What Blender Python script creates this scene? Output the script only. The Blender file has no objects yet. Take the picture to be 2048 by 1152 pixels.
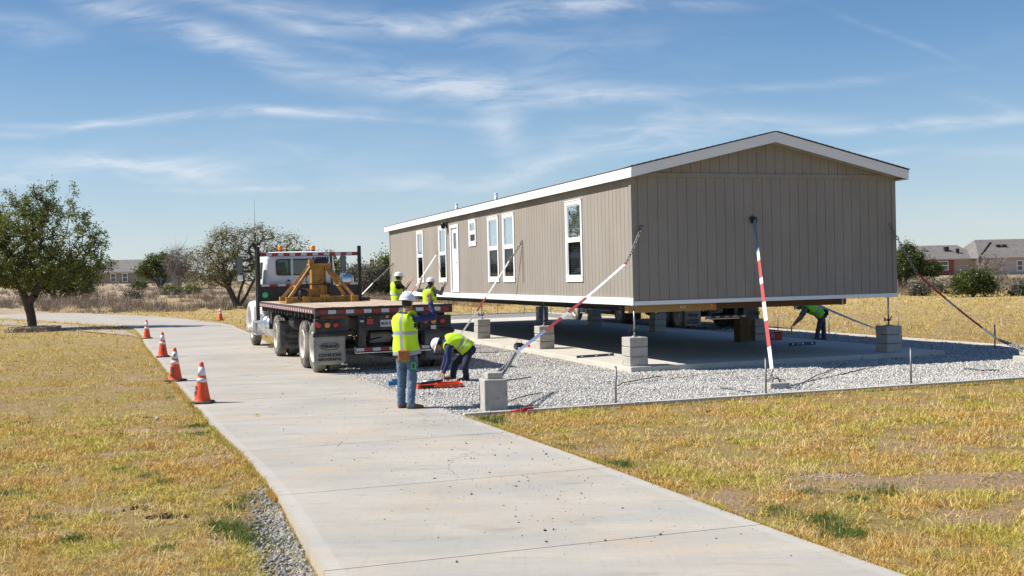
import bpy, bmesh, math, random
import numpy as np
from mathutils import Vector, Matrix, Euler, kdtree, noise as mnoise
random.seed(7); RNG = np.random.default_rng(11)
SC = bpy.context.scene; COL = SC.collection
rad = math.radians
# ------------------------------------------------------------------ camera model
FPX = 2131.0; HC = 2.07; ROLL = .0225; PITCH = math.atan2(24.2, FPX)
CF = Vector((0, math.cos(PITCH), -math.sin(PITCH)))
_U0 = Vector((0, math.sin(PITCH), math.cos(PITCH))); _R0 = Vector((1, 0, 0))
CR = _R0 * math.cos(ROLL) - _U0 * math.sin(ROLL)
CU = _U0 * math.cos(ROLL) + _R0 * math.sin(ROLL)
CP = Vector((0, 0, HC))
def ray(x, y): return CF * FPX + CR * (x - 1024) - CU * (y - 576)
def gz(x, y, z=0.0):
    """point of the plane at height z that the photo shows at x, y"""
    d = ray(x, y); return CP + d * ((z - HC) / d.z)
def gy(x, y, Y):
    """point at distance Y that the photo shows at x, y"""
    d = ray(x, y); return CP + d * (Y / d.y)
cam = bpy.data.cameras.new('camera'); camo = bpy.data.objects.new('camera', cam); COL.objects.link(camo)
cam.sensor_width = 36; cam.lens = 36 * FPX / 2048; cam.clip_start = .1; cam.clip_end = 6000
Mx = Matrix((CR, CU, -CF)).transposed().to_4x4(); Mx.translation = CP; camo.matrix_world = Mx
SC.camera = camo
# ------------------------------------------------------------------ scene frames
D1 = Vector((-.3195, .9476, 0)).normalized(); D2 = Vector((D1.y, -D1.x, 0))
HA = Vector((2.56, 22.47, 0)); HROT = math.atan2(D2.y, D2.x)
def hw(x, y, z=0): return HA + D2 * x + D1 * y + Vector((0, 0, z))
def to_home(P): v = P - HA; return v.dot(D2), v.dot(D1)
TROT = rad(20.5); TO = Vector((-4.56, 24.06, 0))
def tw(x, y, z=0): return TO + Matrix.Rotation(TROT, 3, 'Z') @ Vector((x, y, z))
# ------------------------------------------------------------------ object helpers
def tag(o, label=None, cat=None, group=None, kind=None):
    if label: o['label'] = label
    if cat: o['category'] = cat
    if group: o['group'] = group
    if kind: o['kind'] = kind
    return o
def empty(name, loc, rz=0, label=None, cat=None, group=None):
    o = bpy.data.objects.new(name, None); COL.objects.link(o)
    o.location = loc; o.rotation_euler = (0, 0, rz); o.empty_display_size = .2
    return tag(o, label, cat, group)
def kids(o): return [c for c in bpy.data.objects if c.parent == o]
def copy_tree(o, parent=None):
    c = o.copy(); COL.objects.link(c)
    if parent: c.parent = parent
    for ch in kids(o): copy_tree(ch, c)
    return c
class MB:
    def __init__(s): s.v = []; s.f = []; s.m = []; s.sm = []
    def add(s, vs, fs, m=0, smooth=False, mat=None):
        b = len(s.v)
        for v in vs:
            v = Vector(v)
            if mat is not None: v = mat @ v
            s.v.append(tuple(v))
        for f in fs: s.f.append(tuple(b + i for i in f)); s.m.append(m); s.sm.append(smooth)
        return s
    def mm(s, x0, x1, y0, y1, z0, z1, m=0, mat=None):
        vs = [(x0,y0,z0),(x1,y0,z0),(x1,y1,z0),(x0,y1,z0),(x0,y0,z1),(x1,y0,z1),(x1,y1,z1),(x0,y1,z1)]
        return s.add(vs, [(0,3,2,1),(4,5,6,7),(0,1,5,4),(1,2,6,5),(2,3,7,6),(3,0,4,7)], m, False, mat)
    def box(s, c, d, m=0, mat=None):
        return s.mm(c[0]-d[0]/2, c[0]+d[0]/2, c[1]-d[1]/2, c[1]+d[1]/2, c[2]-d[2]/2, c[2]+d[2]/2, m, mat)
    def tube(s, pts, r, n=8, m=0, cap=True, smooth=True, flat=None):
        pts = [Vector(p) for p in pts]; k = len(pts)
        rr = r if isinstance(r, (list, tuple)) else [r] * k
        t0 = (pts[1] - pts[0]).normalized()
        ref = Vector((0, 0, 1)) if abs(t0.z) < .9 else Vector((1, 0, 0))
        a = t0.cross(ref).normalized(); vs = []
        for i, p in enumerate(pts):
            t = (pts[min(i+1, k-1)] - pts[max(i-1, 0)]).normalized()
            a = (a - t * a.dot(t)).normalized(); b = t.cross(a)
            for j in range(n):
                q = 2 * math.pi * j / n
                vs.append(p + (a * math.cos(q) + b * math.sin(q) * (flat or 1)) * rr[i])
        fs = [(i*n+j, i*n+(j+1) % n, (i+1)*n+(j+1) % n, (i+1)*n+j) for i in range(k-1) for j in range(n)]
        s.add(vs, fs, m, smooth)
        if cap:
            b0 = len(s.v) - k*n
            s.f += [tuple(b0 + j for j in reversed(range(n))), tuple(b0 + (k-1)*n + j for j in range(n))]
            s.m += [m, m]; s.sm += [False, False]
        return s
    def cyl(s, p0, p1, r, n=16, m=0, smooth=True): return s.tube([p0, p1], r, n, m, True, smooth)
    def bar(s, p0, p1, w, h, m=0, up=(0, 0, 1)):
        """rectangular bar from p0 to p1, w across, h along up"""
        p0 = Vector(p0); p1 = Vector(p1); t = (p1-p0).normalized(); up = Vector(up)
        if abs(t.dot(up)) > .98: up = Vector((1, 0, 0))
        a = t.cross(up).normalized(); b = a.cross(t)
        vs = [p + a*(sx*w/2) + b*(sz*h/2) for p in (p0, p1) for sx, sz in ((-1,-1),(1,-1),(1,1),(-1,1))]
        return s.add(vs, [(0,1,2,3),(7,6,5,4),(0,4,5,1),(1,5,6,2),(2,6,7,3),(3,7,4,0)], m)
    def lathe(s, prof, n=24, m=0, mat=None, smooth=True, mfun=None):
        k = len(prof); vs = [(r*math.cos(2*math.pi*j/n), r*math.sin(2*math.pi*j/n), z) for r, z in prof for j in range(n)]
        for i in range(k-1):
            fs = [(i*n+j, i*n+(j+1) % n, (i+1)*n+(j+1) % n, (i+1)*n+j) for j in range(n)]
            if i == 0: s.add(vs, fs, mfun(i) if mfun else m, smooth, mat); b = len(s.v) - len(vs)
            else:
                for f in fs: s.f.append(tuple(b + q for q in f)); s.m.append(mfun(i) if mfun else m); s.sm.append(smooth)
        return s
    def prism(s, poly, h0, h1, m=0, mat=None, axis='z', smooth=False):
        """polygon (a,b) extruded along axis between h0 and h1"""
        n = len(poly)
        def P(a, b, h): return {'z': (a, b, h), 'y': (a, h, b), 'x': (h, a, b)}[axis]
        vs = [P(a, b, h0) for a, b in poly] + [P(a, b, h1) for a, b in poly]
        s.add(vs, [tuple(reversed(range(n))), tuple(range(n, 2*n))], m, False, mat)
        b = len(s.v) - 2*n
        for i in range(n):
            s.f.append((b+i, b+(i+1) % n, b+n+(i+1) % n, b+n+i)); s.m.append(m); s.sm.append(smooth)
        return s
    def ell(s, c, r, m=0, nu=14, nv=9, mat=None):
        vs = []; c = Vector(c)
        M = mat or Matrix.Identity(3)
        for i in range(nv+1):
            t = math.pi * i / nv
            for j in range(nu):
                q = 2*math.pi*j/nu
                vs.append(c + M @ Vector((r[0]*math.sin(t)*math.cos(q), r[1]*math.sin(t)*math.sin(q), r[2]*math.cos(t))))
        return s.add(vs, [(i*nu+j, (i+1)*nu+j, (i+1)*nu+(j+1) % nu, i*nu+(j+1) % nu) for i in range(nv) for j in range(nu)], m, True)
    def build(s, name, mats, parent=None, loc=None, rz=0, bevel=0, seg=2, fix=True, smooth_ang=None):
        me = bpy.data.meshes.new(name)
        me.from_pydata(s.v, [], s.f); me.validate(clean_customdata=False)
        if not isinstance(mats, (list, tuple)): mats = [mats]
        for q in mats: me.materials.append(q)
        if len(me.polygons) == len(s.m):
            me.polygons.foreach_set('material_index', s.m); me.polygons.foreach_set('use_smooth', s.sm)
        if fix:
            bm = bmesh.new(); bm.from_mesh(me); bmesh.ops.recalc_face_normals(bm, faces=bm.faces)
            bm.to_mesh(me); bm.free()
        o = bpy.data.objects.new(name, me); COL.objects.link(o)
        if parent: o.parent = parent
        if loc is not None: o.location = loc
        o.rotation_euler[2] = rz
        if bevel:
            b = o.modifiers.new('bevel', 'BEVEL'); b.width = bevel; b.segments = seg; b.limit_method = 'ANGLE'; b.angle_limit = rad(35)
        return o
def np_mesh(name, V, F, mats, parent=None, smooth=False, mi=None):
    """fast mesh from arrays: V (n,3), F (m,3) or (m,4)"""
    V = np.ascontiguousarray(V, dtype=np.float32); F = np.ascontiguousarray(F, dtype=np.int32)
    me = bpy.data.meshes.new(name); k = F.shape[1]
    me.vertices.add(len(V)); me.vertices.foreach_set('co', V.ravel())
    me.loops.add(F.size); me.loops.foreach_set('vertex_index', F.ravel())
    me.polygons.add(len(F)); me.polygons.foreach_set('loop_start', np.arange(0, F.size, k, dtype=np.int32))
    me.polygons.foreach_set('loop_total', np.full(len(F), k, dtype=np.int32))
    if mi is not None: me.polygons.foreach_set('material_index', np.ascontiguousarray(mi, dtype=np.int32))
    if smooth: me.polygons.foreach_set('use_smooth', np.ones(len(F), dtype=bool))
    for q in (mats if isinstance(mats, (list, tuple)) else [mats]): me.materials.append(q)
    me.update(calc_edges=True)
    o = bpy.data.objects.new(name, me); COL.objects.link(o)
    if parent: o.parent = parent
    return o
def text_mesh(txt, size, mat, parent, M, name='lettering', ext=.0015, bold=0.0, sx=1.0, align='CENTER'):
    cu = bpy.data.curves.new(name, 'FONT'); cu.body = txt; cu.size = size; cu.extrude = ext; cu.offset = bold
    cu.align_x = align; cu.align_y = 'CENTER'
    t = bpy.data.objects.new(name, cu); COL.objects.link(t)
    dg = bpy.context.evaluated_depsgraph_get(); dg.update()
    me = bpy.data.meshes.new_from_object(t.evaluated_get(dg)); bpy.data.objects.remove(t); bpy.data.curves.remove(cu)
    me.transform(Matrix.Diagonal((sx, 1, 1, 1))); me.name = name
    me.materials.clear(); me.materials.append(mat)
    o = bpy.data.objects.new(name, me); COL.objects.link(o); o.parent = parent; o.matrix_local = M
    return o
# ------------------------------------------------------------------ materials
class NT:
    def __init__(s, nt): s.nt = nt
    def n(s, t, ins=None, **kw):
        nd = s.nt.nodes.new(t)
        for k, v in kw.items(): setattr(nd, k, v)
        for k, v in (ins or {}).items():
            sk = nd.inputs[k]
            if isinstance(v, bpy.types.NodeSocket): s.nt.links.new(v, sk)
            else: sk.default_value = v
        return nd
    def math(s, op, a, b=0.0, c=None, clamp=False):
        nd = s.nt.nodes.new('ShaderNodeMath'); nd.operation = op; nd.use_clamp = clamp
        for i, v in enumerate((a, b, c)):
            if v is None: continue
            if isinstance(v, bpy.types.NodeSocket): s.nt.links.new(v, nd.inputs[i])
            else: nd.inputs[i].default_value = v
        return nd.outputs[0]
    def mix(s, f, a, b, blend='MIX'):
        nd = s.nt.nodes.new('ShaderNodeMix'); nd.data_type = 'RGBA'; nd.blend_type = blend; nd.clamp_factor = True
        for i, v in ((0, f), (6, a), (7, b)):
            if isinstance(v, bpy.types.NodeSocket): s.nt.links.new(v, nd.inputs[i])
            else: nd.inputs[i].default_value = v if i == 0 else (tuple(v) + (1,))[:4]
        return nd.outputs[2]
    def noise(s, vec, scale, detail=4, rough=.55, dist=0, out=0, dims='3D'):
        nd = s.n('ShaderNodeTexNoise', {'Vector': vec, 'Scale': scale, 'Detail': detail, 'Roughness': rough, 'Distortion': dist}, noise_dimensions=dims)
        return nd.outputs[out]
    def ramp(s, f, lo, hi): # linear remap clamp 0..1
        nd = s.n('ShaderNodeMapRange', {'Value': f, 'From Min': lo, 'From Max': hi}); return nd.outputs[0]
    def mapv(s, vec, scale=(1, 1, 1), rot=(0, 0, 0), loc=(0, 0, 0)):
        return s.n('ShaderNodeMapping', {'Vector': vec, 'Scale': scale, 'Rotation': rot, 'Location': loc}).outputs[0]
def newmat(name):
    m = bpy.data.materials.new(name); m.use_nodes = True; t = m.node_tree; t.nodes.clear()
    N = NT(t); out = t.nodes.new('ShaderNodeOutputMaterial'); p = t.nodes.new('ShaderNodeBsdfPrincipled')
    t.links.new(p.outputs[0], out.inputs[0]); return m, N, p, out
def lk(N, a, b): N.nt.links.new(a, b)
def mat(name, col, rough=.6, metal=0., vary=.15, vs=3., fine=.1, fs=60., bump=0., bs=80., dirt=None, spec=.5, coat=0., stretch=(1,1,1), island=0.):
    """general worn surface: base colour with broad and fine variation, optional dirt (colour, low, high, scale) and bump"""
    m, N, p, out = newmat(name)
    co = N.n('ShaderNodeTexCoord').outputs['Object']
    cv = N.mapv(co, stretch)
    a = N.noise(cv, vs, 5); b = N.noise(cv, fs, 3)
    k = N.math('ADD', N.math('MULTIPLY', N.math('SUBTRACT', a, .5), vary*2.4), N.math('MULTIPLY', N.math('SUBTRACT', b, .5), fine*2.4))
    if island:
        r = N.n('ShaderNodeNewGeometry').outputs['Random Per Island']
        k = N.math('ADD', k, N.math('MULTIPLY', N.math('SUBTRACT', r, .5), island*2))
    k = N.math('ADD', k, 1.0)
    c = N.n('ShaderNodeVectorMath', {0: tuple(col[:3]), 'Scale': k}, operation='SCALE').outputs[0]
    if dirt:
        dc, lo, hi, ds = dirt
        d = N.ramp(N.noise(cv, ds, 6, .65), lo, hi)
        c = N.mix(d, c, dc)
        lk(N, N.math('ADD', rough, N.math('MULTIPLY', d, .25), clamp=True), p.inputs['Roughness'])
    else:
        lk(N, N.math('ADD', rough - .06, N.math('MULTIPLY', a, .12), clamp=True), p.inputs['Roughness'])
    lk(N, c, p.inputs['Base Color'])
    p.inputs['Metallic'].default_value = metal; p.inputs['Specular IOR Level'].default_value = spec
    if coat: p.inputs['Coat Weight'].default_value = coat; p.inputs['Coat Roughness'].default_value = .08
    if bump:
        h = N.noise(cv, bs, 5, .6)
        bn = N.n('ShaderNodeBump', {'Height': h, 'Strength': min(1, bump), 'Distance': .01})
        lk(N, bn.outputs[0], p.inputs['Normal'])
    return m
# ------------------------------------------------------------------ world, sun
SUN_EL = rad(45.5)
w = bpy.data.worlds.new('World'); SC.world = w; w.use_nodes = True
wt = w.node_tree; wt.nodes.clear(); W = NT(wt)
sky = W.n('ShaderNodeTexSky', sky_type='NISHITA', sun_disc=False, sun_elevation=SUN_EL, sun_rotation=rad(-90), altitude=300, air_density=1.0, dust_density=.3, ozone_density=1.0)
dirv = W.n('ShaderNodeTexCoord').outputs['Generated']
sp = W.n('ShaderNodeSeparateXYZ', {0: dirv})
ay = W.math('MAXIMUM', W.math('ABSOLUTE', sp.outputs[1]), .18)
u = W.math('DIVIDE', sp.outputs[0], ay); v = W.math('DIVIDE', sp.outputs[2], ay)
uv = W.n('ShaderNodeCombineXYZ', {0: u, 1: v, 2: 0.0}).outputs[0]
warp = W.noise(uv, 2.2, 3, .5, out=1)
uvw = W.n('ShaderNodeVectorMath', {0: uv, 1: W.n('ShaderNodeVectorMath', {0: W.n('ShaderNodeVectorMath', {0: warp, 1: (.5,.5,.5)}, operation='SUBTRACT').outputs[0], 'Scale': .085}, operation='SCALE').outputs[0]}, operation='ADD').outputs[0]
def wisp(px, py, lw, sw, tilt, s):
    """soft streak of cirrus in the sky around a direction; lw, sw half widths, tilt in degrees"""
    d = ray(px, py); uu = d.x / d.y; vv = d.z / d.y; t = rad(tilt)
    mp = W.n('ShaderNodeMapping', {'Vector': uvw, 'Location': (uu, vv, 0), 'Rotation': (0, 0, t), 'Scale': (2.0*lw/FPX, 2.3*sw/FPX, 1)}, vector_type='TEXTURE')
    g = W.n('ShaderNodeTexGradient', {'Vector': mp.outputs[0]}, gradient_type='QUADRATIC_SPHERE')
    return g.outputs['Fac'], s
acc = None
for q in ((260,25,170,22,-22,.55),(430,80,150,20,-24,.6),(560,115,110,24,-14,.55),(430,18,120,18,-14,.5),(60,40,120,22,-12,.5),
          (760,40,220,22,-6,.5),(1000,15,300,20,5,.6),(1250,5,220,14,4,.6),(640,70,150,22,-20,.45),
          (900,165,210,30,-3,.95),(1180,190,180,20,-3,.6),(800,150,90,14,-4,.5),(420,228,330,7,1,.8),(200,240,110,8,9,.5),(700,230,260,8,-2,.6),(990,250,45,50,40,.6),
          (240,318,150,12,-10,.5),(380,338,140,24,-6,.85),(120,330,150,30,0,.5),(30,362,160,12,0,.6),(520,374,170,5,0,.6),
          (900,345,240,16,4,.6),(1020,335,120,18,10,.5),(1240,280,150,24,2,.85),(1280,300,100,10,0,.5),(1450,236,260,18,0,.5),
          (1800,238,300,10,3,.75),(1990,200,90,12,-18,.3),(1900,245,120,8,6,.5),(1780,52,130,6,-24,.25),(1560,160,240,8,6,.35),(1750,298,70,9,4,.3),(20,262,80,7,0,.4),
          (1150,100,300,60,3,.18),(2000,300,200,20,0,.25),(650,300,300,60,-8,.2)):
    k, s_ = wisp(*q); acc = W.math('MULTIPLY_ADD', k, s_, acc if acc is not None else 0.0)
fib = W.noise(W.mapv(uvw, (11, 52, 1), (0, 0, rad(-4))), 1.0, 7, .62, .4)
fib2 = W.noise(W.mapv(uvw, (3, 9, 1), (0, 0, rad(12))), 1.0, 5, .6, .3)
dens = W.math('MULTIPLY', acc, W.math('ADD', .22, W.math('MULTIPLY', W.ramp(fib, .38, .64), 1.35)))
back = W.math('MULTIPLY', W.ramp(fib2, .5, .8), W.math('MULTIPLY', W.ramp(fib, .3, .75), .45))
dens = W.math('ADD', dens, back)
dens = W.math('MULTIPLY', W.math('MINIMUM', dens, 1.0), .62)
hv = W.n('ShaderNodeValToRGB', {0: W.math('MULTIPLY', sp.outputs[2], 1.0, clamp=True)}); e = hv.color_ramp.elements
e[0].position = 0; e[0].color = (.50,.60,.685,1); e[1].position = 1; e[1].color = (.035,.11,.33,1)
for pos, cl in ((.035,(.47,.585,.69)),(.11,(.27,.455,.66)),(.2,(.115,.285,.55)),(.27,(.066,.195,.44)),(.5,(.05,.15,.40))):
    q = e.new(pos); q.color = cl + (1,)
SKYS = .10
grad = W.n('ShaderNodeVectorMath', {0: hv.outputs[0], 'Scale': .70/SKYS}, operation='SCALE').outputs[0]
skc = W.mix(.72, sky.outputs[0], grad)
skc = W.mix(dens, skc, tuple(q/SKYS for q in (.56,.59,.635)))
bg = W.n('ShaderNodeBackground', {'Color': skc, 'Strength': SKYS})
wo = wt.nodes.new('ShaderNodeOutputWorld'); wt.links.new(bg.outputs[0], wo.inputs[0])
sl = bpy.data.lights.new('sun', 'SUN'); sl.energy = 5.0; sl.angle = rad(.53); sl.color = (1.0, .945, .865)
so = bpy.data.objects.new('sun', sl); COL.objects.link(so)
sd = Vector((math.cos(SUN_EL), 0.0, -math.sin(SUN_EL)))
so.rotation_euler = sd.to_track_quat('-Z', 'Y').to_euler(); so.location = (-40, 10, 60)
SC.view_settings.view_transform = 'Standard'; SC.view_settings.look = 'None'; SC.view_settings.exposure = .55; SC.view_settings.gamma = 1
SC.cycles.max_bounces = 6; SC.cycles.transparent_max_bounces = 12
try: SC.cycles.use_denoising = True
except Exception: pass
# ------------------------------------------------------------------ ground, driveway, gravel pad, slab
DL = [(2.6,-4),(.20,3),(-1.34,7.43),(-2.56,10.95),(-4.64,16.05),(-8.37,25.55),(-12.53,36.24),(-15.6,44.5),(-19.4,53.3),(-24.65,60.),(-34.7,72.1),(-60,98)]
DR = [(7.0,-4),(4.3,3),(2.61,7.12),(1.93,8.82),(.68,12.2),(-.80,15.96),(-3.59,23.34),(-6.75,31.5),(-9.4,39.3),(-12.03,46.94),(-15.44,55.25),(-26.4,72.6),(-52,100)]
def in_poly(X, Y, poly):
    X = np.asarray(X); Y = np.asarray(Y); ins = np.zeros(X.shape, bool); n = len(poly)
    for i in range(n):
        x0, y0 = poly[i][:2]; x1, y1 = poly[(i+1) % n][:2]
        c = ((y0 > Y) != (y1 > Y)) & (X < (x1-x0)*(Y-y0)/((y1-y0) or 1e-9) + x0); ins ^= c
    return ins
def smooth_line(P, n=6):
    P = [Vector((*p, 0)) for p in P]; out = []
    for i in range(len(P)-1):
        a = P[max(i-1, 0)]; b = P[i]; c = P[i+1]; d = P[min(i+2, len(P)-1)]
        for k in range(n):
            t = k/n
            out.append(.5*((2*b) + (c-a)*t + (2*a-5*b+4*c-d)*t*t + (3*b-a-3*c+d)*t**3))
    out.append(P[-1]); return [(p.x, p.y) for p in out]
DLs = smooth_line(DL); DRs = smooth_line(DR)
DRIVE = DLs + DRs[::-1]
PAD = [tuple(hw(-5.35,-5.12)[:2]), tuple(hw(10.85,-5.12)[:2]), tuple(hw(10.85,35.5)[:2]), tuple(hw(-2.2,35.5)[:2]), tuple(hw(-2.6,15)[:2]), (-6.75,31.5), (-3.59,23.34), (-.80,15.96)]
BARE = [(4.9,10.3,2.1,.42),(-7.5,9.8,.5,.15),(-6.2,8.6,.45,.12),(2.0,13.6,.5,.12),(8.2,12.2,1.0,.25),(6.6,10.0,1.2,.3),(3.2,10.75,.4,.16),(-2.75,8.7,.42,.14),(-4.9,13.2,.6,.14),(-6.6,11.7,.5,.18),(7.6,13.5,1.4,.22),(-4.0,9.0,.3,.1),(-8.3,14.5,.7,.2),(5.0,8.2,.5,.14),(7.3,9.1,.9,.2),(-3.1,7.2,.5,.16),(5.9,16.2,.7,.12),(-10.5,19,1.2,.2)]
def vnoise(X, Y, s, seed=0):
    """cheap value noise, arrays in, 0..1 out"""
    X = np.asarray(X)/s; Y = np.asarray(Y)/s; xi = np.floor(X).astype(np.int64); yi = np.floor(Y).astype(np.int64)
    fx = X-xi; fy = Y-yi; fx = fx*fx*(3-2*fx); fy = fy*fy*(3-2*fy)
    def h(a, b):
        q = (a*374761393 + b*668265263 + seed*1274126177) & 0xffffffff; q = ((q ^ (q >> 13))*1274126177) & 0xffffffff
        return ((q ^ (q >> 16)) & 0xffff)/65535.
    return (h(xi,yi)*(1-fx)+h(xi+1,yi)*fx)*(1-fy) + (h(xi,yi+1)*(1-fx)+h(xi+1,yi+1)*fx)*fy
def bare(X, Y):
    X = np.asarray(X, float); Y = np.asarray(Y, float); b = np.zeros(X.shape)
    wob = (vnoise(X, Y, .22, 3)-.5)*1.1 + (vnoise(X, Y, .07, 5)-.5)*.7
    for cx, cy, rx, ry in BARE:
        q = ((X-cx)/rx)**2 + ((Y-cy)/ry)**2
        b = np.maximum(b, np.clip(1.6-q+wob, 0, 1))
    n = vnoise(X, Y, .9, 8)*.6 + vnoise(X, Y, .25, 9)*.4
    b = np.maximum(b, np.clip((n-.61)*6, 0, .8))
    # worn strip at the gravelly left edge of the drive
    q = ((X+1.45+(Y-7.43)*.347)/.27)**2 + ((Y-8.3)/2.3)**2
    return np.maximum(b, np.clip(1.7-q+wob, 0, 1))
def gh(X, Y):
    X = np.asarray(X, float); Y = np.asarray(Y, float)
    t = np.clip((Y-72)/115, 0, 1); s = t*t*(3-2*t)
    A = 1.55-2.1*np.clip(X/np.maximum(Y, 1), -.6, .6)
    z = -.035 + s*A + (vnoise(X, Y, 1.3, 1)-.5)*.025 + (vnoise(X, Y, 6, 2)-.5)*.03*np.clip((Y-20)/20, 0, 1)
    z = z - .085*np.exp(-(((X+1.45+(Y-7.43)*.347)/.33)**2 + ((Y-8.1)/2.1)**2))
    z = z + .35*s*(vnoise(X, Y, 25, 4)-.5)
    z = z + .06*np.exp(-(((X-5.1)/1.5)**2+((Y-10.35)/.28)**2))*(.5+vnoise(X, Y, .3, 70)) - .05*np.exp(-(((X+2.95)/.35)**2+((Y-8.85)/.16)**2))
    z = np.where((Y > 2) & (Y < 60) & in_poly(X, Y, PAD), -.05, z)
    return z
def gh1(x, y): return float(gh(np.array([x]), np.array([y]))[0])
# terrain sheet
def axis(parts):
    out = []
    for a, b, st in parts: out += list(np.arange(a, b, st))
    return np.array(out + [parts[-1][1]])
ax = axis([(-3000,-400,300),(-400,-100,25),(-100,-30,3),(-30,-12,.7),(-12,12,.16),(12,30,.7),(30,100,3),(100,400,25),(400,3000,300)])
ayy = axis([(-60,0,8),(0,5,.8),(5,18,.16),(18,40,.5),(40,100,2),(100,300,6),(300,600,40),(600,5000,400)])
GX, GY = np.meshgrid(ax, ayy); GZ = gh(GX, GY)
nx = len(ax); ny = len(ayy)
V = np.stack([GX.ravel(), GY.ravel(), GZ.ravel()], 1)
I = np.arange(nx*ny).reshape(ny, nx)
F = np.stack([I[:-1,:-1].ravel(), I[:-1,1:].ravel(), I[1:,1:].ravel(), I[1:,:-1].ravel()], 1)
m_ground, N, p, _ = newmat('dry_soil')
co = N.n('ShaderNodeTexCoord').outputs['Object']
at = N.n('ShaderNodeAttribute', attribute_name='bare').outputs['Fac']
n1 = N.noise(co, .35, 5); n2 = N.noise(co, 2.4, 6, .65); n3 = N.noise(co, 22, 5, .7); n4 = N.noise(N.mapv(co,(1,1.6,1)), 70, 3, .7)
c = N.mix(N.ramp(n2, .35, .65), (.34,.235,.10), (.24,.16,.075))
c = N.mix(N.ramp(n1, .4, .66), c, (.30,.235,.085))
c = N.mix(N.ramp(n3, .52, .75), c, (.17,.115,.07))
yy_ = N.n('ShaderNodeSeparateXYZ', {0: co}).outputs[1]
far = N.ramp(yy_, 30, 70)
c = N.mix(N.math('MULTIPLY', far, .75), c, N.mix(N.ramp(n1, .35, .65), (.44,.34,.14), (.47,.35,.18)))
scrub = N.ramp(yy_, 78, 86)
scr2 = N.math('MULTIPLY', scrub, N.ramp(N.noise(co, .05, 4), .38, .5))
c = N.mix(scr2, c, N.mix(N.ramp(N.noise(co, .4, 4), .4, .6), (.33,.245,.18), (.42,.33,.22)))
dirtc = N.mix(N.ramp(n3, .35, .7), (.40,.285,.175), (.20,.135,.08))
c = N.mix(N.ramp(at, .25, .75), c, dirtc)
lk(N, c, p.inputs['Base Color']); p.inputs['Roughness'].default_value = .95; p.inputs['Specular IOR Level'].default_value = .15
bn = N.n('ShaderNodeBump', {'Height': N.math('ADD', n3, N.math('MULTIPLY', n4, .5)), 'Strength': .9, 'Distance': .03}); lk(N, bn.outputs[0], p.inputs['Normal'])
ground = np_mesh('ground', V, F, m_ground, smooth=True); tag(ground, kind='structure')
atb = ground.data.attributes.new('bare', 'FLOAT', 'POINT'); atb.data.foreach_set('value', bare(V[:,0], V[:,1]).astype(np.float32))

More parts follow.
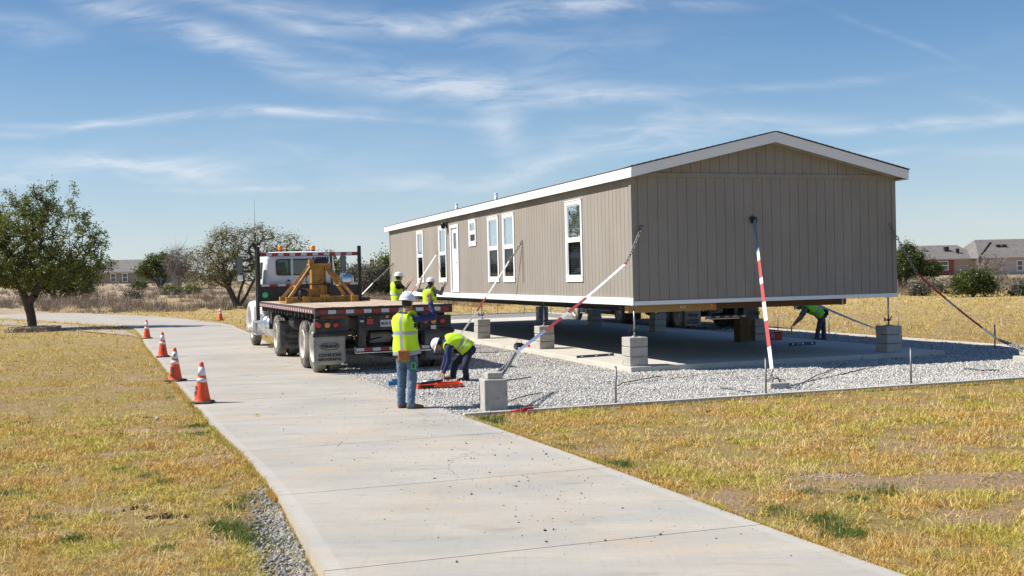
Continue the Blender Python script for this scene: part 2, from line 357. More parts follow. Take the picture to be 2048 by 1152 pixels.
def concrete(name, base, warm, joint=False, bright=1.0, rust=True):
    m, N, p, _ = newmat(name)
    co = N.n('ShaderNodeTexCoord').outputs['Object']
    st = N.mapv(co, (.55, 2.6, 1), (0, 0, rad(18)))
    a = N.noise(st, .8, 6, .6); b = N.noise(co, .45, 4); f = N.noise(co, 120, 3, .7); g = N.noise(N.mapv(co, (1.2, 14, 1), (0, 0, rad(14))), 3, 5, .7)
    c = N.mix(N.ramp(a, .38, .62), base, warm)
    c = N.mix(N.math('MULTIPLY', N.ramp(b, .45, .7), .6), c, tuple(q*.80 for q in base))
    # broom texture and wheel scuffs
    c = N.mix(N.math('MULTIPLY', N.ramp(g, .46, .74), .5), c, tuple(q*.70 for q in base))
    g2 = N.noise(N.mapv(co, (18, 1.5, 1), (0, 0, rad(20))), 1.2, 5, .7); c = N.mix(N.math('MULTIPLY', N.ramp(g2, .50, .76), .22), c, tuple(q*.62 for q in base))
    sc = N.noise(N.mapv(co, (4, .35, 1), (0, 0, rad(22))), 2.0, 6, .7)
    c = N.mix(N.math('MULTIPLY', N.ramp(sc, .60, .80), .22), c, (.17,.165,.16))
    if rust:
        ed = N.n('ShaderNodeAttribute', attribute_name='edge').outputs['Fac']; el = N.math('ADD', ed, N.math('MULTIPLY', N.noise(co, 8, 3), .015))
        c = N.mix(N.math('MULTIPLY', N.math('SUBTRACT', 1.0, N.ramp(el, .150, .156)), .30), c, (.50,.48,.44))
        c = N.mix(N.math('MULTIPLY', N.math('SUBTRACT', 1.0, N.ramp(el, .0, .06)), .35), c, (.40,.32,.20))
        r = N.math('MULTIPLY', N.ramp(N.noise(co, .7, 4, .5), .48, .66), N.ramp(N.noise(st, 3.2, 5, .65), .40, .66))
        c = N.mix(N.math('MULTIPLY', r, .5), c, (.48,.34,.20))
        r2 = N.ramp(N.noise(co, 5.5, 3, .5), .74, .80)
        c = N.mix(N.math('MULTIPLY', r2, .28), c, (.42,.22,.09))
        sm = N.ramp(N.noise(N.mapv(co, (.8, 2.4, 1), loc=(3.3, 1.7, 0)), .9, 4, .6), .60, .74)
        c = N.mix(N.math('MULTIPLY', sm, .42), c, (.14,.14,.145))
    cv = N.n('ShaderNodeVectorMath', {0: co, 1: N.n('ShaderNodeVectorMath', {0: N.noise(co, 1.4, 5, .6, out=1), 'Scale': .9}, operation='SCALE').outputs[0]}, operation='ADD').outputs[0]
    cd = N.n('ShaderNodeTexVoronoi', {'Vector': N.mapv(cv, (1,1,0)), 'Scale': .21}, feature='DISTANCE_TO_EDGE').outputs['Distance']
    ck = N.math('MULTIPLY', N.math('SUBTRACT', 1.0, N.ramp(cd, .0006, .0022)), N.ramp(N.noise(co, .3, 2), .50, .56))
    c = N.mix(N.math('MULTIPLY', ck, .55), c, (.10,.09,.08))
    k = N.math('ADD', .80, N.math('MULTIPLY', f, .38))
    pit = N.ramp(N.noise(co, 45, 2, .5), .70, .74)
    k = N.math('MULTIPLY', k, N.math('SUBTRACT', 1.0, N.math('MULTIPLY', pit, .35)))
    c = N.n('ShaderNodeVectorMath', {0: c, 'Scale': k}, operation='SCALE').outputs[0]
    lk(N, c, p.inputs['Base Color']); p.inputs['Roughness'].default_value = .88; p.inputs['Specular IOR Level'].default_value = .25
    bn = N.n('ShaderNodeBump', {'Height': N.math('ADD', N.math('ADD', f, N.math('MULTIPLY', g, .8)), N.math('MULTIPLY', a, 2.0)), 'Strength': .35, 'Distance': .006}); lk(N, bn.outputs[0], p.inputs['Normal'])
    return m
m_drive = concrete('drive_concrete', (.385,.366,.328), (.462,.422,.355))
m_slab = concrete('slab_concrete', (.56,.525,.45), (.60,.56,.48), rust=False)
m_block = mat('block_concrete', (.43,.41,.37), .92, vary=.26, vs=6, fine=.25, fs=70, bump=.7, bs=60, dirt=((.24,.225,.20), .56, .74, 9), spec=.2)
# driveway: slabs with open joints
def at_y(line, y):
    for i in range(len(line)-1):
        if line[i][1] <= y <= line[i+1][1]:
            t = (y-line[i][1])/(line[i+1][1]-line[i][1]); return Vector((line[i][0]+(line[i+1][0]-line[i][0])*t, y, 0))
    return Vector((*line[-1], 0))
def lerp_line(A, B, n): return [A.lerp(B, i/n) for i in range(n+1)]
joints = []
yl = -.6
while yl < 96:
    a = at_y(DLs, yl)
    dy = 1.10 if yl < 40 else 1.6 + (yl-40)*.03
    joints.append((a, at_y(DRs, yl+dy))); yl += 2.72
mb = MB(); NC = 10
for (a0, b0), (a1, b1) in zip(joints[:-1], joints[1:]):
    g = .006
    t0 = (a1-a0).normalized()*g; t1 = (b1-b0).normalized()*g
    rows = []
    for k in range(5):
        t = k/4
        L = at_y(DLs, a0.y+(a1.y-a0.y)*t); Rr = at_y(DRs, b0.y+(b1.y-b0.y)*t)
        if k == 0: L = L + t0; Rr = Rr + t1
        if k == 4: L = L - t0; Rr = Rr - t1
        rows.append([L.lerp(Rr, j/NC) for j in range(NC+1)])
    vs = [q for r_ in rows for q in r_]; W1 = NC+1
    fs = [(i*W1+j, i*W1+j+1, (i+1)*W1+j+1, (i+1)*W1+j) for i in range(4) for j in range(NC)]
    mb.add(vs, fs)
    ring = [rows[0][j] for j in range(W1)] + [rows[i][NC] for i in range(1,5)] + [rows[4][j] for j in range(NC-1,-1,-1)] + [rows[i][0] for i in range(3,0,-1)]
    n = len(ring); top = [q + Vector((0,0,0)) for q in ring]; bot = [q + Vector((0,0,-.15)) for q in ring]
    mb.add(top+bot, [(i, n+i, n+(i+1) % n, (i+1) % n) for i in range(n)])
drive = mb.build('driveway', m_drive, fix=False); tag(drive, kind='structure')
ec = drive.data.attributes.new('edge', 'FLOAT', 'POINT'); vx = np.array([v.co[:2] for v in drive.data.vertices]); xe_ = np.interp(vx[:,1], [q[1] for q in DLs], [q[0] for q in DLs]); xr_ = np.interp(vx[:,1], [q[1] for q in DRs], [q[0] for q in DRs]); ec.data.foreach_set('value', np.minimum(np.abs(vx[:,0]-xe_), np.abs(vx[:,0]-xr_)).astype(np.float32))
mb = MB(); jf = [(a+Vector((0,0,-.009)), b+Vector((0,0,-.009))) for a, b in joints]
# gravel pad
m_gravel, N, p, _ = newmat('crushed_stone_bed')
co = N.n('ShaderNodeTexCoord').outputs['Object']
vo = N.n('ShaderNodeTexVoronoi', {'Vector': co, 'Scale': 30.0, 'Randomness': 1.0}); vo2 = N.n('ShaderNodeTexVoronoi', {'Vector': co, 'Scale': 30.0}, feature='DISTANCE_TO_EDGE')
cc = N.n('ShaderNodeSeparateColor', {0: vo.outputs['Color']})
kk = N.math('ADD', .6, N.math('MULTIPLY', cc.outputs[0], .65))
c = N.mix(N.ramp(cc.outputs[1], .3, .9), (.33,.32,.30), (.38,.36,.32))
c = N.mix(N.ramp(N.noise(co, .5, 3), .45, .7), c, (.36,.34,.31))
c = N.n('ShaderNodeVectorMath', {0: c, 'Scale': kk}, operation='SCALE').outputs[0]
lk(N, c, p.inputs['Base Color']); p.inputs['Roughness'].default_value = .9; p.inputs['Specular IOR Level'].default_value = .2
bn = N.n('ShaderNodeBump', {'Height': N.ramp(vo2.outputs['Distance'], 0, .35), 'Strength': 1.0, 'Distance': .02}); lk(N, bn.outputs[0], p.inputs['Normal'])
# crown-free sheet with gentle unevenness
px = np.arange(-14, 16, .25); py = np.arange(14, 62, .25)
PX, PY = np.meshgrid(px, py); ins = in_poly(PX, PY, PAD)
def padz(X, Y): return -.012 + (vnoise(X, Y, .8, 21)-.5)*.022 + (vnoise(X, Y, 2.6, 22)-.5)*.02
PZ = padz(PX, PY)
mb = MB()
bmg = bmesh.new()
vsp = [bmg.verts.new((x, y, 0)) for x, y in PAD]; bmg.faces.new(vsp)
for k in range(1, 60): # slice into strips so the sheet can undulate
    bmesh.ops.bisect_plane(bmg, geom=bmg.verts[:]+bmg.edges[:]+bmg.faces[:], plane_co=(0, 15+k*.75, 0), plane_no=(0, 1, 0))
for k in range(1, 40):
    bmesh.ops.bisect_plane(bmg, geom=bmg.verts[:]+bmg.edges[:]+bmg.faces[:], plane_co=(-14+k*.75, 0, 0), plane_no=(1, 0, 0))
bmg.verts.ensure_lookup_table()
arr = np.array([v.co[:2] for v in bmg.verts]); zz = padz(arr[:,0], arr[:,1])
for v, z in zip(bmg.verts, zz): v.co.z = z
me = bpy.data.meshes.new('gravel_pad'); bmg.normal_update(); bmg.to_mesh(me); bmg.free(); me.materials.append(m_gravel)
pad = bpy.data.objects.new('gravel_pad', me); COL.objects.link(pad); tag(pad, kind='structure')
# loose crushed stone
def rocks(P, S, flat=.7, seed=1):
    r = np.random.default_rng(seed); n = len(P)
    base = np.array([(1,0,0),(-1,0,0),(0,1,0),(0,-1,0),(0,0,1),(0,0,-1)], float)
    tri = np.array([(0,2,4),(2,1,4),(1,3,4),(3,0,4),(2,0,5),(1,2,5),(3,1,5),(0,3,5)])
    v = base[None] * r.uniform(.55, 1.15, (n, 6, 1)) + r.uniform(-.28, .28, (n, 6, 3))
    a = r.uniform(0, 6.283, n); ca, sa = np.cos(a), np.sin(a)
    b = r.uniform(-.7, .7, n); cb, sb = np.cos(b), np.sin(b)
    x = v[:,:,0]; y = v[:,:,1]*r.uniform(.6, 1, (n,1)); z = v[:,:,2]*flat
    y2 = y*cb[:,None]-z*sb[:,None]; z2 = y*sb[:,None]+z*cb[:,None]
    X = x*ca[:,None]-y2*sa[:,None]; Y = x*sa[:,None]+y2*ca[:,None]
    out = np.stack([X, Y, z2], 2)*S[:,None,None] + P[:,None,:]
    F = (tri[None] + (np.arange(n)*6)[:,None,None]).reshape(-1, 3)
    return out.reshape(-1, 3), F
m_stone, N, p, _ = newmat('crushed_stone')
ri = N.n('ShaderNodeNewGeometry').outputs['Random Per Island']
cr = N.n('ShaderNodeValToRGB', {0: ri}); e = cr.color_ramp.elements
e[0].position = 0; e[0].color = (.22,.215,.205,1); e[1].position = 1; e[1].color = (.74,.71,.65,1)
for pos, cl in ((.15,(.40,.39,.375,1)),(.5,(.52,.505,.475,1)),(.8,(.63,.61,.56,1)),(.9,(.56,.49,.40,1))):
    q = e.new(pos); q.color = cl
lk(N, cr.outputs[0], p.inputs['Base Color']); p.inputs['Roughness'].default_value = .85; p.inputs['Specular IOR Level'].default_value = .25
P = []
for y0, y1, dens in ((15.5, 20, 1150), (20, 24, 750), (24, 29, 400), (29, 40, 140)):
    n = int((y1-y0)*32*dens); X = RNG.uniform(-10, 22, n); Y = RNG.uniform(y0, y1, n)
    k = in_poly(X, Y, PAD) & (np.abs(X) < .64*Y+1)
    X, Y = X[k], Y[k]; dx = X-HA.x; dy = Y-HA.y; hx = dx*D2.x+dy*D2.y; hy = dx*D1.x+dy*D1.y
    k = ~((hx > -.16) & (hx < 7.92) & (hy > -.14)); X, Y = X[k], Y[k]
    P.append(np.stack([X, Y, padz(X, Y)+.004], 1))
P = np.concatenate(P); S = np.clip(RNG.lognormal(math.log(.0145), .38, len(P)), .006, .03)*(1+(P[:,1]-16)*.022)
Vs, Fs = rocks(P, S, .75, 3)
g = np_mesh('loose_gravel', Vs, Fs, m_stone); tag(g, 'pale grey crushed stone spread over the pad around the slab', 'gravel', kind='stuff')
n = 1500; Y = RNG.uniform(15.2, 27, n); xe = np.interp(Y, [q[1] for q in DRs], [q[0] for q in DRs]); X = xe-np.abs(RNG.normal(0, .16, n)); k = RNG.random(n) < np.exp(-(xe-X)*5)
Vs, Fs = rocks(np.stack([X, Y, np.full(n, .006)], 1)[k], np.clip(RNG.lognormal(math.log(.010), .4, k.sum()), .004, .02), .75, 8); g = np_mesh('strayed_gravel', Vs, Fs, m_stone); tag(g, 'gravel strayed from the pad onto the edge of the driveway', 'gravel', kind='stuff')
# gravel spilling out at the left edge of the driveway
n = 6500; Y = 6.2+RNG.beta(1.1,1.7,6500)*4.9; X = -1.35-(Y-7.43)*.347-np.abs(RNG.normal(0, .20, n))*(1.35-(Y-6.2)*.22)
eL = np.interp(Y, [q[1] for q in DLs], [q[0] for q in DLs]); k = (X < eL-.02)
X, Y = X[k], Y[k]; P = np.stack([X, Y, gh(X, Y)+.006], 1); S = np.clip(RNG.lognormal(math.log(.013), .5, len(P)), .004, .04)
Vs, Fs = rocks(P, S, .75, 4)
m_stone2 = m_stone.copy(); m_stone2.name = 'grey_roadside_stone'
for e_ in [q for nd in m_stone2.node_tree.nodes if nd.type == 'VALTORGB' for q in nd.color_ramp.elements]: e_.color = tuple(v*.56 for v in e_.color[:3])+(1,)
g = np_mesh('roadside_gravel', Vs, Fs, m_stone2); tag(g, 'coarse grey gravel spilled along the near left edge of the driveway', 'gravel', kind='stuff')
# pebbles on the driveway and stones among the grass
m_peb = mat('pebble', (.17,.165,.16), .8, vary=.2, vs=30, island=.4)
n = 620; Y = 7.2+RNG.gamma(2.2, 3.0, n); X = []
for q in Y:
    a = at_y(DLs, min(q, 60)).x; b = at_y(DRs, min(q, 60)).x; X.append(a+(b-a)*RNG.beta(2.6, 1.6))
X = np.array(X); P = np.stack([X, Y, np.full(n, .003)], 1); S = np.clip(RNG.lognormal(math.log(.0062), .5, n), .003, .026)
xt = np.array([gz(a, b)[:2] for a, b in ((990,911),(979,946),(1032,973),(942,989),(1089,1062),(1093,1084),(1107,1060),(1245,1017),(1210,1082),(913,1125),(1321,1070),(1092,909))])
P = np.concatenate([P, np.c_[xt, np.full(len(xt), .006)]]); S = np.concatenate([S, np.full(len(xt), .02)])
Vs, Fs = rocks(P, S, .7, 5); g = np_mesh('loose_pebbles', Vs, Fs, m_peb); tag(g, 'small dark pebbles scattered over the concrete driveway', 'pebbles', kind='stuff')
n = 150; X = RNG.uniform(-12, 12, n); Y = RNG.uniform(6.5, 30, n)
k = ~in_poly(X, Y, DRIVE) & ~in_poly(X, Y, PAD); X, Y = X[k], Y[k]
P = np.stack([X, Y, gh(X, Y)+.02], 1); S = np.clip(RNG.lognormal(math.log(.014), .5, len(P)), .006, .045)
Pd = np.stack([RNG.normal(3.1,.22,260), RNG.normal(10.75,.10,260)], 1); Pd = np.c_[Pd, gh(Pd[:,0], Pd[:,1])+.01]
P = np.concatenate([P, Pd]); S = np.concatenate([S, RNG.uniform(.003,.015,260)])
m_pale = mat('pale_limestone', (.44,.40,.34), .85, vary=.2, vs=30, island=.25)
Vs, Fs = rocks(P, S, .7, 6); g = np_mesh('scattered_stones', Vs, Fs, m_pale); tag(g, 'pale limestone chips scattered through the dry lawn', 'stones', kind='stuff')
shp = [(0,640),(60,643),(130,648),(200,655),(250,661),(282,676),(262,671),(225,668),(190,664),(150,662),(110,656),(60,652),(20,650),(-60,650),(-60,638)]
Vsh = [gz(x, y, -.012) for x, y in shp]; mb = MB(); mb.add(Vsh, [tuple(range(len(Vsh)))]); m_shld = concrete('gravelly_shoulder', (.36,.30,.22), (.44,.36,.24), rust=False); sh_ = mb.build('road_shoulder', m_shld); tag(sh_, kind='structure')
# house slab
sl_ = MB().mm(-.15, 7.9, -.12, 27.5, -.12, .1).build('house_slab', m_slab, loc=HA, rz=HROT, bevel=.01); tag(sl_, kind='structure')
# concrete edging
m_edge = mat('edging_concrete', (.48,.46,.42), .9, vary=.2, vs=4, fine=.2, bump=.4, dirt=((.30,.26,.20), .55, .75, 3))
mb = MB(); mb.mm(-5.25, 10.9, -5.22, -5.12, -.1, .035); mb.mm(10.9, 11.0, -5.22, 35.6, -.1, .035); mb.mm(-2.2, 10.9, 35.5, 35.6, -.1, .03)
eg = mb.build('gravel_edging', m_edge, loc=HA, rz=HROT, bevel=.006); tag(eg, kind='structure')
# ------------------------------------------------------------------ manufactured home
m_sid = mat('painted_siding', (.284,.255,.218), .75, vary=.16, vs=1.2, fine=.10, fs=35, bump=.25, bs=120, dirt=((.262,.222,.178), .5, .75, 1.1), stretch=(1,1,.35), spec=.3)
m_trim = mat('white_trim', (.80,.80,.79), .55, vary=.04, vs=1.5, fine=.03, fs=40, dirt=((.62,.60,.56), .66, .85, 2.5))
m_shing = mat('asphalt_shingle', (.115,.10,.09), .95, vary=.3, vs=5, fine=.5, fs=30, bump=.6, bs=40, spec=.1)
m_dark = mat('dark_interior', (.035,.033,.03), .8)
m_under = mat('black_underbelly', (.025,.025,.027), .7, vary=.3, vs=1.5)
m_blind = mat('window_blind', (.66,.66,.62), .6, vary=.04)
m_galv = mat('galvanised_steel', (.46,.47,.48), .42, .8, vary=.2, vs=12, fine=.1)
m_steel = mat('steel_chassis', (.05,.048,.045), .6, .4, vary=.3, vs=4)
def glassmat(name, tint, thr, mul):
    m = bpy.data.materials.new(name); m.use_nodes = True; t = m.node_tree; t.nodes.clear(); N = NT(t)
    out = t.nodes.new('ShaderNodeOutputMaterial'); tr = N.n('ShaderNodeBsdfTransparent', {'Color': tint+(1,)})
    gl = N.n('ShaderNodeBsdfGlossy', {'Color': (.9,.95,1,1), 'Roughness': .02})
    fr = N.n('ShaderNodeFresnel', {'IOR': 1.55}); f = N.math('MULTIPLY_ADD', fr.outputs[0], mul, thr, clamp=True)
    wv = N.noise(N.n('ShaderNodeTexCoord').outputs['Object'], 1.3, 2); bn = N.n('ShaderNodeBump', {'Height': wv, 'Strength': .12, 'Distance': .02}); lk(N, bn.outputs[0], gl.inputs['Normal'])
    ms = N.n('ShaderNodeMixShader', {0: f, 1: tr.outputs[0], 2: gl.outputs[0]}); lk(N, ms.outputs[0], out.inputs[0]); return m
m_glass = glassmat('window_glass', (.70,.80,.78), .05, .85)
m_screen = glassmat('screened_glass', (.16,.165,.165), .0, .16)
HW, HL, Z0, ZT = 6.65, 24.15, 1.42, 4.10
home = empty('mobile_home', HA, HROT, 'long taupe panel sided mobile home with white trim jacked up on concrete piers', 'mobile home')
def grooved(L, zf0, zf1, holes, pitch=.2032, gw=.012, gd=.012, off=0.0):
    """vertical groove siding in the plane y=0 facing -y along x 0..L; zf give bottom and top heights; holes (x0,x1,z0,z1)"""
    mb = MB(); xs = {0.0, L}; k = off
    grooves = []
    while k < L:
        if k > .02: grooves.append((k-gw/2, k+gw/2))
        k += pitch
    for a, b in grooves: xs |= {a, b}
    for h in holes: xs |= {h[0], h[1]}
    xs = sorted(x for x in xs if 0 <= x <= L); g2 = lambda x: any(a-1e-6 <= x <= b+1e-6 for a, b in grooves)
    prev = None
    for a, b in zip(xs[:-1], xs[1:]):
        if b-a < 1e-5: continue
        mid = (a+b)/2; d = gd if g2(mid) else 0.0
        seg = [(zf0, zf1)]
        hz = [(h[2], h[3]) for h in holes if h[0]-1e-6 <= mid <= h[1]+1e-6]
        z0a, z0b, z1a, z1b = zf0(a), zf0(b), zf1(a), zf1(b)
        rows = [((z0a, z0b), (z1a, z1b))]
        for h0, h1 in hz:
            rows = [((z0a, z0b), (h0, h0)), ((h1, h1), (z1a, z1b))]
        for (p0, p1), (q0, q1) in rows:
            mb.add([(a,d,p0),(b,d,p1),(b,d,q1),(a,d,q0)], [(0,1,2,3)])
            mb.add([(a,0,p0),(a,gd,p0),(a,gd,q0),(a,0,q0)], [(0,1,2,3)]) if g2(mid) else None
            if g2(mid): mb.add([(b,gd,p1),(b,0,p1),(b,0,q1),(b,gd,q1)], [(0,1,2,3)])
    return mb
holes_y = [(2.81,3.69,2.03,3.74),(7.76,8.62,2.03,3.74),(9.2,10.06,2.03,3.74),(11.46,12.06,3.17,3.76),(13.47,14.3,1.60,3.72),(15.02,15.86,2.03,3.74),(18.30,19.14,2.03,3.74)]
# left wall: local x of the panel runs along the home (from far to near), so mirror the holes
hl = [(HL-b, HL-a, c, d) for a, b, c, d in holes_y]
lw = grooved(HL, lambda x: Z0, lambda x: ZT, hl).build('side_wall', m_sid, home, fix=False)
lw.location = (0, HL, 0); lw.rotation_euler = (0, 0, rad(-90))
slope = (5.06-4.28)/3.41
def gtop(x): return 4.26 + slope*min(x+.13, HW+.13-x)
gw_ = grooved(HW, lambda x: Z0, lambda x: 4.10, [], .232, gw=.0085, off=.14).build('end_wall', m_sid, home, fix=False)
gb_ = grooved(HW, lambda x: 4.19, gtop, [], .232, gw=.0085, off=.02).build('gable', m_sid, home, fix=False)
# split the gable at the ridge
bm = bmesh.new(); bm.from_mesh(gb_.data); bmesh.ops.bisect_plane(bm, geom=bm.verts[:]+bm.edges[:]+bm.faces[:], plane_co=(HW/2,0,0), plane_no=(1,0,0))
for v_ in bm.verts:
    if abs(v_.co.x-HW/2) < 1e-4 and v_.co.z > 4.5: v_.co.z = gtop(HW/2)
bm.to_mesh(gb_.data); bm.free()
rw = grooved(HL, lambda x: Z0, lambda x: ZT, []).build('side_wall', m_sid, home, fix=False); rw.location = (HW, 0, 0); rw.rotation_euler = (0, 0, rad(90))
bw = grooved(HW, lambda x: Z0, lambda x: gtop(x), [], .232).build('end_wall', m_sid, home, fix=False); bw.location = (HW, HL, 0); bw.rotation_euler = (0, 0, rad(180))
mb = MB(); mb.mm(-.008, HW+.008, -.026, -.001, 4.095, 4.19)
mb.build('gable_band', m_sid, home, bevel=.004)
mb = MB(); mb.mm(-.02, -.001, -.022, .09, Z0+.13, 4.08); mb.mm(-.022, .085, -.0225, -.001, Z0+.075, 4.093)
mb.build('corner_board', m_sid, home, bevel=.003)
mb = MB(); mb.mm(HW-.085, HW+.02, -.022, -.001, Z0+.07, 4.093); mb.mm(HW+.001, HW+.02, -.001, .09, Z0+.07, 4.08)
mb.build('corner_board', m_sid, home, bevel=.003)
mb = MB(); mb.mm(-.02, -.001, HL-.09, HL+.02, Z0+.13, 4.08); mb.build('corner_board', m_sid, home, bevel=.003)
# skirt boards
mb = MB()
for i, (a, b) in enumerate(((-.03, 3.9), (3.905, 8.6), (8.605, 13.2), (13.205, 18.1), (18.105, HL+.03))): mb.mm(-.032, -.002, a, b, Z0-.03, Z0+.125)
mb.build('skirt_board', m_trim, home, bevel=.003)
MB().mm(-.002, HW+.03, -.034, -.003, Z0-.03, Z0+.055).build('skirt_board', m_trim, home, bevel=.003)
MB().mm(HW+.002, HW+.03, -.002, HL, Z0-.03, Z0+.1).build('skirt_board', m_trim, home)
# floor underside and chassis
mb = MB(); mb.mm(.01, HW-.01, .01, HL-.01, Z0+.02, Z0+.05)
mb.build('underbelly', m_under, home)
mb = MB()
for x in (1.1, 2.6, 4.05, 5.5):
    mb.mm(x-.06, x+.06, 3.2, HL-.3, 1.40, 1.425); mb.mm(x-.01, x+.01, 3.2, HL-.3, 1.2, 1.4); mb.mm(x-.06, x+.06, 3.2, HL-.3, 1.18, 1.2)
for y in np.arange(3.6, HL-.5, 1.25): mb.mm(.25, HW-.25, y-.025, y+.025, 1.36, 1.435)
mb.build('chassis_frame', m_steel, home)
# timber lifting beams
m_beam = mat('pine_beam', (.42,.27,.105), .75, vary=.2, vs=2, fine=.25, fs=25, stretch=(.3,3,3), bump=.2, dirt=((.20,.12,.06), .6, .8, 3))
m_beam2 = mat('weathered_beam', (.17,.10,.045), .8, vary=.25, vs=2, fine=.25, fs=25, stretch=(.3,3,3), bump=.2)
m_orange = mat('orange_paint', (.80,.27,.02), .5, vary=.1)
b1 = MB().mm(.1, 2.25, .5, .68, 1.21, 1.38).build('lifting_beam', m_beam, home, bevel=.006); b1['label'] = 'pale pine lifting beam with orange sprayed end'
MB().tube([(2.12,.497,1.30),(2.12,.49,1.30)], .05, 20).build('paint_mark', m_orange, b1)
text_mesh('N 5', .09, m_trim, b1, Matrix.Translation((1.42,.498,1.30)) @ Matrix.Rotation(rad(90), 4, 'X'), 'stencil_mark')
b2 = MB().mm(2.5, 5.98, .95, 1.1, 1.22, 1.385).build('lifting_beam', m_beam2, home, bevel=.006); b2['label'] = 'dark weathered lifting beam sticking out to the right'
mb = MB(); mb.mm(5.86, 5.90, .945, 1.105, 1.21, 1.39); mb.build('steel_band', m_galv, b2)
# roof
mb = MB(); OV, OF = .13, .30; HX = HW/2; th = .018
def rz_(x): return 4.28 + slope*min(x+OV, HW+OV-x)
for s in (0, 1):
    X = lambda x: x if s == 0 else HW-x
    a = (X(-OV-.03), 4.275); b = (X(HX), rz_(HX)+.01)
    poly = [a, (b[0], b[1]), (b[0], b[1]+th), (a[0], a[1]+th)]
    mb.prism([(q[0], q[1]) for q in poly], -OF-.025, HL+OF, 0, None, 'y')
roof = mb.build('roof', m_shing, home)
# ragged shingle courses showing along the rakes
mb = MB()
for s in (0, 1):
    for k in range(24):
        x = -OV+.03+k*.145; z = rz_(x)+.024; xx = x if s == 0 else HW-x
        q = .012*RNG.random()
        mb.add([(xx-.07 if s==0 else xx+.07, -OF-.05-q, z-.018), (xx+.07 if s==0 else xx-.07, -OF-.05-q, z+.022), (xx+.07 if s==0 else xx-.07, -OF+.3, z+.022), (xx-.07 if s==0 else xx+.07, -OF+.3, z-.018),
                (xx-.07 if s==0 else xx+.07, -OF-.05-q, z-.004), (xx+.07 if s==0 else xx-.07, -OF-.05-q, z+.012)], [(0,1,2,3),(0,1,5,4)])
mb.build('shingle_edge', m_shing, roof)
# fascia, rake boards, soffit
mb = MB(); zb = 4.065
mb.mm(-OV-.02, -OV, -OF, HL+OF, zb, 4.272)
mb.build('fascia', m_trim, home, bevel=.004)
MB().mm(HW+OV, HW+OV+.02, -OF, HL+OF, zb, 4.272).build('fascia', m_trim, home, bevel=.004)
for yy0 in (-OF-.022, HL+OF+.002):
    poly = [(-OV-.02, zb), (HX, zb+slope*(HX+OV)-.0), (HW+OV+.02, zb), (HW+OV+.02, 4.272), (HX, rz_(HX)+.005), (-OV-.02, 4.272)]
    r_ = MB()
    r_.prism([poly[0], poly[1], poly[4], poly[5]], yy0, yy0+.02, 0, None, 'y'); r_.prism([poly[1], poly[2], poly[3], poly[4]], yy0, yy0+.02, 0, None, 'y')
    if yy0 < 0:
        d = .055
        for a, b in ((0, 1), (1, 2)):
            q0 = poly[5] if a == 0 else poly[4]; q1 = poly[4] if a == 0 else poly[3]
            r_.prism([(q0[0], q0[1]-d), (q1[0], q1[1]-d), q1, q0], yy0-.014, yy0-.001, 0, None, 'y')
    r_.build('rake_board', m_trim, home)
m_soff = mat('soffit_board', (.42,.38,.33), .8)
mb = MB(); mb.mm(-OV, .0, -OF, HL+OF, 4.082, 4.09); mb.mm(HW, HW+OV, -OF, HL+OF, 4.082, 4.09)
for s in (0, 1):
    p0 = (-OV, 4.09) if s == 0 else (HW+OV, 4.09); p1 = (HX, 4.09+slope*(HX+OV))
    mb.prism([p0, p1, (p1[0], p1[1]+.012), (p0[0], p0[1]+.012)], -OF, -.002, 0, None, 'y')
mb.build('soffit', m_soff, home)
# roof vents
for yy in (13.93, 18.88):
    vmb = MB().cyl((1.5, yy, 4.5), (1.5, yy, 4.86), .05, 16); vmb.cyl((1.5, yy, 4.84), (1.5, yy, 4.885), .06, 16); vmb.lathe([(.14, 4.60), (.10, 4.66), (.05, 4.68)], 16, 0, Matrix.Translation((1.5, yy, 0)))
    vmb.build('vent_pipe', m_trim, roof)
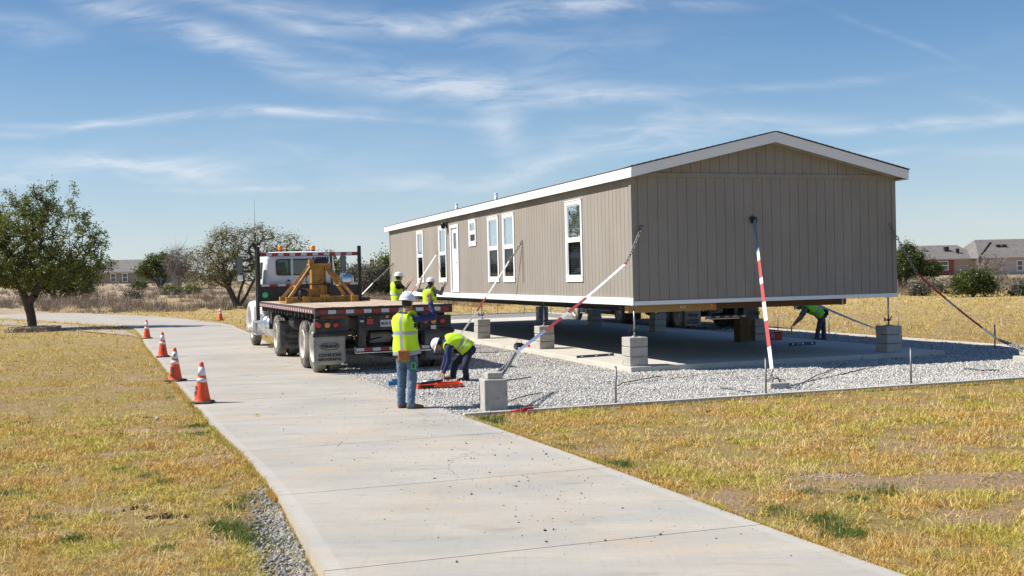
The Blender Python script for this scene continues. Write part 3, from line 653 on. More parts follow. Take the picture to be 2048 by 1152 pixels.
# interior shell seen through the panes
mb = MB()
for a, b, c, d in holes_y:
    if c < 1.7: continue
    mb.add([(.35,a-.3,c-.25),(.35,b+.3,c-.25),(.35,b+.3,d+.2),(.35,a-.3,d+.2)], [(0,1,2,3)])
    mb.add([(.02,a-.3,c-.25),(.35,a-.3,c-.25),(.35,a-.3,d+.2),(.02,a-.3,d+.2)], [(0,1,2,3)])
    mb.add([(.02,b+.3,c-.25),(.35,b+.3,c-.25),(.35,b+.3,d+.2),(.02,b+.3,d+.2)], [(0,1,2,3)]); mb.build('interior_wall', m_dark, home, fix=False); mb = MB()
def window(a, b, c, d, blinds, small=False):
    t = .085
    mb = MB()
    mb.mm(-.03, -.001, a-t, b+t, d, d+t+.015); mb.mm(-.03, -.001, a-t, b+t, c-t-.05, c)       # head and apron
    mb.mm(-.028, -.0015, a-t, a, c, d); mb.mm(-.028, -.0015, b, b+t, c, d)
    mb.mm(-.04, .0, a-t-.01, b+t+.01, c-.02, c+.005)
    mb.mm(-.045, .0, a-t-.01, b+t+.01, d+t+.01, d+t+.03)
    f = mb.build('window', m_trim, home, bevel=.003)
    zm = (c+d)/2+.02 if not small else (c+d)/2
    sm = MB(); s = .035
    sm.mm(-.012, .02, a, b, zm-.03, zm+.03)
    for z0, z1, o in ((c, zm-.03, .004), (zm+.03, d, 0)):
        sm.mm(-.012+o, .02, a, a+s, z0, z1); sm.mm(-.012+o, .02, b-s, b, z0, z1)
        sm.mm(-.0115+o, .02, a+s, b-s, z0, z0+s*.8); sm.mm(-.0115+o, .02, a+s, b-s, z1-s*.8, z1)
    sm.build('sash', m_trim, f)
    MB().add([(.008,a+s,zm+.03),(.008,b-s,zm+.03),(.008,b-s,d),(.008,a+s,d)], [(0,1,2,3)]).build('upper_pane', m_glass, f, fix=False)
    MB().add([(.004,a+s,c),(.004,b-s,c),(.004,b-s,zm-.03),(.004,a+s,zm-.03)], [(0,1,2,3)]).build('lower_pane', m_screen, f, fix=False)
    if blinds:
        bm_ = MB(); z = c+.03; off = .12*(b-a) if blinds == 1 else 0
        while z < d-.02:
            bm_.add([(.05,a+.03,z),(.05,b-.03,z),(.075,b-.03,z+.032),(.075,a+.03,z+.032)], [(0,1,2,3)]); z += .046
        bm_.build('blind', m_blind, f, fix=False)
    return f
for i, h in enumerate(holes_y):
    if h[2] < 1.7: continue
    window(*h, blinds=(i in (0, 1, 2)), small=(h[3]-h[2] < 1))
# door
a, b, c, d = 13.47, 14.3, 1.60, 3.72
m_door = mat('white_door_paint', (.82,.82,.81), .5, vary=.03)
mb = MB(); mb.mm(-.034, -.001, a-.09, a, c-.03, d+.1); mb.mm(-.034, -.001, b, b+.09, c-.03, d+.1); mb.mm(-.0335, -.0015, a, b, d, d+.1); mb.mm(-.05, .03, a, b, c-.03, c)
dr = mb.build('door_frame', m_trim, home, bevel=.003)
mb = MB(); mb.mm(.012, .05, a, b, c, d)
for z0, z1 in ((c+.12, c+.62), (c+.75, c+1.2)):
    for y0, y1 in ((a+.1, a+.38), (a+.46, b-.1)): mb.mm(.004, .0119, y0, y1, z0, z1)
door = mb.build('door', m_door, home, bevel=.004)
mb = MB(); ya, yb, za, zb2 = a+.25, a+.58, c+1.42, c+1.95
mb.mm(-.004, .0118, ya-.03, ya, za-.03, zb2+.03); mb.mm(-.004, .0118, yb, yb+.03, za-.03, zb2+.03); mb.mm(-.004, .0118, ya, yb, za-.03, za); mb.mm(-.004, .0118, ya, yb, zb2, zb2+.03)
mb.build('door_light_frame', m_door, door)
MB().mm(.006, .0115, ya, yb, za, zb2).build('door_light', mat('dark_pane', (.06,.07,.075), .08, spec=.8), door)
mb = MB(); mb.ell((-.05, a+.09, c+.95), (.028,.028,.028)); mb.cyl((-.04,a+.09,c+.95),(.012,a+.09,c+.95),.015,10)
mb.build('handle', m_galv, door)
MB().cyl((-.012,a+.09,c+1.12),(.012,a+.09,c+1.12),.025,12).build('deadbolt', m_galv, door)
# carriage lamp by the door
m_blk = mat('black_metal', (.02,.02,.02), .45, .3)
mb = MB(); mb.mm(-.05, -.001, 14.72, 14.86, 3.76, 3.95); mb.lathe([(.0,.16),(.05,.14),(.10,.05),(.075,.04),(.07,-.06),(.0,-.07)], 14, 0, Matrix.Translation((-.15,14.79,3.80))); mb.bar((-.03,14.79,3.93),(-.15,14.79,3.95),.02,.02)
mb.build('wall_lamp', m_blk, home)
# anchor plates on the walls
mb = MB(); pass
for q_ in ((-.006,-.001,7.0,7.06,2.95,3.05),(-.006,-.001,16.08,16.14,2.91,3.01),(.19,.25,-.006,-.001,3.01,3.11),(6.49,6.55,-.006,-.001,3.0,3.1)): MB().mm(*q_).build('anchor_plate', m_galv, home)
mb = MB(); mb.lathe([(.0,-.10),(.06,-.10),(.085,-.05),(.085,0),(.0,0)], 20, 0, Matrix.Translation((2.89,0,3.21)) @ Matrix.Rotation(rad(-90), 4, 'X') @ Matrix.Scale(-1,4,(0,0,1))); mb.box((2.9,-.07,3.17),(.1,.1,.14))
mb.build('strap_socket', m_blk, home, bevel=.01)
# ------------------------------------------------------------------ piers and screw jacks
def pier_blocks(mbk, x, y, s=.42, n=3, z0=.1):
    for k in range(n):
        dx, dy = RNG.uniform(-.006, .006, 2)
        mbk.mm(x+dx, x+s+dx, y+dy, y+s+dy, z0+k*.205+.0015, z0+(k+1)*.205-.0035)
def pier(name, x, y, lab, jack=True, n=3, s=.42, grp='concrete block piers under the home', mt=None):
    P = hw(x, y); o = empty(name, P, HROT, lab, 'block pier', grp)
    for k in range(n):
        dx, dy = RNG.uniform(-.006, .006, 2); jj = MB().mm(dx, s+dx, dy, s+dy, .1+k*.205+.001, .1+(k+1)*.205-.007)
        jj.build('block', mt or m_block, o, bevel=.013)
    return o
def jack(x, y, z0, z1, lab):
    o = empty('screw_jack', hw(x, y, 0), HROT, lab, 'screw jack', 'screw jacks on the piers')
    mb = MB(); mb.cyl((0,0,z0),(0,0,z0+.012),.07,12); mb.cyl((0,0,z0+.01),(0,0,z1-.02),.019,12); mb.mm(-.06,.06,-.06,.06,z1-.022,z1)
    mb.build('threaded_rod', m_galv, o)
    mb = MB(); mb.cyl((0,0,z0+.1),(0,0,z0+.15),.034,12); mb.bar((-.1,0,z0+.125),(.1,.03,z0+.125),.022,.022); mb.bar((-.1,0,z0+.1),(-.1,0,z0+.19),.02,.03); mb.bar((.03,-.03,z0+.15),(.06,-.05,z0+.22),.02,.02)
    mb.build('jack_nut', m_steel, o)
    return o
for x, y, lab, jl in ((-.10,.02,'stack of three grey blocks at the nearest corner of the slab','steel jack rod standing on the nearest corner pier'),
                  (.12,6.15,'stack of three concrete blocks, middle pier of the sunlit row','steel jack rod standing on the middle sunlit pier'),
                  (.12,11.85,'stack of three concrete blocks, farthest of the sunlit row','steel jack rod standing on the farthest sunlit pier'),
                  (6.5,.15,'shaded stack of three blocks under the right front corner','steel jack rod holding up the right front corner')):
    pier('block_pier', x, y, lab); jack(x+.21, y+.21, .716, 1.39, jl)
for x, y, lab, jl in ((6.25,5.45,'shaded block stack beside the tan crate and red toolbox','jack rod in shadow above the tan crate'),
                 (6.2,11.6,'shaded block stack left of the rear wheels of the second truck','jack rod in shadow left of the second truck wheels'),
                 (6.2,17.0,'dark block stack under the middle of the home, left of the second truck','jack rod deep under the home on the fourth far pier'),
                 (6.2,22.8,'darkest and farthest block stack, near the tail end of the home','farthest jack rod near the tail end of the home')):
    pier('block_pier', x, y, lab); jack(x+.21, y+.21, .716, 1.39, jl)
# ------------------------------------------------------------------ flatbed truck
m_tpaint = mat('white_truck_paint', (.78,.79,.80), .28, vary=.04, vs=1.5, fine=.02, coat=.4, dirt=((.50,.46,.40), .52, .80, 1.6))
m_tyre = mat('tyre_rubber', (.045,.043,.041), .85, vary=.25, vs=6, fine=.2, dirt=((.25,.235,.205), .34, .66, 3), bump=.2)
m_rim = mat('dusty_rim', (.60,.57,.50), .5, .25, vary=.2, vs=5, dirt=((.38,.30,.20), .52, .72, 5))
m_chrome = mat('polished_aluminium', (.72,.73,.75), .22, .9, vary=.08, vs=3, dirt=((.45,.42,.38), .6, .8, 3))
m_frame = mat('dirty_black_steel', (.035,.034,.034), .6, .2, vary=.3, vs=3, fine=.2, dirt=((.15,.125,.10), .52, .72, 3.5))
m_panel = mat('black_panel_paint', (.018,.018,.02), .45, .1, vary=.3, vs=2, dirt=((.07,.065,.06), .60, .8, 4))
m_plank = mat('worn_deck_wood', (.47,.36,.26), .85, vary=.16, vs=1.2, fine=.2, fs=18, stretch=(4,.5,1), bump=.3, bs=30, dirt=((.30,.225,.16), .56, .74, 2.2), island=.12)
m_red = mat('red_reflector', (.30,.02,.025), .35, vary=.25, vs=10, dirt=((.16,.03,.03), .6, .8, 12))
m_whiter = mat('white_reflector', (.50,.51,.52), .35, vary=.15, vs=10, dirt=((.35,.34,.32), .6, .8, 12))
m_lampr = mat('red_lamp_lens', (.45,.01,.015), .25, vary=.1, coat=.5); m_lampa = mat('amber_lamp_lens', (.62,.27,.03), .25, vary=.1, coat=.5)
m_flap = mat('dusty_mud_flap', (.27,.255,.225), .9, vary=.3, vs=3, fine=.2, fs=30, dirt=((.37,.345,.30), .38, .66, 3.2))
m_flapd = mat('dark_mud_flap', (.09,.088,.082), .85, vary=.3, vs=3, fine=.2, dirt=((.21,.20,.18), .45, .7, 4))
m_ink = mat('black_marking', (.03,.03,.03), .7, vary=.1)
m_rust = mat('rusty_steel', (.20,.075,.03), .85, vary=.35, vs=6, fine=.3, dirt=((.05,.03,.02), .5, .7, 5))
m_cabglass = mat('tinted_cab_glass', (.05,.10,.085), .06, vary=.5, vs=3, spec=.9)
m_amber = mat('amber_beacon', (.90,.25,.01), .25, vary=.12, coat=.5)
def rrect(x0, x1, y0, y1, r, z, n=5):
    out = []
    for cx, cy, a0 in ((x1-r, y1-r, 0), (x0+r, y1-r, 90), (x0+r, y0+r, 180), (x1-r, y0+r, 270)):
        for k in range(n+1):
            a = rad(a0+90*k/n); out.append((cx+r*math.cos(a), cy+r*math.sin(a), z))
    return out
def loft(mb, rings, m=0, smooth=True, capb=True, capt=True):
    n = len(rings[0]); vs = [v for r_ in rings for v in r_]
    mb.add(vs, [(i*n+j, i*n+(j+1) % n, (i+1)*n+(j+1) % n, (i+1)*n+j) for i in range(len(rings)-1) for j in range(n)], m, smooth)
    b = len(mb.v)-len(vs)
    if capb: mb.f.append(tuple(b+j for j in reversed(range(n)))); mb.m.append(m); mb.sm.append(False)
    if capt: mb.f.append(tuple(b+(len(rings)-1)*n+j for j in range(n))); mb.m.append(m); mb.sm.append(False)
def make_wheel(parent, x, y, side, front=False, dual_inner=False, w=.28, R=.565):
    """wheel whose outer face is at x; side -1 faces -x, +1 faces +x"""
    M = Matrix.Translation((x, y, R)) @ Matrix.Rotation(rad(90)*side, 4, 'Y')   # local z -> side*x
    prof = [(.34,-.03),(.36,-.012),(.44,.004),(.50,-.004),(.535,-.03),(.556,-.05),(R,-.062),(R,-.10),(R-.012,-.104),(R-.012,-.112),(R,-.116),(R,-.16),(R-.012,-.164),(R-.012,-.172),(R,-.176),(R,-.218),(.556,-.235),(.52,-w+.02),(.44,-w),(.34,-w+.03)]
    mb = MB(); mb.lathe(prof, 48, 0, M)
    for k in range(40): # shoulder lugs
        a = 2*math.pi*k/40
        for z in (-.055, -.228):
            mb.box((0,0,0), (.03,.012,.03), 0, M @ Matrix.Rotation(a, 4, 'Z') @ Matrix.Translation((R-.006, 0, z)) )
    t = mb.build('wheel', m_tyre, parent)
    if dual_inner: return t
    mb = MB()
    if front:
        mb.lathe([(.345,-.04),(.345,-.012),(.325,-.004),(.31,-.02),(.29,-.06),(.22,-.03),(.16,.02),(.12,.03),(.11,.09),(.06,.11),(.001,.115)], 36, 0, M)
        for k in range(10):
            a = 2*math.pi*k/10; mb.tube([M @ Vector((.145*math.cos(a), .145*math.sin(a), .02)), M @ Vector((.145*math.cos(a), .145*math.sin(a), .06))], .018, 6)
        mb.build('rim', m_rim, t)
        mb = MB()
        for k in range(5):
            a = 2*math.pi*k/5; c = M @ Vector((.245*math.cos(a), .245*math.sin(a), -.042)); d = M @ Vector((.245*math.cos(a), .245*math.sin(a), -.028))
            mb.tube([c, d], .038, 12)
        mb.build('vent_hole', m_panel, t)
    else:
        mb.lathe([(.345,-.035),(.345,-.008),(.33,-.002),(.318,-.02),(.305,-.09),(.285,-.15),(.20,-.155),(.15,-.14),(.125,-.14),(.12,-.06),(.10,-.05),(.001,-.048)], 36, 0, M)
        for k in range(10):
            a = 2*math.pi*k/10; mb.tube([M @ Vector((.155*math.cos(a), .155*math.sin(a), -.14)), M @ Vector((.155*math.cos(a), .155*math.sin(a), -.11))], .017, 6)
        mb.build('rim', m_rim, t)
    return t
def tape(parent, x0, x1, y, z0, z1, n, first, axis='x', name='reflective_tape', th=.003, gapf=.02):
    mb = MB(); L = (x1-x0)/n
    for k in range(n):
        a = x0+k*L+L*gapf; b = x0+(k+1)*L-L*gapf; mi = (k+first) % 2
        if axis == 'x': mb.mm(a, b, y-th, y, z0, z1, mi)
        else: mb.mm(y-th, y, a, b, z0, z1, mi)
    return mb.build(name, [m_red, m_whiter], parent)
def flap(parent, x0, x1, y, z0, z1, m, txt=True, curl=.02, lines=('FIERMAFI','CONILIOIG','GROGRABAL')):
    mb = MB(); nx_, nz_ = 8, 8; vs = []
    for k in range(nz_+1):
        for j in range(nx_+1):
            u, v_ = j/nx_, k/nz_
            x = x0+(x1-x0)*u; z = z0+(z1-z0)*v_ + (.05*(u-.72)*3.5*(1-v_) if u > .72 and k == 0 else 0)
            vs.append((x, y-curl*(1-v_)**2*math.sin(u*3)-.006*math.sin(9*u+3*v_), z))
    mb.add(vs, [(k*(nx_+1)+j, k*(nx_+1)+j+1, (k+1)*(nx_+1)+j+1, (k+1)*(nx_+1)+j) for k in range(nz_) for j in range(nx_)], 0, True)
    o = mb.build('mud_flap', m, parent); s = o.modifiers.new('th', 'SOLIDIFY'); s.thickness = .008
    cx = (x0+x1)/2; w_ = x1-x0; h_ = z1-z0; yy = y-.034
    if txt:
        mb = MB(); zc = z0+h_*.62; pts = [(cx+w_*.31*math.cos(a), yy, zc+h_*.115*math.sin(a)) for a in [2*math.pi*k/36 for k in range(37)]]
        mb.tube(pts, .0065, 6, 0, False); mb.build('oval_emblem', m_ink, o)
        def T(s_, dx, z, size, sx=1.0): text_mesh(s_, size, m_ink, o, Matrix.Translation((cx+dx, yy, z)) @ Matrix.Rotation(rad(90), 4, 'X'), bold=.0035, sx=sx)
        T(lines[0], 0, zc, .088, 1.02); T(lines[1], 0, z0+h_*.33, .088, 1.1); T(lines[2], 0, z0+h_*.18, .080, 1.1)
    mb = MB(); mb.mm(x0-.01, x1+.02, y-.02, y+.02, z1-.03, z1+.02); mb.build('flap_hanger', m_frame, o)
    return o
def make_truck(detail=True):
    T = empty('flatbed_truck', TO, TROT)
    # deck
    mb = MB(); x = 0.0; w_ = .1498
    while x < 3.0:
        y = -.80
        while y < 8.5:
            L = min(8.55-y, random.choice((2.4, 3.1, 4.2))); dz = RNG.uniform(-.002, .002)
            mb.mm(x+.002, min(x+w_-.003, 3.01), y+.002, y+L-.004, 1.395, 1.468+dz); y += L
        x += w_
    mb.build('deck', m_plank, T)
    for s, xx in ((-1, -.06), (1, 3.02)):
        mb = MB(); mb.mm(xx, xx+.055, -.80, 8.6, 1.325, 1.462)
        for y in np.arange(.2, 8.4, .62): mb.mm(xx+.056 if s < 0 else xx-.03, xx+.10 if s < 0 else xx-.001, y, y+.05, 1.34, 1.40)
        r_ = mb.build('side_rail', m_frame, T, bevel=.004)
        if s < 0: tape(r_, -.7, 8.4, xx-.0005, 1.345, 1.415, 52, 0, 'y', th=.003, gapf=.1)
    mb = MB(); mb.mm(-.062, 3.078, -.875, -.803, 1.275, 1.455); mb.mm(-.05, 3.07, -.93, -.876, 1.45, 1.468)
    rb = mb.build('rear_beam', m_frame, T, bevel=.005)
    tape(rb, .02, 3.0, -.8765, 1.325, 1.41, 15, 0, 'x', gapf=.05)
    # splintered plank ends
    mb = MB()
    for k in range(46):
        x = RNG.uniform(.05, 2.95); l = RNG.uniform(.03, .14); mb.add([(x,-.80,1.469),(x+l,-.80,1.469),(x+l*.6,-.885,1.476),(x+l*.1,-.87,1.472)], [(0,1,2,3)])
    mb.build('splintered_edge', m_plank, T, fix=False)
    # chassis
    mb = MB()
    for x in (1.08, 1.86): mb.mm(x, x+.09, -.62, 12.9, .78, 1.06); mb.mm(x-.02, x+.11, -.6, 8.55, 1.065, 1.17)
    for y in np.arange(-.5, 8.5, .55): mb.mm(.0, 3.0, y, y+.07, 1.20, 1.39)
    for y in np.arange(.2, 12.5, 1.6): mb.mm(1.171, 1.859, y, y+.1, .82, 1.0)
    mb.build('chassis_frame', m_frame, T)
    # axles and suspension
    for y in (-.08, 1.28, 5.75, 11.35):
        mb = MB(); mb.cyl((.25, y, .565), (2.78, y, .565), .065 if y != 11.35 else .05, 12)
        if y < 11: mb.ell((1.5, y, .565), (.26, .22, .2)); mb.lathe([(.2,-.02),(.2,.02),(.19,.03)], 18, 0, Matrix.Translation((.68,y,.565)) @ Matrix.Rotation(rad(90), 4, 'Y')); mb.lathe([(.2,-.02),(.2,.02),(.19,.03)], 18, 0, Matrix.Translation((2.34,y,.565)) @ Matrix.Rotation(rad(90), 4, 'Y'))
        for x in (1.12, 1.9):
            for q in range(4): mb.bar((x,y-.5+q*.06,.70-q*.03),(x,y+.5-q*.06,.70-q*.03),.075,.022)
        mb.build('axle', m_frame, T)
    # wheels
    for y in (-.08, 1.28, 5.75):
        make_wheel(T, 0.0, y, -1); make_wheel(T, .315, y, -1, dual_inner=True)
        make_wheel(T, 3.02, y, 1); make_wheel(T, 2.705, y, 1, dual_inner=True)
    make_wheel(T, .02, 11.35, -1, front=True); make_wheel(T, 3.0, 11.35, 1, front=True)
    # rear: lamp boxes, lamps, flaps, bumper
    for s, x0, xs in ((0, -.05, (.03,.22,.41)), (1, 2.32, (2.45,2.64,2.85))):
        mb = MB(); mb.mm(x0, x0+.74, -.80, -.60, .93, 1.215); mb.mm(x0-.03, x0+.80, -.82, -.70, .875, .925)
        lb = mb.build('lamp_box', m_frame, T, bevel=.006)
        for k, xx in enumerate(xs):
            lm = m_lampa if k == 1 else m_lampr
            mb = MB(); Ml = Matrix.Translation((xx,-.801,1.08)) @ Matrix.Rotation(rad(90), 4, 'X'); mb.lathe([(.082,0),(.082,.014),(.07,.02),(.068,.012)], 24, 0, Ml); mb.build('lamp_ring', m_panel, lb)
            mb = MB(); mb.lathe([(.067,.004),(.062,.022),(.035,.03),(.0005,.032)], 24, 0, Ml); mb.build('tail_lamp', lm, lb)
    for s, x0 in ((0, .45), (1, 2.5)):
        mb = MB(); mb.prism([(x0-.4 if s == 0 else x0+.05, 1.20), (x0+.3, 1.20), (x0+.12, 1.32), (x0-.32, 1.32)], -.79, -.74, 0, None, 'y'); mb.build('gusset', m_rust, T)
    flap(T, -.10, .60, -.845, .21, .86, m_flap)
    flap(T, 2.42, 3.10, -.845, .21, .86, m_flap if not detail else m_flapd, lines=('FIAT','','7AITNIS'))
    flap(T, .02, .74, 5.03, .24, .98, m_flapd, lines=('IERMAFI','BOHIMO','VAHOH'))
    flap(T, 2.3, 3.02, 5.03, .24, .98, m_flapd, txt=False)
    mb = MB(); mb.mm(.80, 2.55, -.87, -.80, .455, .565); ub = mb.build('rear_bumper', m_frame, T, bevel=.006)
    tape(ub, .83, 2.52, -.871, .475, .545, 9, 1, 'x', gapf=.03)
    mb = MB(); mb.mm(.80, .81, -.885, -.805, .43, .58); mb.mm(.80, 2.55, -.885, -.805, .432, .448); mb.build('bumper_lip', m_chrome, ub)
    for x in (.90, 2.02):
        mb = MB(); mb.mm(x, x+.16, -.862, -.72, .566, 1.274); bp = mb.build('bumper_post', m_frame, T, bevel=.006)
        MB().mm(x+.045, x+.115, -.8665, -.8625, 1.0, 1.08).build('slot', m_panel, bp)
        MB().mm(x+.04, x+.12, -.8665, -.8625, 1.12, 1.16).build('sticker', m_whiter, bp)
    mb = MB(); mb.mm(1.065, 2.015, -.84, -.80, .93, 1.262); cp = mb.build('plate_panel', m_frame, T, bevel=.004)
    mb = MB(); mb.mm(1.09, 1.23, -.868, -.841, 1.07, 1.19); mb.build('square_reflector', m_lampr, cp, bevel=.004)
    for xx, mm_ in ((1.16, m_rust), (1.56, m_lampa), (1.72, m_lampa)):
        mb = MB(); mb.lathe([(.04,0),(.036,.015),(.0005,.02)], 18, 0, Matrix.Translation((xx,-.841,1.225)) @ Matrix.Rotation(rad(90), 4, 'X')); mb.build('marker_lamp', mm_, cp)
    lp = MB().mm(1.40, 1.70, -.8455, -.8412, 1.0, 1.155).build('licence_plate', m_whiter, cp, bevel=.003)
    text_mesh('8UG 51', .085, m_ink, lp, Matrix.Translation((1.55,-.8475,1.07)) @ Matrix.Rotation(rad(90), 4, 'X'), sx=.95, bold=.003)
    mb = MB(); mb.box((2.62,-.87,.95),(.12,.01,.09)); mb.build('sticker', m_whiter, T)
    mb = MB(); mb.tube([(.72,-.7,.95),(.84,-.68,.93),(.9,-.6,.6),(1.0,-.5,.5)], .02, 8); mb.tube([(.75,-.65,.8),(.95,-.6,.85),(1.2,-.55,.7),(1.5,-.5,.75)], .015, 8); mb.build('air_hose', m_panel, T)
    mb = MB(); mb.lathe([(.12,-.25),(.13,-.2),(.13,.2),(.12,.25),(.0,.25)], 20, 0, Matrix.Translation((1.5,-.35,.75)) @ Matrix.Rotation(rad(90), 4, 'Y')); mb.lathe([(.0,-.25),(.12,-.25)], 20, 0, Matrix.Translation((1.5,-.35,.75)) @ Matrix.Rotation(rad(90), 4, 'Y')); mb.build('air_tank', m_flap, T)
    # centre fairings between wheels (left side) : tool box, brackets
    mb = MB(); mb.lathe([(.0,-1.3),(.30,-1.3),(.33,-1.26),(.33,-.42),(.337,-.42),(.337,-.38),(.33,-.38),(.33,.38),(.337,.38),(.337,.42),(.33,.42),(.33,1.26),(.30,1.3),(.0,1.3)], 32, 0, Matrix.Translation((.33,8.25,.74)) @ Matrix.Rotation(rad(-90), 4, 'X'))
    ft = mb.build('fuel_tank', m_chrome, T)
    mb = MB(); mb.mm(-.03,.4,9.75,10.45,.40,.46); mb.mm(-.01,.4,9.75,10.45,.78,.83); mb.mm(.02,.38,9.76,9.80,.46,.78); mb.mm(.02,.38,10.40,10.44,.46,.78); mb.mm(.25,1.1,9.9,10.2,.5,.7); mb.build('cab_step', m_chrome, T, bevel=.01)
    mb = MB(); mb.mm(.02,.42,6.55,6.85,.86,1.3); mb.mm(.0,.3,6.9,6.98,.7,1.31); mb.build('tank_bracket', m_frame, T, bevel=.01)
    mb = MB(); mb.lathe([(.0,-.4),(.19,-.4),(.2,-.36),(.2,.36),(.19,.4),(.0,.4)], 24, 0, Matrix.Translation((.42,4.35,.98)) @ Matrix.Rotation(rad(90), 4, 'X')); mb.build('air_reservoir', m_frame, T)
    mb = MB(); mb.mm(2.45,2.98,7.2,9.3,.5,1.12); mb.build('side_box', m_frame, T, bevel=.02)
    # cab
    X0, X1, Y0, Y1 = .12, 2.40, 8.98, 10.9
    def lv(z, i, r, f=0): return rrect(X0+i, X1-i, Y0+i*.5, Y1-i*.5-f, r, z)
    mb = MB(); loft(mb, [lv(1.02,.04,.08), lv(1.08,.01,.10), lv(1.9,.0,.12), lv(2.05,.01,.12,.02), lv(2.70,.07,.14,.25), lv(2.84,.10,.16,.32), lv(2.92,.15,.2,.38), lv(2.97,.26,.26,.46), lv(2.985,.5,.3,.6)])
    cab = mb.build('cab', m_tpaint, T)
    # pressed rear panel lines
    mb = MB(); q = rrect(.36,2.16,1.45,2.05,.08,0); pts = [(a, Y0-.001, b) for a, b, _ in q]; mb.tube(pts+[pts[0]], .010, 6, 0, False)
    mb.tube([(.26,Y0+.012,2.12),(.26,Y0+.035,2.72)], .008, 6); mb.tube([(2.26,Y0+.012,2.12),(2.26,Y0+.035,2.72)], .008, 6); mb.build('pressed_panel', m_tpaint, cab)
    wz = [(a, b) for a, b, _ in rrect(.52,1.98,2.24,2.74,.09,0)]
    mb = MB(); mb.prism(wz, Y0-.012, Y0+.06, 0, None, 'y'); rwn = mb.build('rear_window', m_panel, cab)
    wz = [(a, b) for a, b, _ in rrect(.555,1.945,2.275,2.705,.07,0)]
    mb = MB(); mb.prism(wz, Y0-.016, Y0-.0125, 0, None, 'y'); mb.build('pane', m_cabglass, rwn)
    mb = MB(); mb.prism([(.78,2.03),(.98,2.03),(.93,2.10),(.88,2.12)], Y0-.004, Y0+.01, 0, None, 'y'); mb.build('blue_decal', mat('blue_decal', (.02,.09,.30), .5), cab)
    # door glass and door seam on the left
    mb = MB(); dz = [(9.35,2.12),(10.55,2.12),(10.35,2.62),(9.4,2.66)]; mb.prism(dz, X0+.018, X0+.06, 0, None, 'x'); mb.build('door_window', m_cabglass, cab)
    mb = MB(); dz = [(9.35,2.12),(10.55,2.12),(10.35,2.62),(9.4,2.66)]; mb.prism(dz, X1-.06, X1-.018, 0, None, 'x'); mb.build('door_window', m_cabglass, cab)
    mb = MB(); mb.tube([(X0-.003,9.28,1.1),(X0-.003,9.28,2.0)], .006, 6); mb.tube([(X0-.003,10.62,1.1),(X0-.003,10.62,2.0)], .006, 6); mb.build('door_seam', m_panel, cab)
    mb = MB(); mb.bar((X0-.02,9.4,1.8),(X0-.02,9.58,1.8),.03,.03); mb.build('door_handle', m_chrome, cab)
    mb = MB(); mb.add([(X0+.2,Y1-.02,2.08),(X1-.2,Y1-.02,2.08),(X1-.28,Y1-.3,2.70),(X0+.28,Y1-.3,2.70)], [(0,1,2,3)]); ws = mb.build('windscreen', m_cabglass, cab); s_ = ws.modifiers.new('t','SOLIDIFY'); s_.thickness = .03
    # bonnet and fenders
    mb = MB(); rings = []
    for y, zt, i in ((10.7,2.02,.28),(11.2,1.98,.30),(11.8,1.90,.33),(12.4,1.78,.38),(12.85,1.62,.44),(13.0,1.40,.5)):
        x0, x1 = X0+i, X1-i; r_ = .18; c = []
        for a, b in ((x0,.95),(x0-.02,1.2),(x0,zt-.2),(x0+.06,zt-.07),(x0+.2,zt),( (x0+x1)/2, zt+.02),(x1-.2,zt),(x1-.06,zt-.07),(x1,zt-.2),(x1+.02,1.2),(x1,.95)): c.append((a, y, b))
        rings.append(c)
    loft(mb, rings); mb.build('bonnet', m_tpaint, T)
    for s in (0, 1):
        mb = MB(); XX = lambda x: x if s == 0 else 3.02-x
        rings = []
        for k in range(15):
            a = rad(-8+196*k/14); ro = .80; ri = .66
            cy, cz = 11.35+math.cos(a)*1.0*.78, .62+math.sin(a)*.80
            iy, iz = 11.35+math.cos(a)*.66, .60+math.sin(a)*.66
            rings.append([(XX(-.04), cy, cz-.05), (XX(-.01), cy, cz), (XX(.12), cy, cz+.04), (XX(.55), cy, cz+.10), (XX(.62), cy, cz+.08), (XX(.62), iy, iz), (XX(-.04), iy, iz)])
        loft(mb, rings); mb.build('front_fender', m_tpaint, T)
        mb = MB(); mb.mm(min(XX(.0),XX(.40)), max(XX(.0),XX(.40)), 10.46, 10.62, .84, 1.30); mb.build('fender_skirt', m_tpaint, T, bevel=.03)
    mb = MB(); mb.mm(.15,2.85,12.7,12.95,.5,.82); mb.build('front_bumper', m_chrome, T, bevel=.03)
    mb = MB(); mb.box((.62,12.55,1.2),(.16,.2,.18)); mb.build('headlight', m_chrome, T, bevel=.03); mb = MB(); mb.box((1.9,12.55,1.2),(.16,.2,.18)); mb.build('headlight', m_chrome, T, bevel=.03)
    mb = MB(); mb.ell((.25,10.95,1.95),(.10,.09,.11)); mb.build('bonnet_mirror', m_tpaint, T)
    # mirrors
    for s in (0, 1):
        XX = lambda x: x if s == 0 else (2.52-x)
        mb = MB(); mb.box((XX(-.40),10.55,2.60),(.20,.06,.52)); mir = mb.build('side_mirror', m_panel, T, bevel=.03)
        mb = MB(); mb.mm(XX(-.40)-.08,XX(-.40)+.08,10.514,10.518,2.36,2.84); mb.build('mirror_glass', mat('mirror_glass', (.10,.11,.12), .05, .9), mir)
        mb = MB(); mb.box((XX(-.38),10.56,2.2),(.16,.07,.2)); mb.build('spot_mirror', m_chrome, mir, bevel=.03)
        mb = MB(); mb.tube([(XX(-.38),10.58,2.84),(XX(-.36),10.58,2.95),(XX(-.1),10.55,2.95),(XX(.2),10.5,2.8)], .013, 8); mb.tube([(XX(-.36),10.58,2.3),(XX(-.05),10.55,2.15),(XX(.14),10.5,2.05)], .013, 8); mb.tube([(XX(-.36),10.58,2.12),(XX(.14),10.5,1.8)], .013, 8); mb.build('mirror_arm', m_panel, mir)
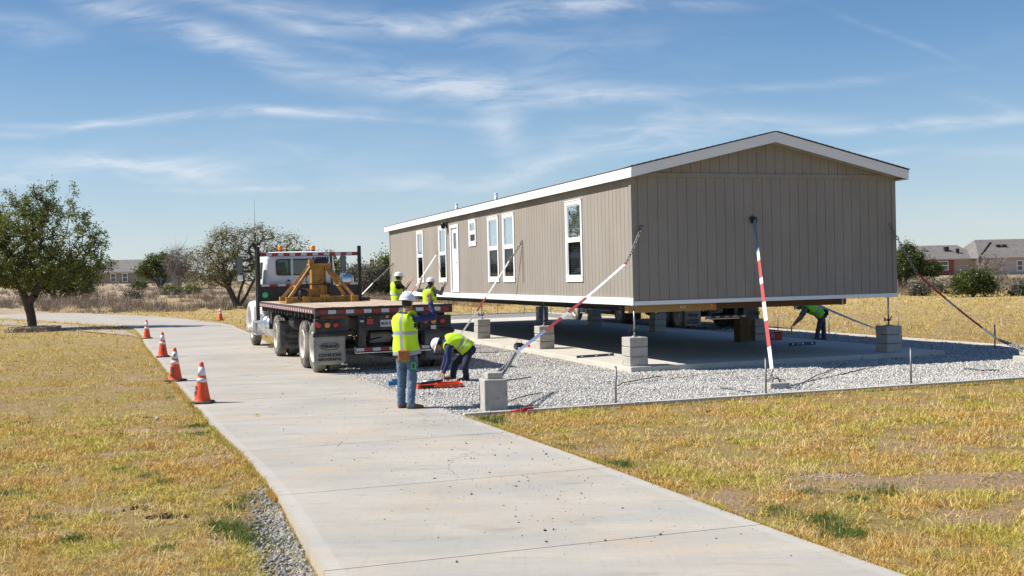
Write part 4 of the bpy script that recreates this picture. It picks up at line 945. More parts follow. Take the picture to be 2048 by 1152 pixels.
    # beacons, antenna
    for x in (.72, 1.72):
        mb = MB(); Ml = Matrix.Translation((x,9.3,0)); mb.lathe([(.07,2.93),(.07,3.0),(.055,3.02),(.0,3.02)], 18, 0, Ml); bb = mb.build('beacon', m_panel, cab)
        mb = MB(); mb.lathe([(.075,3.02),(.08,3.05),(.076,3.13),(.06,3.155),(.0005,3.16)], 20, 0, Ml); mb.build('beacon_lens', m_amber, bb)
    mb = MB(); mb.tube([(.10,10.6,2.75),(.11,10.6,3.8),(.12,10.6,4.70)], [.009,.007,.004], 6); mb.cyl((.10,10.6,2.6),(.10,10.6,2.8),.018,8); mb.bar((.10,10.6,2.65),(.24,10.58,2.62),.02,.02); mb.build('antenna', m_panel, T)
    # headache rack
    R_ = MB()
    R_.mm(-.10,-.0,8.60,8.70,1.30,3.12); R_.mm(2.99,3.09,8.60,8.70,1.30,3.12); R_.mm(.0,2.99,8.61,8.69,2.82,2.93)
    rk = R_.build('headache_rack', m_panel, T, bevel=.005)
    tape(rk, .01, 2.98, 8.6095, 2.835, 2.915, 17, 0, 'x')
    MB().mm(.001,2.989,8.625,8.665,1.47,1.985).build('rack_panel', m_panel, rk)
    mb = MB(); tape(rk, .02, 1.0, 8.6245, 1.915, 1.98, 4, 1, 'x'); tape(rk, 2.2, 2.98, 8.6245, 1.915, 1.98, 3, 1, 'x')
    MB().mm(.93,.99,8.63,8.67,1.986,2.819).build('rack_post', m_galv, rk)
    MB().mm(2.13,2.19,8.63,8.67,1.986,2.819).build('rack_post', m_panel, rk)
    mb = MB(); mb.lathe([(.0,0),(.085,0),(.09,.008),(.085,.014),(.0005,.016)], 24, 0, Matrix.Translation((.13,8.62,1.66)) @ Matrix.Rotation(rad(90), 4, 'X')); mb.build('green_sticker', mat('green_vinyl', (.05,.50,.22), .5), rk)
    # exhaust stack with turned tip and grey side fairing
    mb = MB(); mb.tube([(-.07,8.80,.9),(-.07,8.80,2.9),(-.09,8.79,3.08),(-.17,8.77,3.19),(-.22,8.76,3.23)], [.055,.055,.055,.062,.066], 16); mb.build('exhaust_stack', m_panel, T)
    mb = MB(); mb.prism([(8.86,.95),(9.3,1.05),(9.22,2.55),(9.0,2.9),(8.86,2.9)], -.08, -.03, 0, None, 'x'); mb.build('side_fairing', mat('grey_fairing', (.20,.20,.21), .5, .3, vary=.1), T, bevel=.008)
    mb = MB(); loft(mb, [rrect(2.52,2.92,8.95,9.3,.05,1.47), rrect(2.52,2.92,8.95,9.3,.05,2.12), rrect(2.58,2.86,8.98,9.26,.05,2.24)]); mb.build('air_intake', m_chrome, T)
    return T
truck = make_truck()
tag(truck, 'white cab flatbed truck with dusty wheels parked half off the driveway', 'truck')
truck2 = copy_tree(truck)
for c in kids(truck2):
    if c.name.startswith(('antenna',)): bpy.data.objects.remove(c, do_unlink=True)
truck2.scale = (.92,)*3; P = hw(8.05, 13.6, -.01); truck2.location = P; truck2.rotation_euler[2] = rad(17.2)
tag(truck2, 'second flatbed truck in shadow behind the raised home', 'truck')
# ------------------------------------------------------------------ yellow lifting frame on the deck
m_yel = mat('worn_yellow_paint', (.36,.185,.03), .62, vary=.25, vs=3, fine=.08, dirt=((.14,.06,.025), .50, .70, 5), coat=.1)
JF = empty('jacking_frame', tw(0, 0, 0) , TROT, 'worn yellow steel lifting frame standing on the truck deck', 'lifting frame')
bz = 1.474
def jp(name, mb, m=None, bevel=.006): return mb.build(name, m or m_yel, JF, bevel=bevel)
mb = MB(); mb.mm(.96,1.26,4.97,5.22,bz+.10,2.50); mb.mm(.90,.955,4.94,5.26,bz+.10,2.46); mb.mm(1.27,1.30,4.94,5.26,1.7,2.46); mb.mm(.97,1.25,4.935,4.95,2.15,2.2); jp('tower', mb)
mb = MB(); mb.mm(.84,1.44,4.88,5.32,2.47,2.53); mb.mm(.84,.96,4.9,5.1,2.53,2.64); jp('cap_plate', mb)
mb = MB(); mb.cyl((1.02,5.1,2.62),(1.34,5.1,2.62),.095,18); mb.mm(1.0,1.36,4.98,5.2,2.531,2.60); mt_ = jp('hydraulic_motor', mb, m_panel, .01)
mb = MB(); mb.cyl((.90,5.08,2.58),(.98,5.0,2.70),.03,10); jp('fitting', mb, m_steel)
mb = MB(); mb.cyl((1.37,5.04,2.56),(1.37,5.04,2.72),.025,8); jp('fitting', mb, m_steel)
for y0, y1 in ((4.96, 4.45), (5.24, 5.62)):
    mb = MB(); mb.bar((.90,y0,2.46),(.20,y1,bz+.12),.05,.085); jp('strut', mb)
    mb = MB(); mb.bar((1.34,y0,2.46),(1.98,y1+.1,bz+.12),.05,.085); jp('strut', mb)
for k in (.25,.5,.75):
    pass
mb = MB(); mb.bar((.50,4.67,1.92),(.50,5.45,1.92),.06,.05); mb.bar((1.70,4.75,1.92),(1.70,5.5,1.92),.06,.05); jp('strut_tie', mb)
mb = MB(); mb.mm(.12,.30,4.36,4.55,bz,bz+.16); mb.mm(.12,.28,4.551,5.5,bz,bz+.05); mb.mm(.12,.30,5.51,5.7,bz,bz+.16); jp('foot', mb, bevel=.01)
mb = MB(); mb.mm(1.88,2.08,4.45,4.66,bz,bz+.17); mb.mm(1.9,2.06,4.661,5.6,bz,bz+.05); mb.mm(1.88,2.08,5.61,5.8,bz,bz+.16); jp('foot', mb, bevel=.01)
mb = MB(); mb.mm(.301,1.879,4.80,4.92,bz,bz+.15); mb.mm(.301,1.879,5.28,5.40,bz,bz+.15); mb.mm(.62,.80,4.72,4.799,bz+.0,bz+.17); mb.mm(1.1,1.34,4.70,4.799,bz+.12,bz+.20); mb.mm(1.18,1.24,4.74,4.799,bz,bz+.12); jp('base_beam', mb)
mb = MB(); mb.tube([(.62,4.86,1.98),(1.25,4.86,1.96),(1.35,4.88,1.97)], .022, 10); mb.ell((1.26,4.86,1.97),(.06,.05,.05)); mb.tube([(1.36,4.9,1.95),(1.38,4.95,1.62)], .03, 10); jp('hydraulic_ram', mb, m_steel, 0)
mb = MB(); mb.ell((.66,4.9,1.75),(.13,.13,.11)); mb.cyl((.66,4.9,1.62),(.66,4.9,1.75),.12,18); jp('pump', mb, m_panel, 0)
mb = MB()
for x in (.80,.86,.74): mb.mm(x,x+.03,4.83,5.0,bz+.151,bz+.34)
mb.mm(.72,.95,4.84,4.98,bz+.34,bz+.37); jp('pump_bracket', mb)
mb = MB(); mb.tube([(.80,4.86,1.78),(.72,4.8,2.1),(.84,4.85,2.42),(1.0,5.0,2.62)], .012, 8); mb.tube([(.6,4.85,1.8),(.5,4.8,1.6),(.7,4.75,1.5)], .012, 8); jp('hose', mb, m_panel, 0)
mb = MB(); mb.cyl((2.1,4.9,bz+.05),(2.38,4.95,bz+.05),.05,12); mb.box((2.44,4.96,bz+.05),(.12,.12,.1)); tmp = mb.build('tow_shackle', m_steel, None, loc=tw(0,0,0), rz=TROT, bevel=.01); tag(tmp, 'dark steel shackle lying on the truck deck right of the yellow frame', 'shackle')
# ------------------------------------------------------------------ people
m_skin = mat('skin', (.36,.19,.125), .55, vary=.12, vs=12, fine=.05)
m_jean = mat('blue_denim', (.07,.125,.20), .9, vary=.28, vs=6, fine=.2, fs=60, dirt=((.16,.23,.31), .48, .7, 7))
m_navy = mat('navy_shirt', (.022,.035,.11), .9, vary=.25, vs=8)
m_navyp = mat('navy_trousers', (.018,.022,.045), .9, vary=.25, vs=8)
m_black = mat('black_cloth', (.014,.014,.016), .9, vary=.3, vs=8)
m_greysh = mat('grey_shirt', (.17,.175,.20), .9, vary=.2, vs=8)
m_greyp = mat('grey_work_trousers', (.07,.08,.11), .9, vary=.25, vs=8)
m_boot = mat('tan_work_boot', (.15,.085,.04), .8, vary=.25, vs=12)
m_hair = mat('dark_hair', (.012,.009,.008), .6)
m_vis = mat('hi_vis_yellow', (.54,.80,.02), .75, vary=.14, vs=7, fine=.04)
m_visg = mat('hi_vis_green', (.26,.85,.03), .7, vary=.06, vs=5, fine=.04)
m_refl = mat('silver_reflective_tape', (.33,.34,.355), .45, vary=.1)
m_hat = mat('white_hard_hat', (.80,.80,.80), .3, vary=.02, fine=.01, coat=.3)
m_leather = mat('brown_leather', (.32,.125,.03), .7, vary=.25, vs=9)
def bones(mb, pts, rr, n=14):
    """tapered limb with round joints, densely sampled"""
    P = [Vector(p) for p in pts]; path = []; R = []
    for i in range(len(P)-1):
        L = (P[i+1]-P[i]).length; k = max(2, int(L/.02))
        for j in range(k):
            t = j/k; path.append(P[i].lerp(P[i+1], t)); R.append(rr[i]+(rr[i+1]-rr[i])*t)
    path.append(P[-1]); R.append(rr[-1])
    mb.tube(path, R, n)
    for p, r in zip(P, rr): mb.ell(p, (r*.99,)*3, 0, n, 8)
def hand(mb, w_, d, nrm, spread=.22, curl=.25, side=1, s=1.0):
    """w_ wrist, d direction of the fingers, nrm palm normal, side +1/-1 picks the thumb side"""
    d = Vector(d).normalized(); nrm = Vector(nrm); nrm = (nrm-d*nrm.dot(d)).normalized(); a = d.cross(nrm)*side; w_ = Vector(w_)
    pm = Matrix((a, nrm, d)).transposed()
    mb.ell(w_+d*.055*s, (.043*s,.020*s,.056*s), 0, 14, 10, pm)
    for k, (off, L) in enumerate(((-.030,.066),(-.010,.078),(.011,.073),(.030,.056))):
        b = w_+d*.092*s+a*off*s; dd = (d+a*(off*spread*28)*.25).normalized()
        d2_ = (dd+nrm*curl).normalized(); d3 = (dd+nrm*curl*2.6).normalized()
        p1 = b+dd*L*.42*s; p2 = p1+d2_*L*.34*s; p3 = p2+d3*L*.26*s
        bones(mb, [b-dd*.03*s, b, p1, p2, p3], [.0105*s,.0100*s,.0095*s,.0088*s,.0078*s], 8)
    b = w_+d*.025*s-a*.030*s; t1 = (d*.7-a*.8+nrm*.25).normalized(); p1 = b+t1*.035*s; p2 = p1+(d*.9-a*.45+nrm*.3).normalized()*.032*s; p3 = p2+(d*.95-a*.2+nrm*.35).normalized()*.022*s
    bones(mb, [b, p1, p2, p3], [.014*s,.0125*s,.011*s,.009*s], 8)
def make_person(nm_label, J, mats, feet, s=1.0, vest=m_vis, hair='short', stripe='T', grp='workers in high visibility vests'):
    """J: world joints. mats: dict skin shirt pants boot. Torso from pelvis to neck with lateral axes given by the hips and shoulders"""
    base = Vector((feet.x, feet.y, feet.z)); loc = lambda p: Vector(p)-base
    J = {k: loc(v) if isinstance(v, Vector) and not k.startswith('d_') else v for k, v in J.items()}
    root = empty('person', base, 0, nm_label, 'person', grp)
    parts = {k: MB() for k in ('skin', 'shirt', 'pants', 'boot', 'hair')}
    sh, pa, sk, bo = parts['shirt'], parts['pants'], parts['skin'], parts['boot']
    pel, neck = J['pelvis'], J['neck']; rS = (J['sr']-J['sl']).normalized(); rH = (J['hipr']-J['hipl']).normalized()
    chest = J.get('chest', pel.lerp(neck, .62))
    spine = []; Np = 26
    for i in range(Np+1):
        t = i/Np; spine.append(pel*(1-t)**2 + (2*chest-.5*(pel+neck))*2*t*(1-t) + neck*t*t)
    prof = [(0,.172,.128),(.12,.168,.122),(.3,.150,.112),(.5,.165,.122),(.7,.185,.130),(.82,.180,.120),(.90,.140,.100),(.96,.085,.075),(1.0,.062,.062)]
    def pr(t):
        for (a, x0, y0), (b, x1, y1) in zip(prof[:-1], prof[1:]):
            if a <= t <= b: q = (t-a)/(b-a); return (x0+(x1-x0)*q)*s, (y0+(y1-y0)*q)*s
        return prof[-1][1]*s, prof[-1][2]*s
    def ring(i, add=0, n=28, sc=1):
        t = i/Np; T_ = (spine[min(i+1,Np)]-spine[max(i-1,0)]).normalized(); r = rH.lerp(rS, t); r = (r-T_*r.dot(T_)).normalized(); f = T_.cross(r)   # f points backwards or forwards consistently
        a, b = pr(t); return [spine[i]+r*((a+add)*sc*math.cos(q))+f*((b+add)*sc*math.sin(q)) for q in (2*math.pi*k/n for k in range(n))], t, r, f
    rings = [ring(i)[0] for i in range(Np+1)]
    loft(sh, [[tuple(v) for v in r_] for r_ in rings[2:]])
    for c in ((.05, 'pants'),): pass
    loft(pa, [[tuple(v) for v in r_] for r_ in rings[:4]])
    pa.ell(pel-(chest-pel).normalized()*.03, (.155*s,.13*s,.12*s))
    # arms
    for q in ('l', 'r'):
        S, E, Wr = J['s'+q], J['e'+q], J['w'+q]
        sl = J.get('sleeve_'+q, 1.0)    # 1 long, 0.45 short
        bones(sh, [chest.lerp(neck,.45).lerp(S,.45), S], [.075*s,.068*s])
        if sl >= 1:
            bones(sh, [S, E, Wr], [.066*s,.054*s,.040*s]); bones(sk, [E.lerp(Wr,.9), Wr], [.03*s,.028*s])
        elif sl >= .5:
            bones(sh, [S, E], [.066*s,.054*s]); bones(sk, [S.lerp(E,.8), E, Wr], [.040*s,.041*s,.028*s])
        else:
            bones(sh, [S, S.lerp(E,.62)], [.066*s,.062*s]); bones(sk, [S.lerp(E,.5), E, Wr], [.042*s,.040*s,.028*s])
        hand(sk, Wr, J['hand'+q]-Wr, J['d_palm'+q], side=J.get('thumb_'+q, 1), curl=J.get('curl_'+q, .25), s=s)
        H, K, A = J['hip'+q], J['k'+q], J['a'+q]
        bones(pa, [H.lerp(pel,.3), H, K, A], [.10*s,.098*s,.073*s,.066*s])
        bones(pa, [A, A+Vector((0,0,-.03))*s], [.068*s,.066*s])
        tdir = Vector(J['d_toe'+q]).normalized()
        heel = A+Vector((0,0,-.055*s))-tdir*.03*s; toe = A+Vector((0,0,-.075*s))+tdir*.17*s
        bones(bo, [A, heel], [.05*s,.048*s]); bones(bo, [heel, A+Vector((0,0,-.06*s))+tdir*.08*s, toe], [.047*s,.046*s,.040*s])
    # head
    hd = J['head']; fw = Vector(J['d_face']).normalized(); up = Vector(J.get('d_up', (0,0,1))); up = (up-fw*up.dot(fw)).normalized(); rt = fw.cross(up)
    HM = Matrix((rt, fw, up)).transposed()
    sk.ell(hd, (.076*s,.092*s,.105*s), 0, 20, 14, HM); sk.ell(hd+fw*.028*s-up*.055*s, (.055*s,.062*s,.058*s), 0, 16, 10, HM)
    sk.ell(hd+fw*.095*s-up*.018*s, (.014*s,.02*s,.026*s), 0, 10, 8, HM)
    for q in (-1, 1): sk.ell(hd+rt*q*.078*s-up*.012*s, (.012*s,.02*s,.032*s), 0, 10, 8, HM)
    bones(sk, [neck-(neck-chest).normalized()*.02, hd-up*.06*s-fw*.015*s], [.060*s,.056*s])
    ha = parts['hair']; ha.ell(hd-fw*.014*s+up*.004*s, (.080*s,.088*s,.104*s), 0, 18, 12, HM)
    if hair == 'long': ha.ell(hd-fw*.055*s-up*.085*s, (.075*s,.05*s,.11*s), 0, 14, 10, HM); ha.ell(hd-fw*.06*s-up*.17*s, (.05*s,.035*s,.09*s), 0, 14, 10, HM)
    names = [k for k in parts if parts[k].v]; tmp = MB()
    for k in names: tmp.add(parts[k].v, parts[k].f)
    o = tmp.build('body', [], root)
    md = o.modifiers.new('r', 'REMESH'); md.mode = 'VOXEL'; md.voxel_size = .0075*s; md.use_smooth_shade = True
    sm = o.modifiers.new('s', 'SMOOTH'); sm.factor = .5; sm.iterations = 3
    dg = bpy.context.evaluated_depsgraph_get(); dg.update()
    me = bpy.data.meshes.new_from_object(o.evaluated_get(dg)); o.modifiers.clear(); old = o.data; o.data = me; me.name = 'body'; bpy.data.meshes.remove(old)
    kd = kdtree.KDTree(sum(len(parts[k].v) for k in names)); lab = []
    for k in names:
        for v in parts[k].v: kd.insert(v, len(lab)); lab.append(k)
    kd.balance()
    me.materials.clear(); order = ['skin', 'shirt', 'pants', 'boot', 'hair']
    for k in order: me.materials.append(mats.get(k, m_hair if k == 'hair' else m_skin))
    vl = []; nrm = [v.normal.copy() for v in me.vertices]; newco = []
    for v in me.vertices:
        k = lab[kd.find(v.co)[1]]
        if k == 'hair' or k == 'skin':
            r_ = v.co-hd; y_ = r_.dot(fw); z_ = r_.dot(up)
            if r_.length < .2*s:
                if y_ > .012*s and z_ < .07*s: k = 'skin'
                elif k == 'skin' and y_ < -.005*s and z_ > -.055*s: k = 'hair'
        vl.append(k)
        if k in ('shirt', 'pants'):
            p_ = v.co; d_ = mnoise.noise(p_*9+Vector((7,3,1)))*.010 + mnoise.noise(Vector((p_.x*22, p_.y*22, p_.z*34)))*.006
            newco.append(p_ + nrm[v.index]*d_*s)
        else: newco.append(v.co.copy())
    me.vertices.foreach_set('co', np.array([tuple(q) for q in newco], dtype=np.float32).ravel())
    for p_ in me.polygons:
        p_.use_smooth = True; c = [vl[i] for i in p_.vertices]; p_.material_index = order.index(max(set(c), key=c.count))
    me.update()
    # eyes (dark lids) only where the face can be seen
    [None for _ in ()]
    for q in (-1, 1): MB().ell(hd+rt*q*.030*s+fw*.082*s+up*.012*s, (.013*s,.006*s,.007*s), 0, 10, 6, HM).build('eye', m_hair, root)
    # vest
    def vring(i, n=56):
        t = i/Np; rr_, t, r, f = ring(i, 0, n); add = .030+.028*(1-t) ; c = spine[i]; out = []
        for k, v in enumerate(rr_):
            e = (v-c).normalized(); out.append(v+e*(add + .006*math.sin(5*2*math.pi*k/n+i*.5))*s)
        return out
    first = 1; vm = MB(); n = 56; VR = [vring(i) for i in range(first, Np-1)]
    # extra hem below
    hem = [v+(spine[0]-spine[2]).normalized()*.03*s+(v-spine[first]).normalized()*.006 for v in VR[0]]; VR = [hem]+VR
    vs = [tuple(v) for r_ in VR for v in r_]; fs = []; ms = []
    fwd = None
    # which angle is the front: compare the ring axis with the facing of the chest
    _, _, r_mid, f_mid = ring(int(Np*.6)); chest_f = rS.cross((neck-pel).normalized()) * -1
    chest_f = (neck-pel).normalized().cross(rS)
    for i in range(len(VR)-1):
        t = (i+first)/Np
        for k in range(n):
            c = (VR[i][k]+VR[i+1][(k+1) % n])/2
            q = 2*math.pi*(k+.5)/n; lat = math.cos(q); fr = math.sin(q)*(1 if f_mid.dot(chest_f) > 0 else -1)
            arm = False
            for S in (J['sl'], J['sr']):
                if (c-S).length < .098*s or ((c-(S+(pel-neck).normalized()*.075*s)).length < .085*s): arm = True
            if arm: continue
            if fr > .2 and abs(lat) < .03+.55*max(0, t-.62): continue           # open front and V neck
            if fr > 0 and t > .9: continue
            mi = 0
            if stripe == 'T':
                if .42 < t < .50 or t < .09: mi = 1
                if fr < -.2 and -.02 < lat < .25: mi = 1
                if fr > .2 and .45 < abs(lat) < .66: mi = 1
            elif stripe == 'X':
                if .30 < t < .38 or .16 < t < .22: mi = 1
                if fr < 0 and abs(abs(lat)-max(0, (t-.35)*1.1)) < .11 and t > .35: mi = 1
            elif stripe == 'band':
                if .25 < t < .34: mi = 1
                if fr > .1 and .45 < abs(lat) < .62: mi = 1
            fs.append((i*n+k, i*n+(k+1) % n, (i+1)*n+(k+1) % n, (i+1)*n+k)); ms.append(mi)
    # shoulder straps
    vm.add(vs, fs, 0, True); vm.m = ms
    v_ = vm.build('vest', [vest, m_refl], root, fix=False)
    bm = bmesh.new(); bm.from_mesh(v_.data); bmesh.ops.delete(bm, geom=[q for q in bm.verts if not q.link_faces], context='VERTS'); bm.normal_update(); bm.to_mesh(v_.data); bm.free()
    so_ = v_.modifiers.new('t', 'SOLIDIFY'); so_.thickness = .006; so_.offset = 0
    for S in (J['sl'], J['sr']):
        mb = MB(); a = S.lerp(neck, .42); u_ = (neck-pel).normalized(); bk = -chest_f.normalized()
        pts = []
        for k in range(9):
            q = math.pi*(k/8); pts.append(a - u_*.035*s + u_*(.095*math.sin(q))*s + bk*(.115*math.cos(q))*s)
        mb.tube(pts, [.052*s]*9, 10, 0, False, True, .22); mb.build('vest_strap', vest, v_)
    # hard hat
    Mh = Matrix.Translation(hd+up*.045*s-fw*.004) @ HM.to_4x4() @ Matrix.Rotation(rad(-6), 4, 'X') @ Matrix.Diagonal((s*1.0,s*1.12,s,1))
    mb = MB(); mb.lathe([(.128,-.012),(.134,-.006),(.122,.006),(.118,.03),(.110,.062),(.092,.090),(.062,.110),(.03,.119),(.0005,.121)], 32, 0, Mh)
    mb.lathe([(.126,-.012),(.112,.004),(.108,.03),(.10,.06),(.0005,.105)], 32, 0, Mh)
    for x in (-.03, 0, .03):
        pts = [Mh @ Vector((x, .118*math.cos(a), .004+.119*math.sin(a)*(1 if abs(x) < .01 else .97))) for a in [math.pi*k/16 for k in range(1, 16)]]
        mb.tube(pts, .006, 6, 0, True)
    vs = []; nb = 12   # peak
    for k in range(nb+1):
        a = rad(25+130*k/nb); vs += [Mh @ Vector((.122*math.cos(a), .122*math.sin(a), .0)), Mh @ Vector((.137*math.cos(a), .137*math.sin(a)+.045*math.sin(math.pi*k/nb), -.014)), Mh @ Vector((.137*math.cos(a), .137*math.sin(a)+.045*math.sin(math.pi*k/nb), -.009)), Mh @ Vector((.122*math.cos(a), .122*math.sin(a), .008))]
    mb.add(vs, [(k*4+j, k*4+(j+1) % 4, (k+1)*4+(j+1) % 4, (k+1)*4+j) for k in range(nb) for j in range(4)], 0, True)
    mb.build('hard_hat', m_hat, root)
    return root, J, spine
V3 = Vector
# --- 1: standing in the foreground with his back to us
Y = 16.95; g = lambda x, y, d=0: gy(x, y, Y+d)
J = dict(pelvis=g(814,709), neck=g(812,627), chest=g(810,658,-.02), sl=g(793,638,.08), sr=g(829,638,-.08), er=g(867,634,.05), wr=g(861,607,.12), handr=g(858.5,592,.14),
         el=g(799,662,.32), wl=g(812,648,.50), handl=g(818,640,.58), hipl=g(804,716,.04), hipr=g(824,716,-.04), kl=g(804,760,.07), kr=g(825,760,-.0), al=g(803,804,.06), ar=g(822,806,-.06),
         head=g(815,606,.03), d_face=V3((.62,.78,-.02)), d_palml=V3((.3,0,-1)), d_palmr=V3((-.25,.97,0)), d_toel=V3((.62,.78,0)), d_toer=V3((.96,.25,0)), thumb_r=1, thumb_l=-1, curl_r=.12)

p1, J1, sp1 = make_person('standing worker seen from behind in blue jeans, right hand raised, leather pouch on belt', J, dict(skin=m_skin, shirt=m_navy, pants=m_jean, boot=m_boot), gz(814,817), 1.0)
loc1 = lambda P: P - p1.location
mb = MB(); q = [loc1(g(x, y, d)) for x, y, d in ((787,701,.06),(800,703,-.16),(818,704,-.17),(836,703,-.05))]
mb.tube(q, .02, 8); mb.build('belt', m_black, p1)
mb = MB(); c = loc1(g(807.5,710.5,-.235)); loft(mb, [[(c.x+x*w, c.y+y*.05, c.z+z) for x, y in ((-1,-1),(1,-1),(1,1),(-1,1))] for z, w in ((-.10,.085),(-.06,.095),(.03,.08),(.085,.07))]); 
po = mb.build('tool_pouch', m_leather, p1, bevel=.02)
mb = MB(); mb.box((c.x+.0, c.y-.055, c.z+.03), (.155,.014,.09)); mb.build('pouch_flap', m_leather, po, bevel=.006)
m_greenp = mat('green_plastic', (.04,.42,.12), .4); mb = MB(); c = loc1(g(827,731,-.21)); mb.box(c, (.075,.03,.125)); tm = mb.build('tape_measure', m_greenp, p1, bevel=.015)
mb = MB(); mb.box((c.x,c.y-.017,c.z-.005), (.035,.006,.07)); mb.build('tape_window', m_panel, tm, bevel=.005); mb = MB(); mb.cyl((c.x,c.y,c.z+.06),(c.x-.01,c.y+.04,c.z+.17),.006,6); mb.build('clip', m_steel, tm)
# --- 2: bent over, reaching to the ground
Y = 21.35; g = lambda x, y, d=0: gy(x, y, Y+d)
J = dict(pelvis=g(936,698), neck=g(889,686,-.03), chest=g(912,682,-.02), sl=g(898,691,.17), sr=g(896,697,-.19), er=g(897,724,-.20), wr=g(888,744,-.16), handr=g(883,753,-.13),
         el=g(890,722,.10), wl=g(884,739,.05), handl=g(880,748,.02), hipl=g(935,704,.10), hipr=g(937,704,-.10), kl=g(912,727,.10), kr=g(930,731,-.28), al=g(906,749,.14), ar=g(932,753,-.12),
         head=g(877,690,-.02), d_face=V3((-.45,-.1,-.9)), d_up=V3((-.9,0,.35)), d_palml=V3((.5,.3,0)), d_palmr=V3((.6,.3,0)), d_toel=V3((-.97,-.1,0)), d_toer=V3((-.9,-.35,0)), curl_r=.5, curl_l=.5, thumb_r=-1)
p2, J2, sp2 = make_person('worker bent double over tools on the gravel, navy clothes and yellow vest', J, dict(skin=m_skin, shirt=m_navy, pants=m_navyp, boot=m_boot), gz(920,760), .93, stripe='X')
# --- platform for the two behind the truck
m_pallet = mat('pallet_wood', (.33,.24,.15), .85, vary=.25, vs=4, stretch=(1,6,1))
pl = empty('work_platform', Vector((-2.75,30.0,0)), TROT, 'low timber work platform on the gravel behind the truck', 'platform')
mb = MB()
for k in range(9): mb.mm(-.95,.95,-1.6+k*.36,-1.6+k*.36+.33,.30,.335)
mb.build('boards', m_pallet, pl)
for xx in (-.9, -.05, .8): MB().mm(xx,xx+.09,-1.55,1.55,.01,.299).build('bearer', m_pallet, pl)
# --- 3: profile, black T-shirt
Y = 30.9; g = lambda x, y, d=0: gy(x, y, Y+d)
J = dict(pelvis=g(795,602), neck=g(793.5,562), chest=g(793,580), sl=g(792,567,.17), sr=g(796,568,-.17), er=g(811,578,-.16), wr=g(820,564.5,-.1), handr=g(823,556.5,-.08),
         el=g(806,582,.25), wl=g(814,568,.32), handl=g(817,560,.34), hipl=g(794,607,.09), hipr=g(795.5,607,-.09), kl=g(796,636,.10), kr=g(798,636,-.10), al=g(794,664.5,.12), ar=g(797,665,-.12),
         head=g(798,555,0), d_face=V3((.85,.5,.0)), d_palml=V3((.8,.5,0)), d_palmr=V3((.8,.5,0)), d_toel=V3((.9,.4,0)), d_toer=V3((.9,.4,0)), sleeve_l=.4, sleeve_r=.4, thumb_l=-1, curl_r=.15)
f3 = gy(795,670,Y); f3.z = .335
p3_, _, _ = make_person('worker behind the truck in black T-shirt, face in profile, one bare arm raised', J, dict(skin=m_skin, shirt=m_black, pants=m_navyp, boot=m_boot), f3, 1.0, stripe='band')
# --- 4: both arms raised, grey sleeves
Y = 29.0; g = lambda x, y, d=0: gy(x, y, Y+d)
J = dict(pelvis=g(859,616), neck=g(860,576), chest=g(859,594), sl=g(849,581.5,.08), sr=g(870,582,-.08), er=g(882,587,.02), wr=g(887,573,.12), handr=g(889,564.5,.15),
         el=g(836,580,.05), wl=g(841,564.5,.16), handl=g(843,556,.20), hipl=g(854,621,.04), hipr=g(864,621,-.04), kl=g(854,648,.0), kr=g(865,648,-.08), al=g(853,676,.02), ar=g(865,677,-.05),
         head=g(862,566,.02), d_face=V3((.75,.65,.05)), d_palml=V3((.3,.95,0)), d_palmr=V3((.3,.95,0)), d_toel=V3((.5,.85,0)), d_toer=V3((.6,.8,0)), sleeve_l=.55, thumb_l=-1, curl_r=.12, curl_l=.12)
f4 = gy(859,680,Y); f4.z = .335
p4_, _, _ = make_person('worker behind the truck with both arms raised, grey sleeves and long dark hair', J, dict(skin=m_skin, shirt=m_greysh, pants=m_jean, boot=m_boot), f4, .95, hair='long', stripe='none')
# --- 5: stooping beyond the slab under the home
Y = 31.0; g = lambda x, y, d=0: gy(x, y, Y+d)
J = dict(pelvis=g(1643,629), neck=g(1606,616), chest=g(1624,618), sl=g(1609,620,-.17), sr=g(1610,619,.17), er=g(1604,636,.2), wr=g(1594,645,.18), handr=g(1589,650,.16),
         el=g(1598,635,-.2), wl=g(1587,649,-.18), handl=g(1583,654,-.17), hipl=g(1643,634,-.09), hipr=g(1644,634,.09), kl=g(1637,657,-.10), kr=g(1647,656,.12), al=g(1634,675,-.10), ar=g(1648,675,.12),
         head=g(1597,612,0), d_face=V3((-.75,0,-.65)), d_up=V3((-.6,0,.8)), d_palml=V3((.4,0,-.3)), d_palmr=V3((.4,0,-.3)), d_toel=V3((-1,0,0)), d_toer=V3((-.9,.3,0)), sleeve_l=.4, sleeve_r=.4, curl_l=.9, curl_r=.5)
p5_, _, _ = make_person('worker stooping beyond the slab in a green vest, seen under the home', J, dict(skin=m_skin, shirt=m_greysh, pants=m_greyp, boot=m_boot), gz(1641,682), .95, vest=m_visg, stripe='X')
mb = MB(); c = g(1652,624,-.14)-p5_.location; mb.box(c, (.14,.1,.2)); mb.build('tool_pouch', m_black, p5_, bevel=.03)
mb = MB(); c = g(1583,655,-.17); mb.cyl((0,0,-.10),(0,0,-.02),.02,10); mb.cyl((0,0,-.2),(0,0,-.101),.03,12); t_ = mb.build('marking_paint_can', m_orange, None, loc=c); tag(t_, 'orange marking paint can held low by the stooping worker', 'paint can')
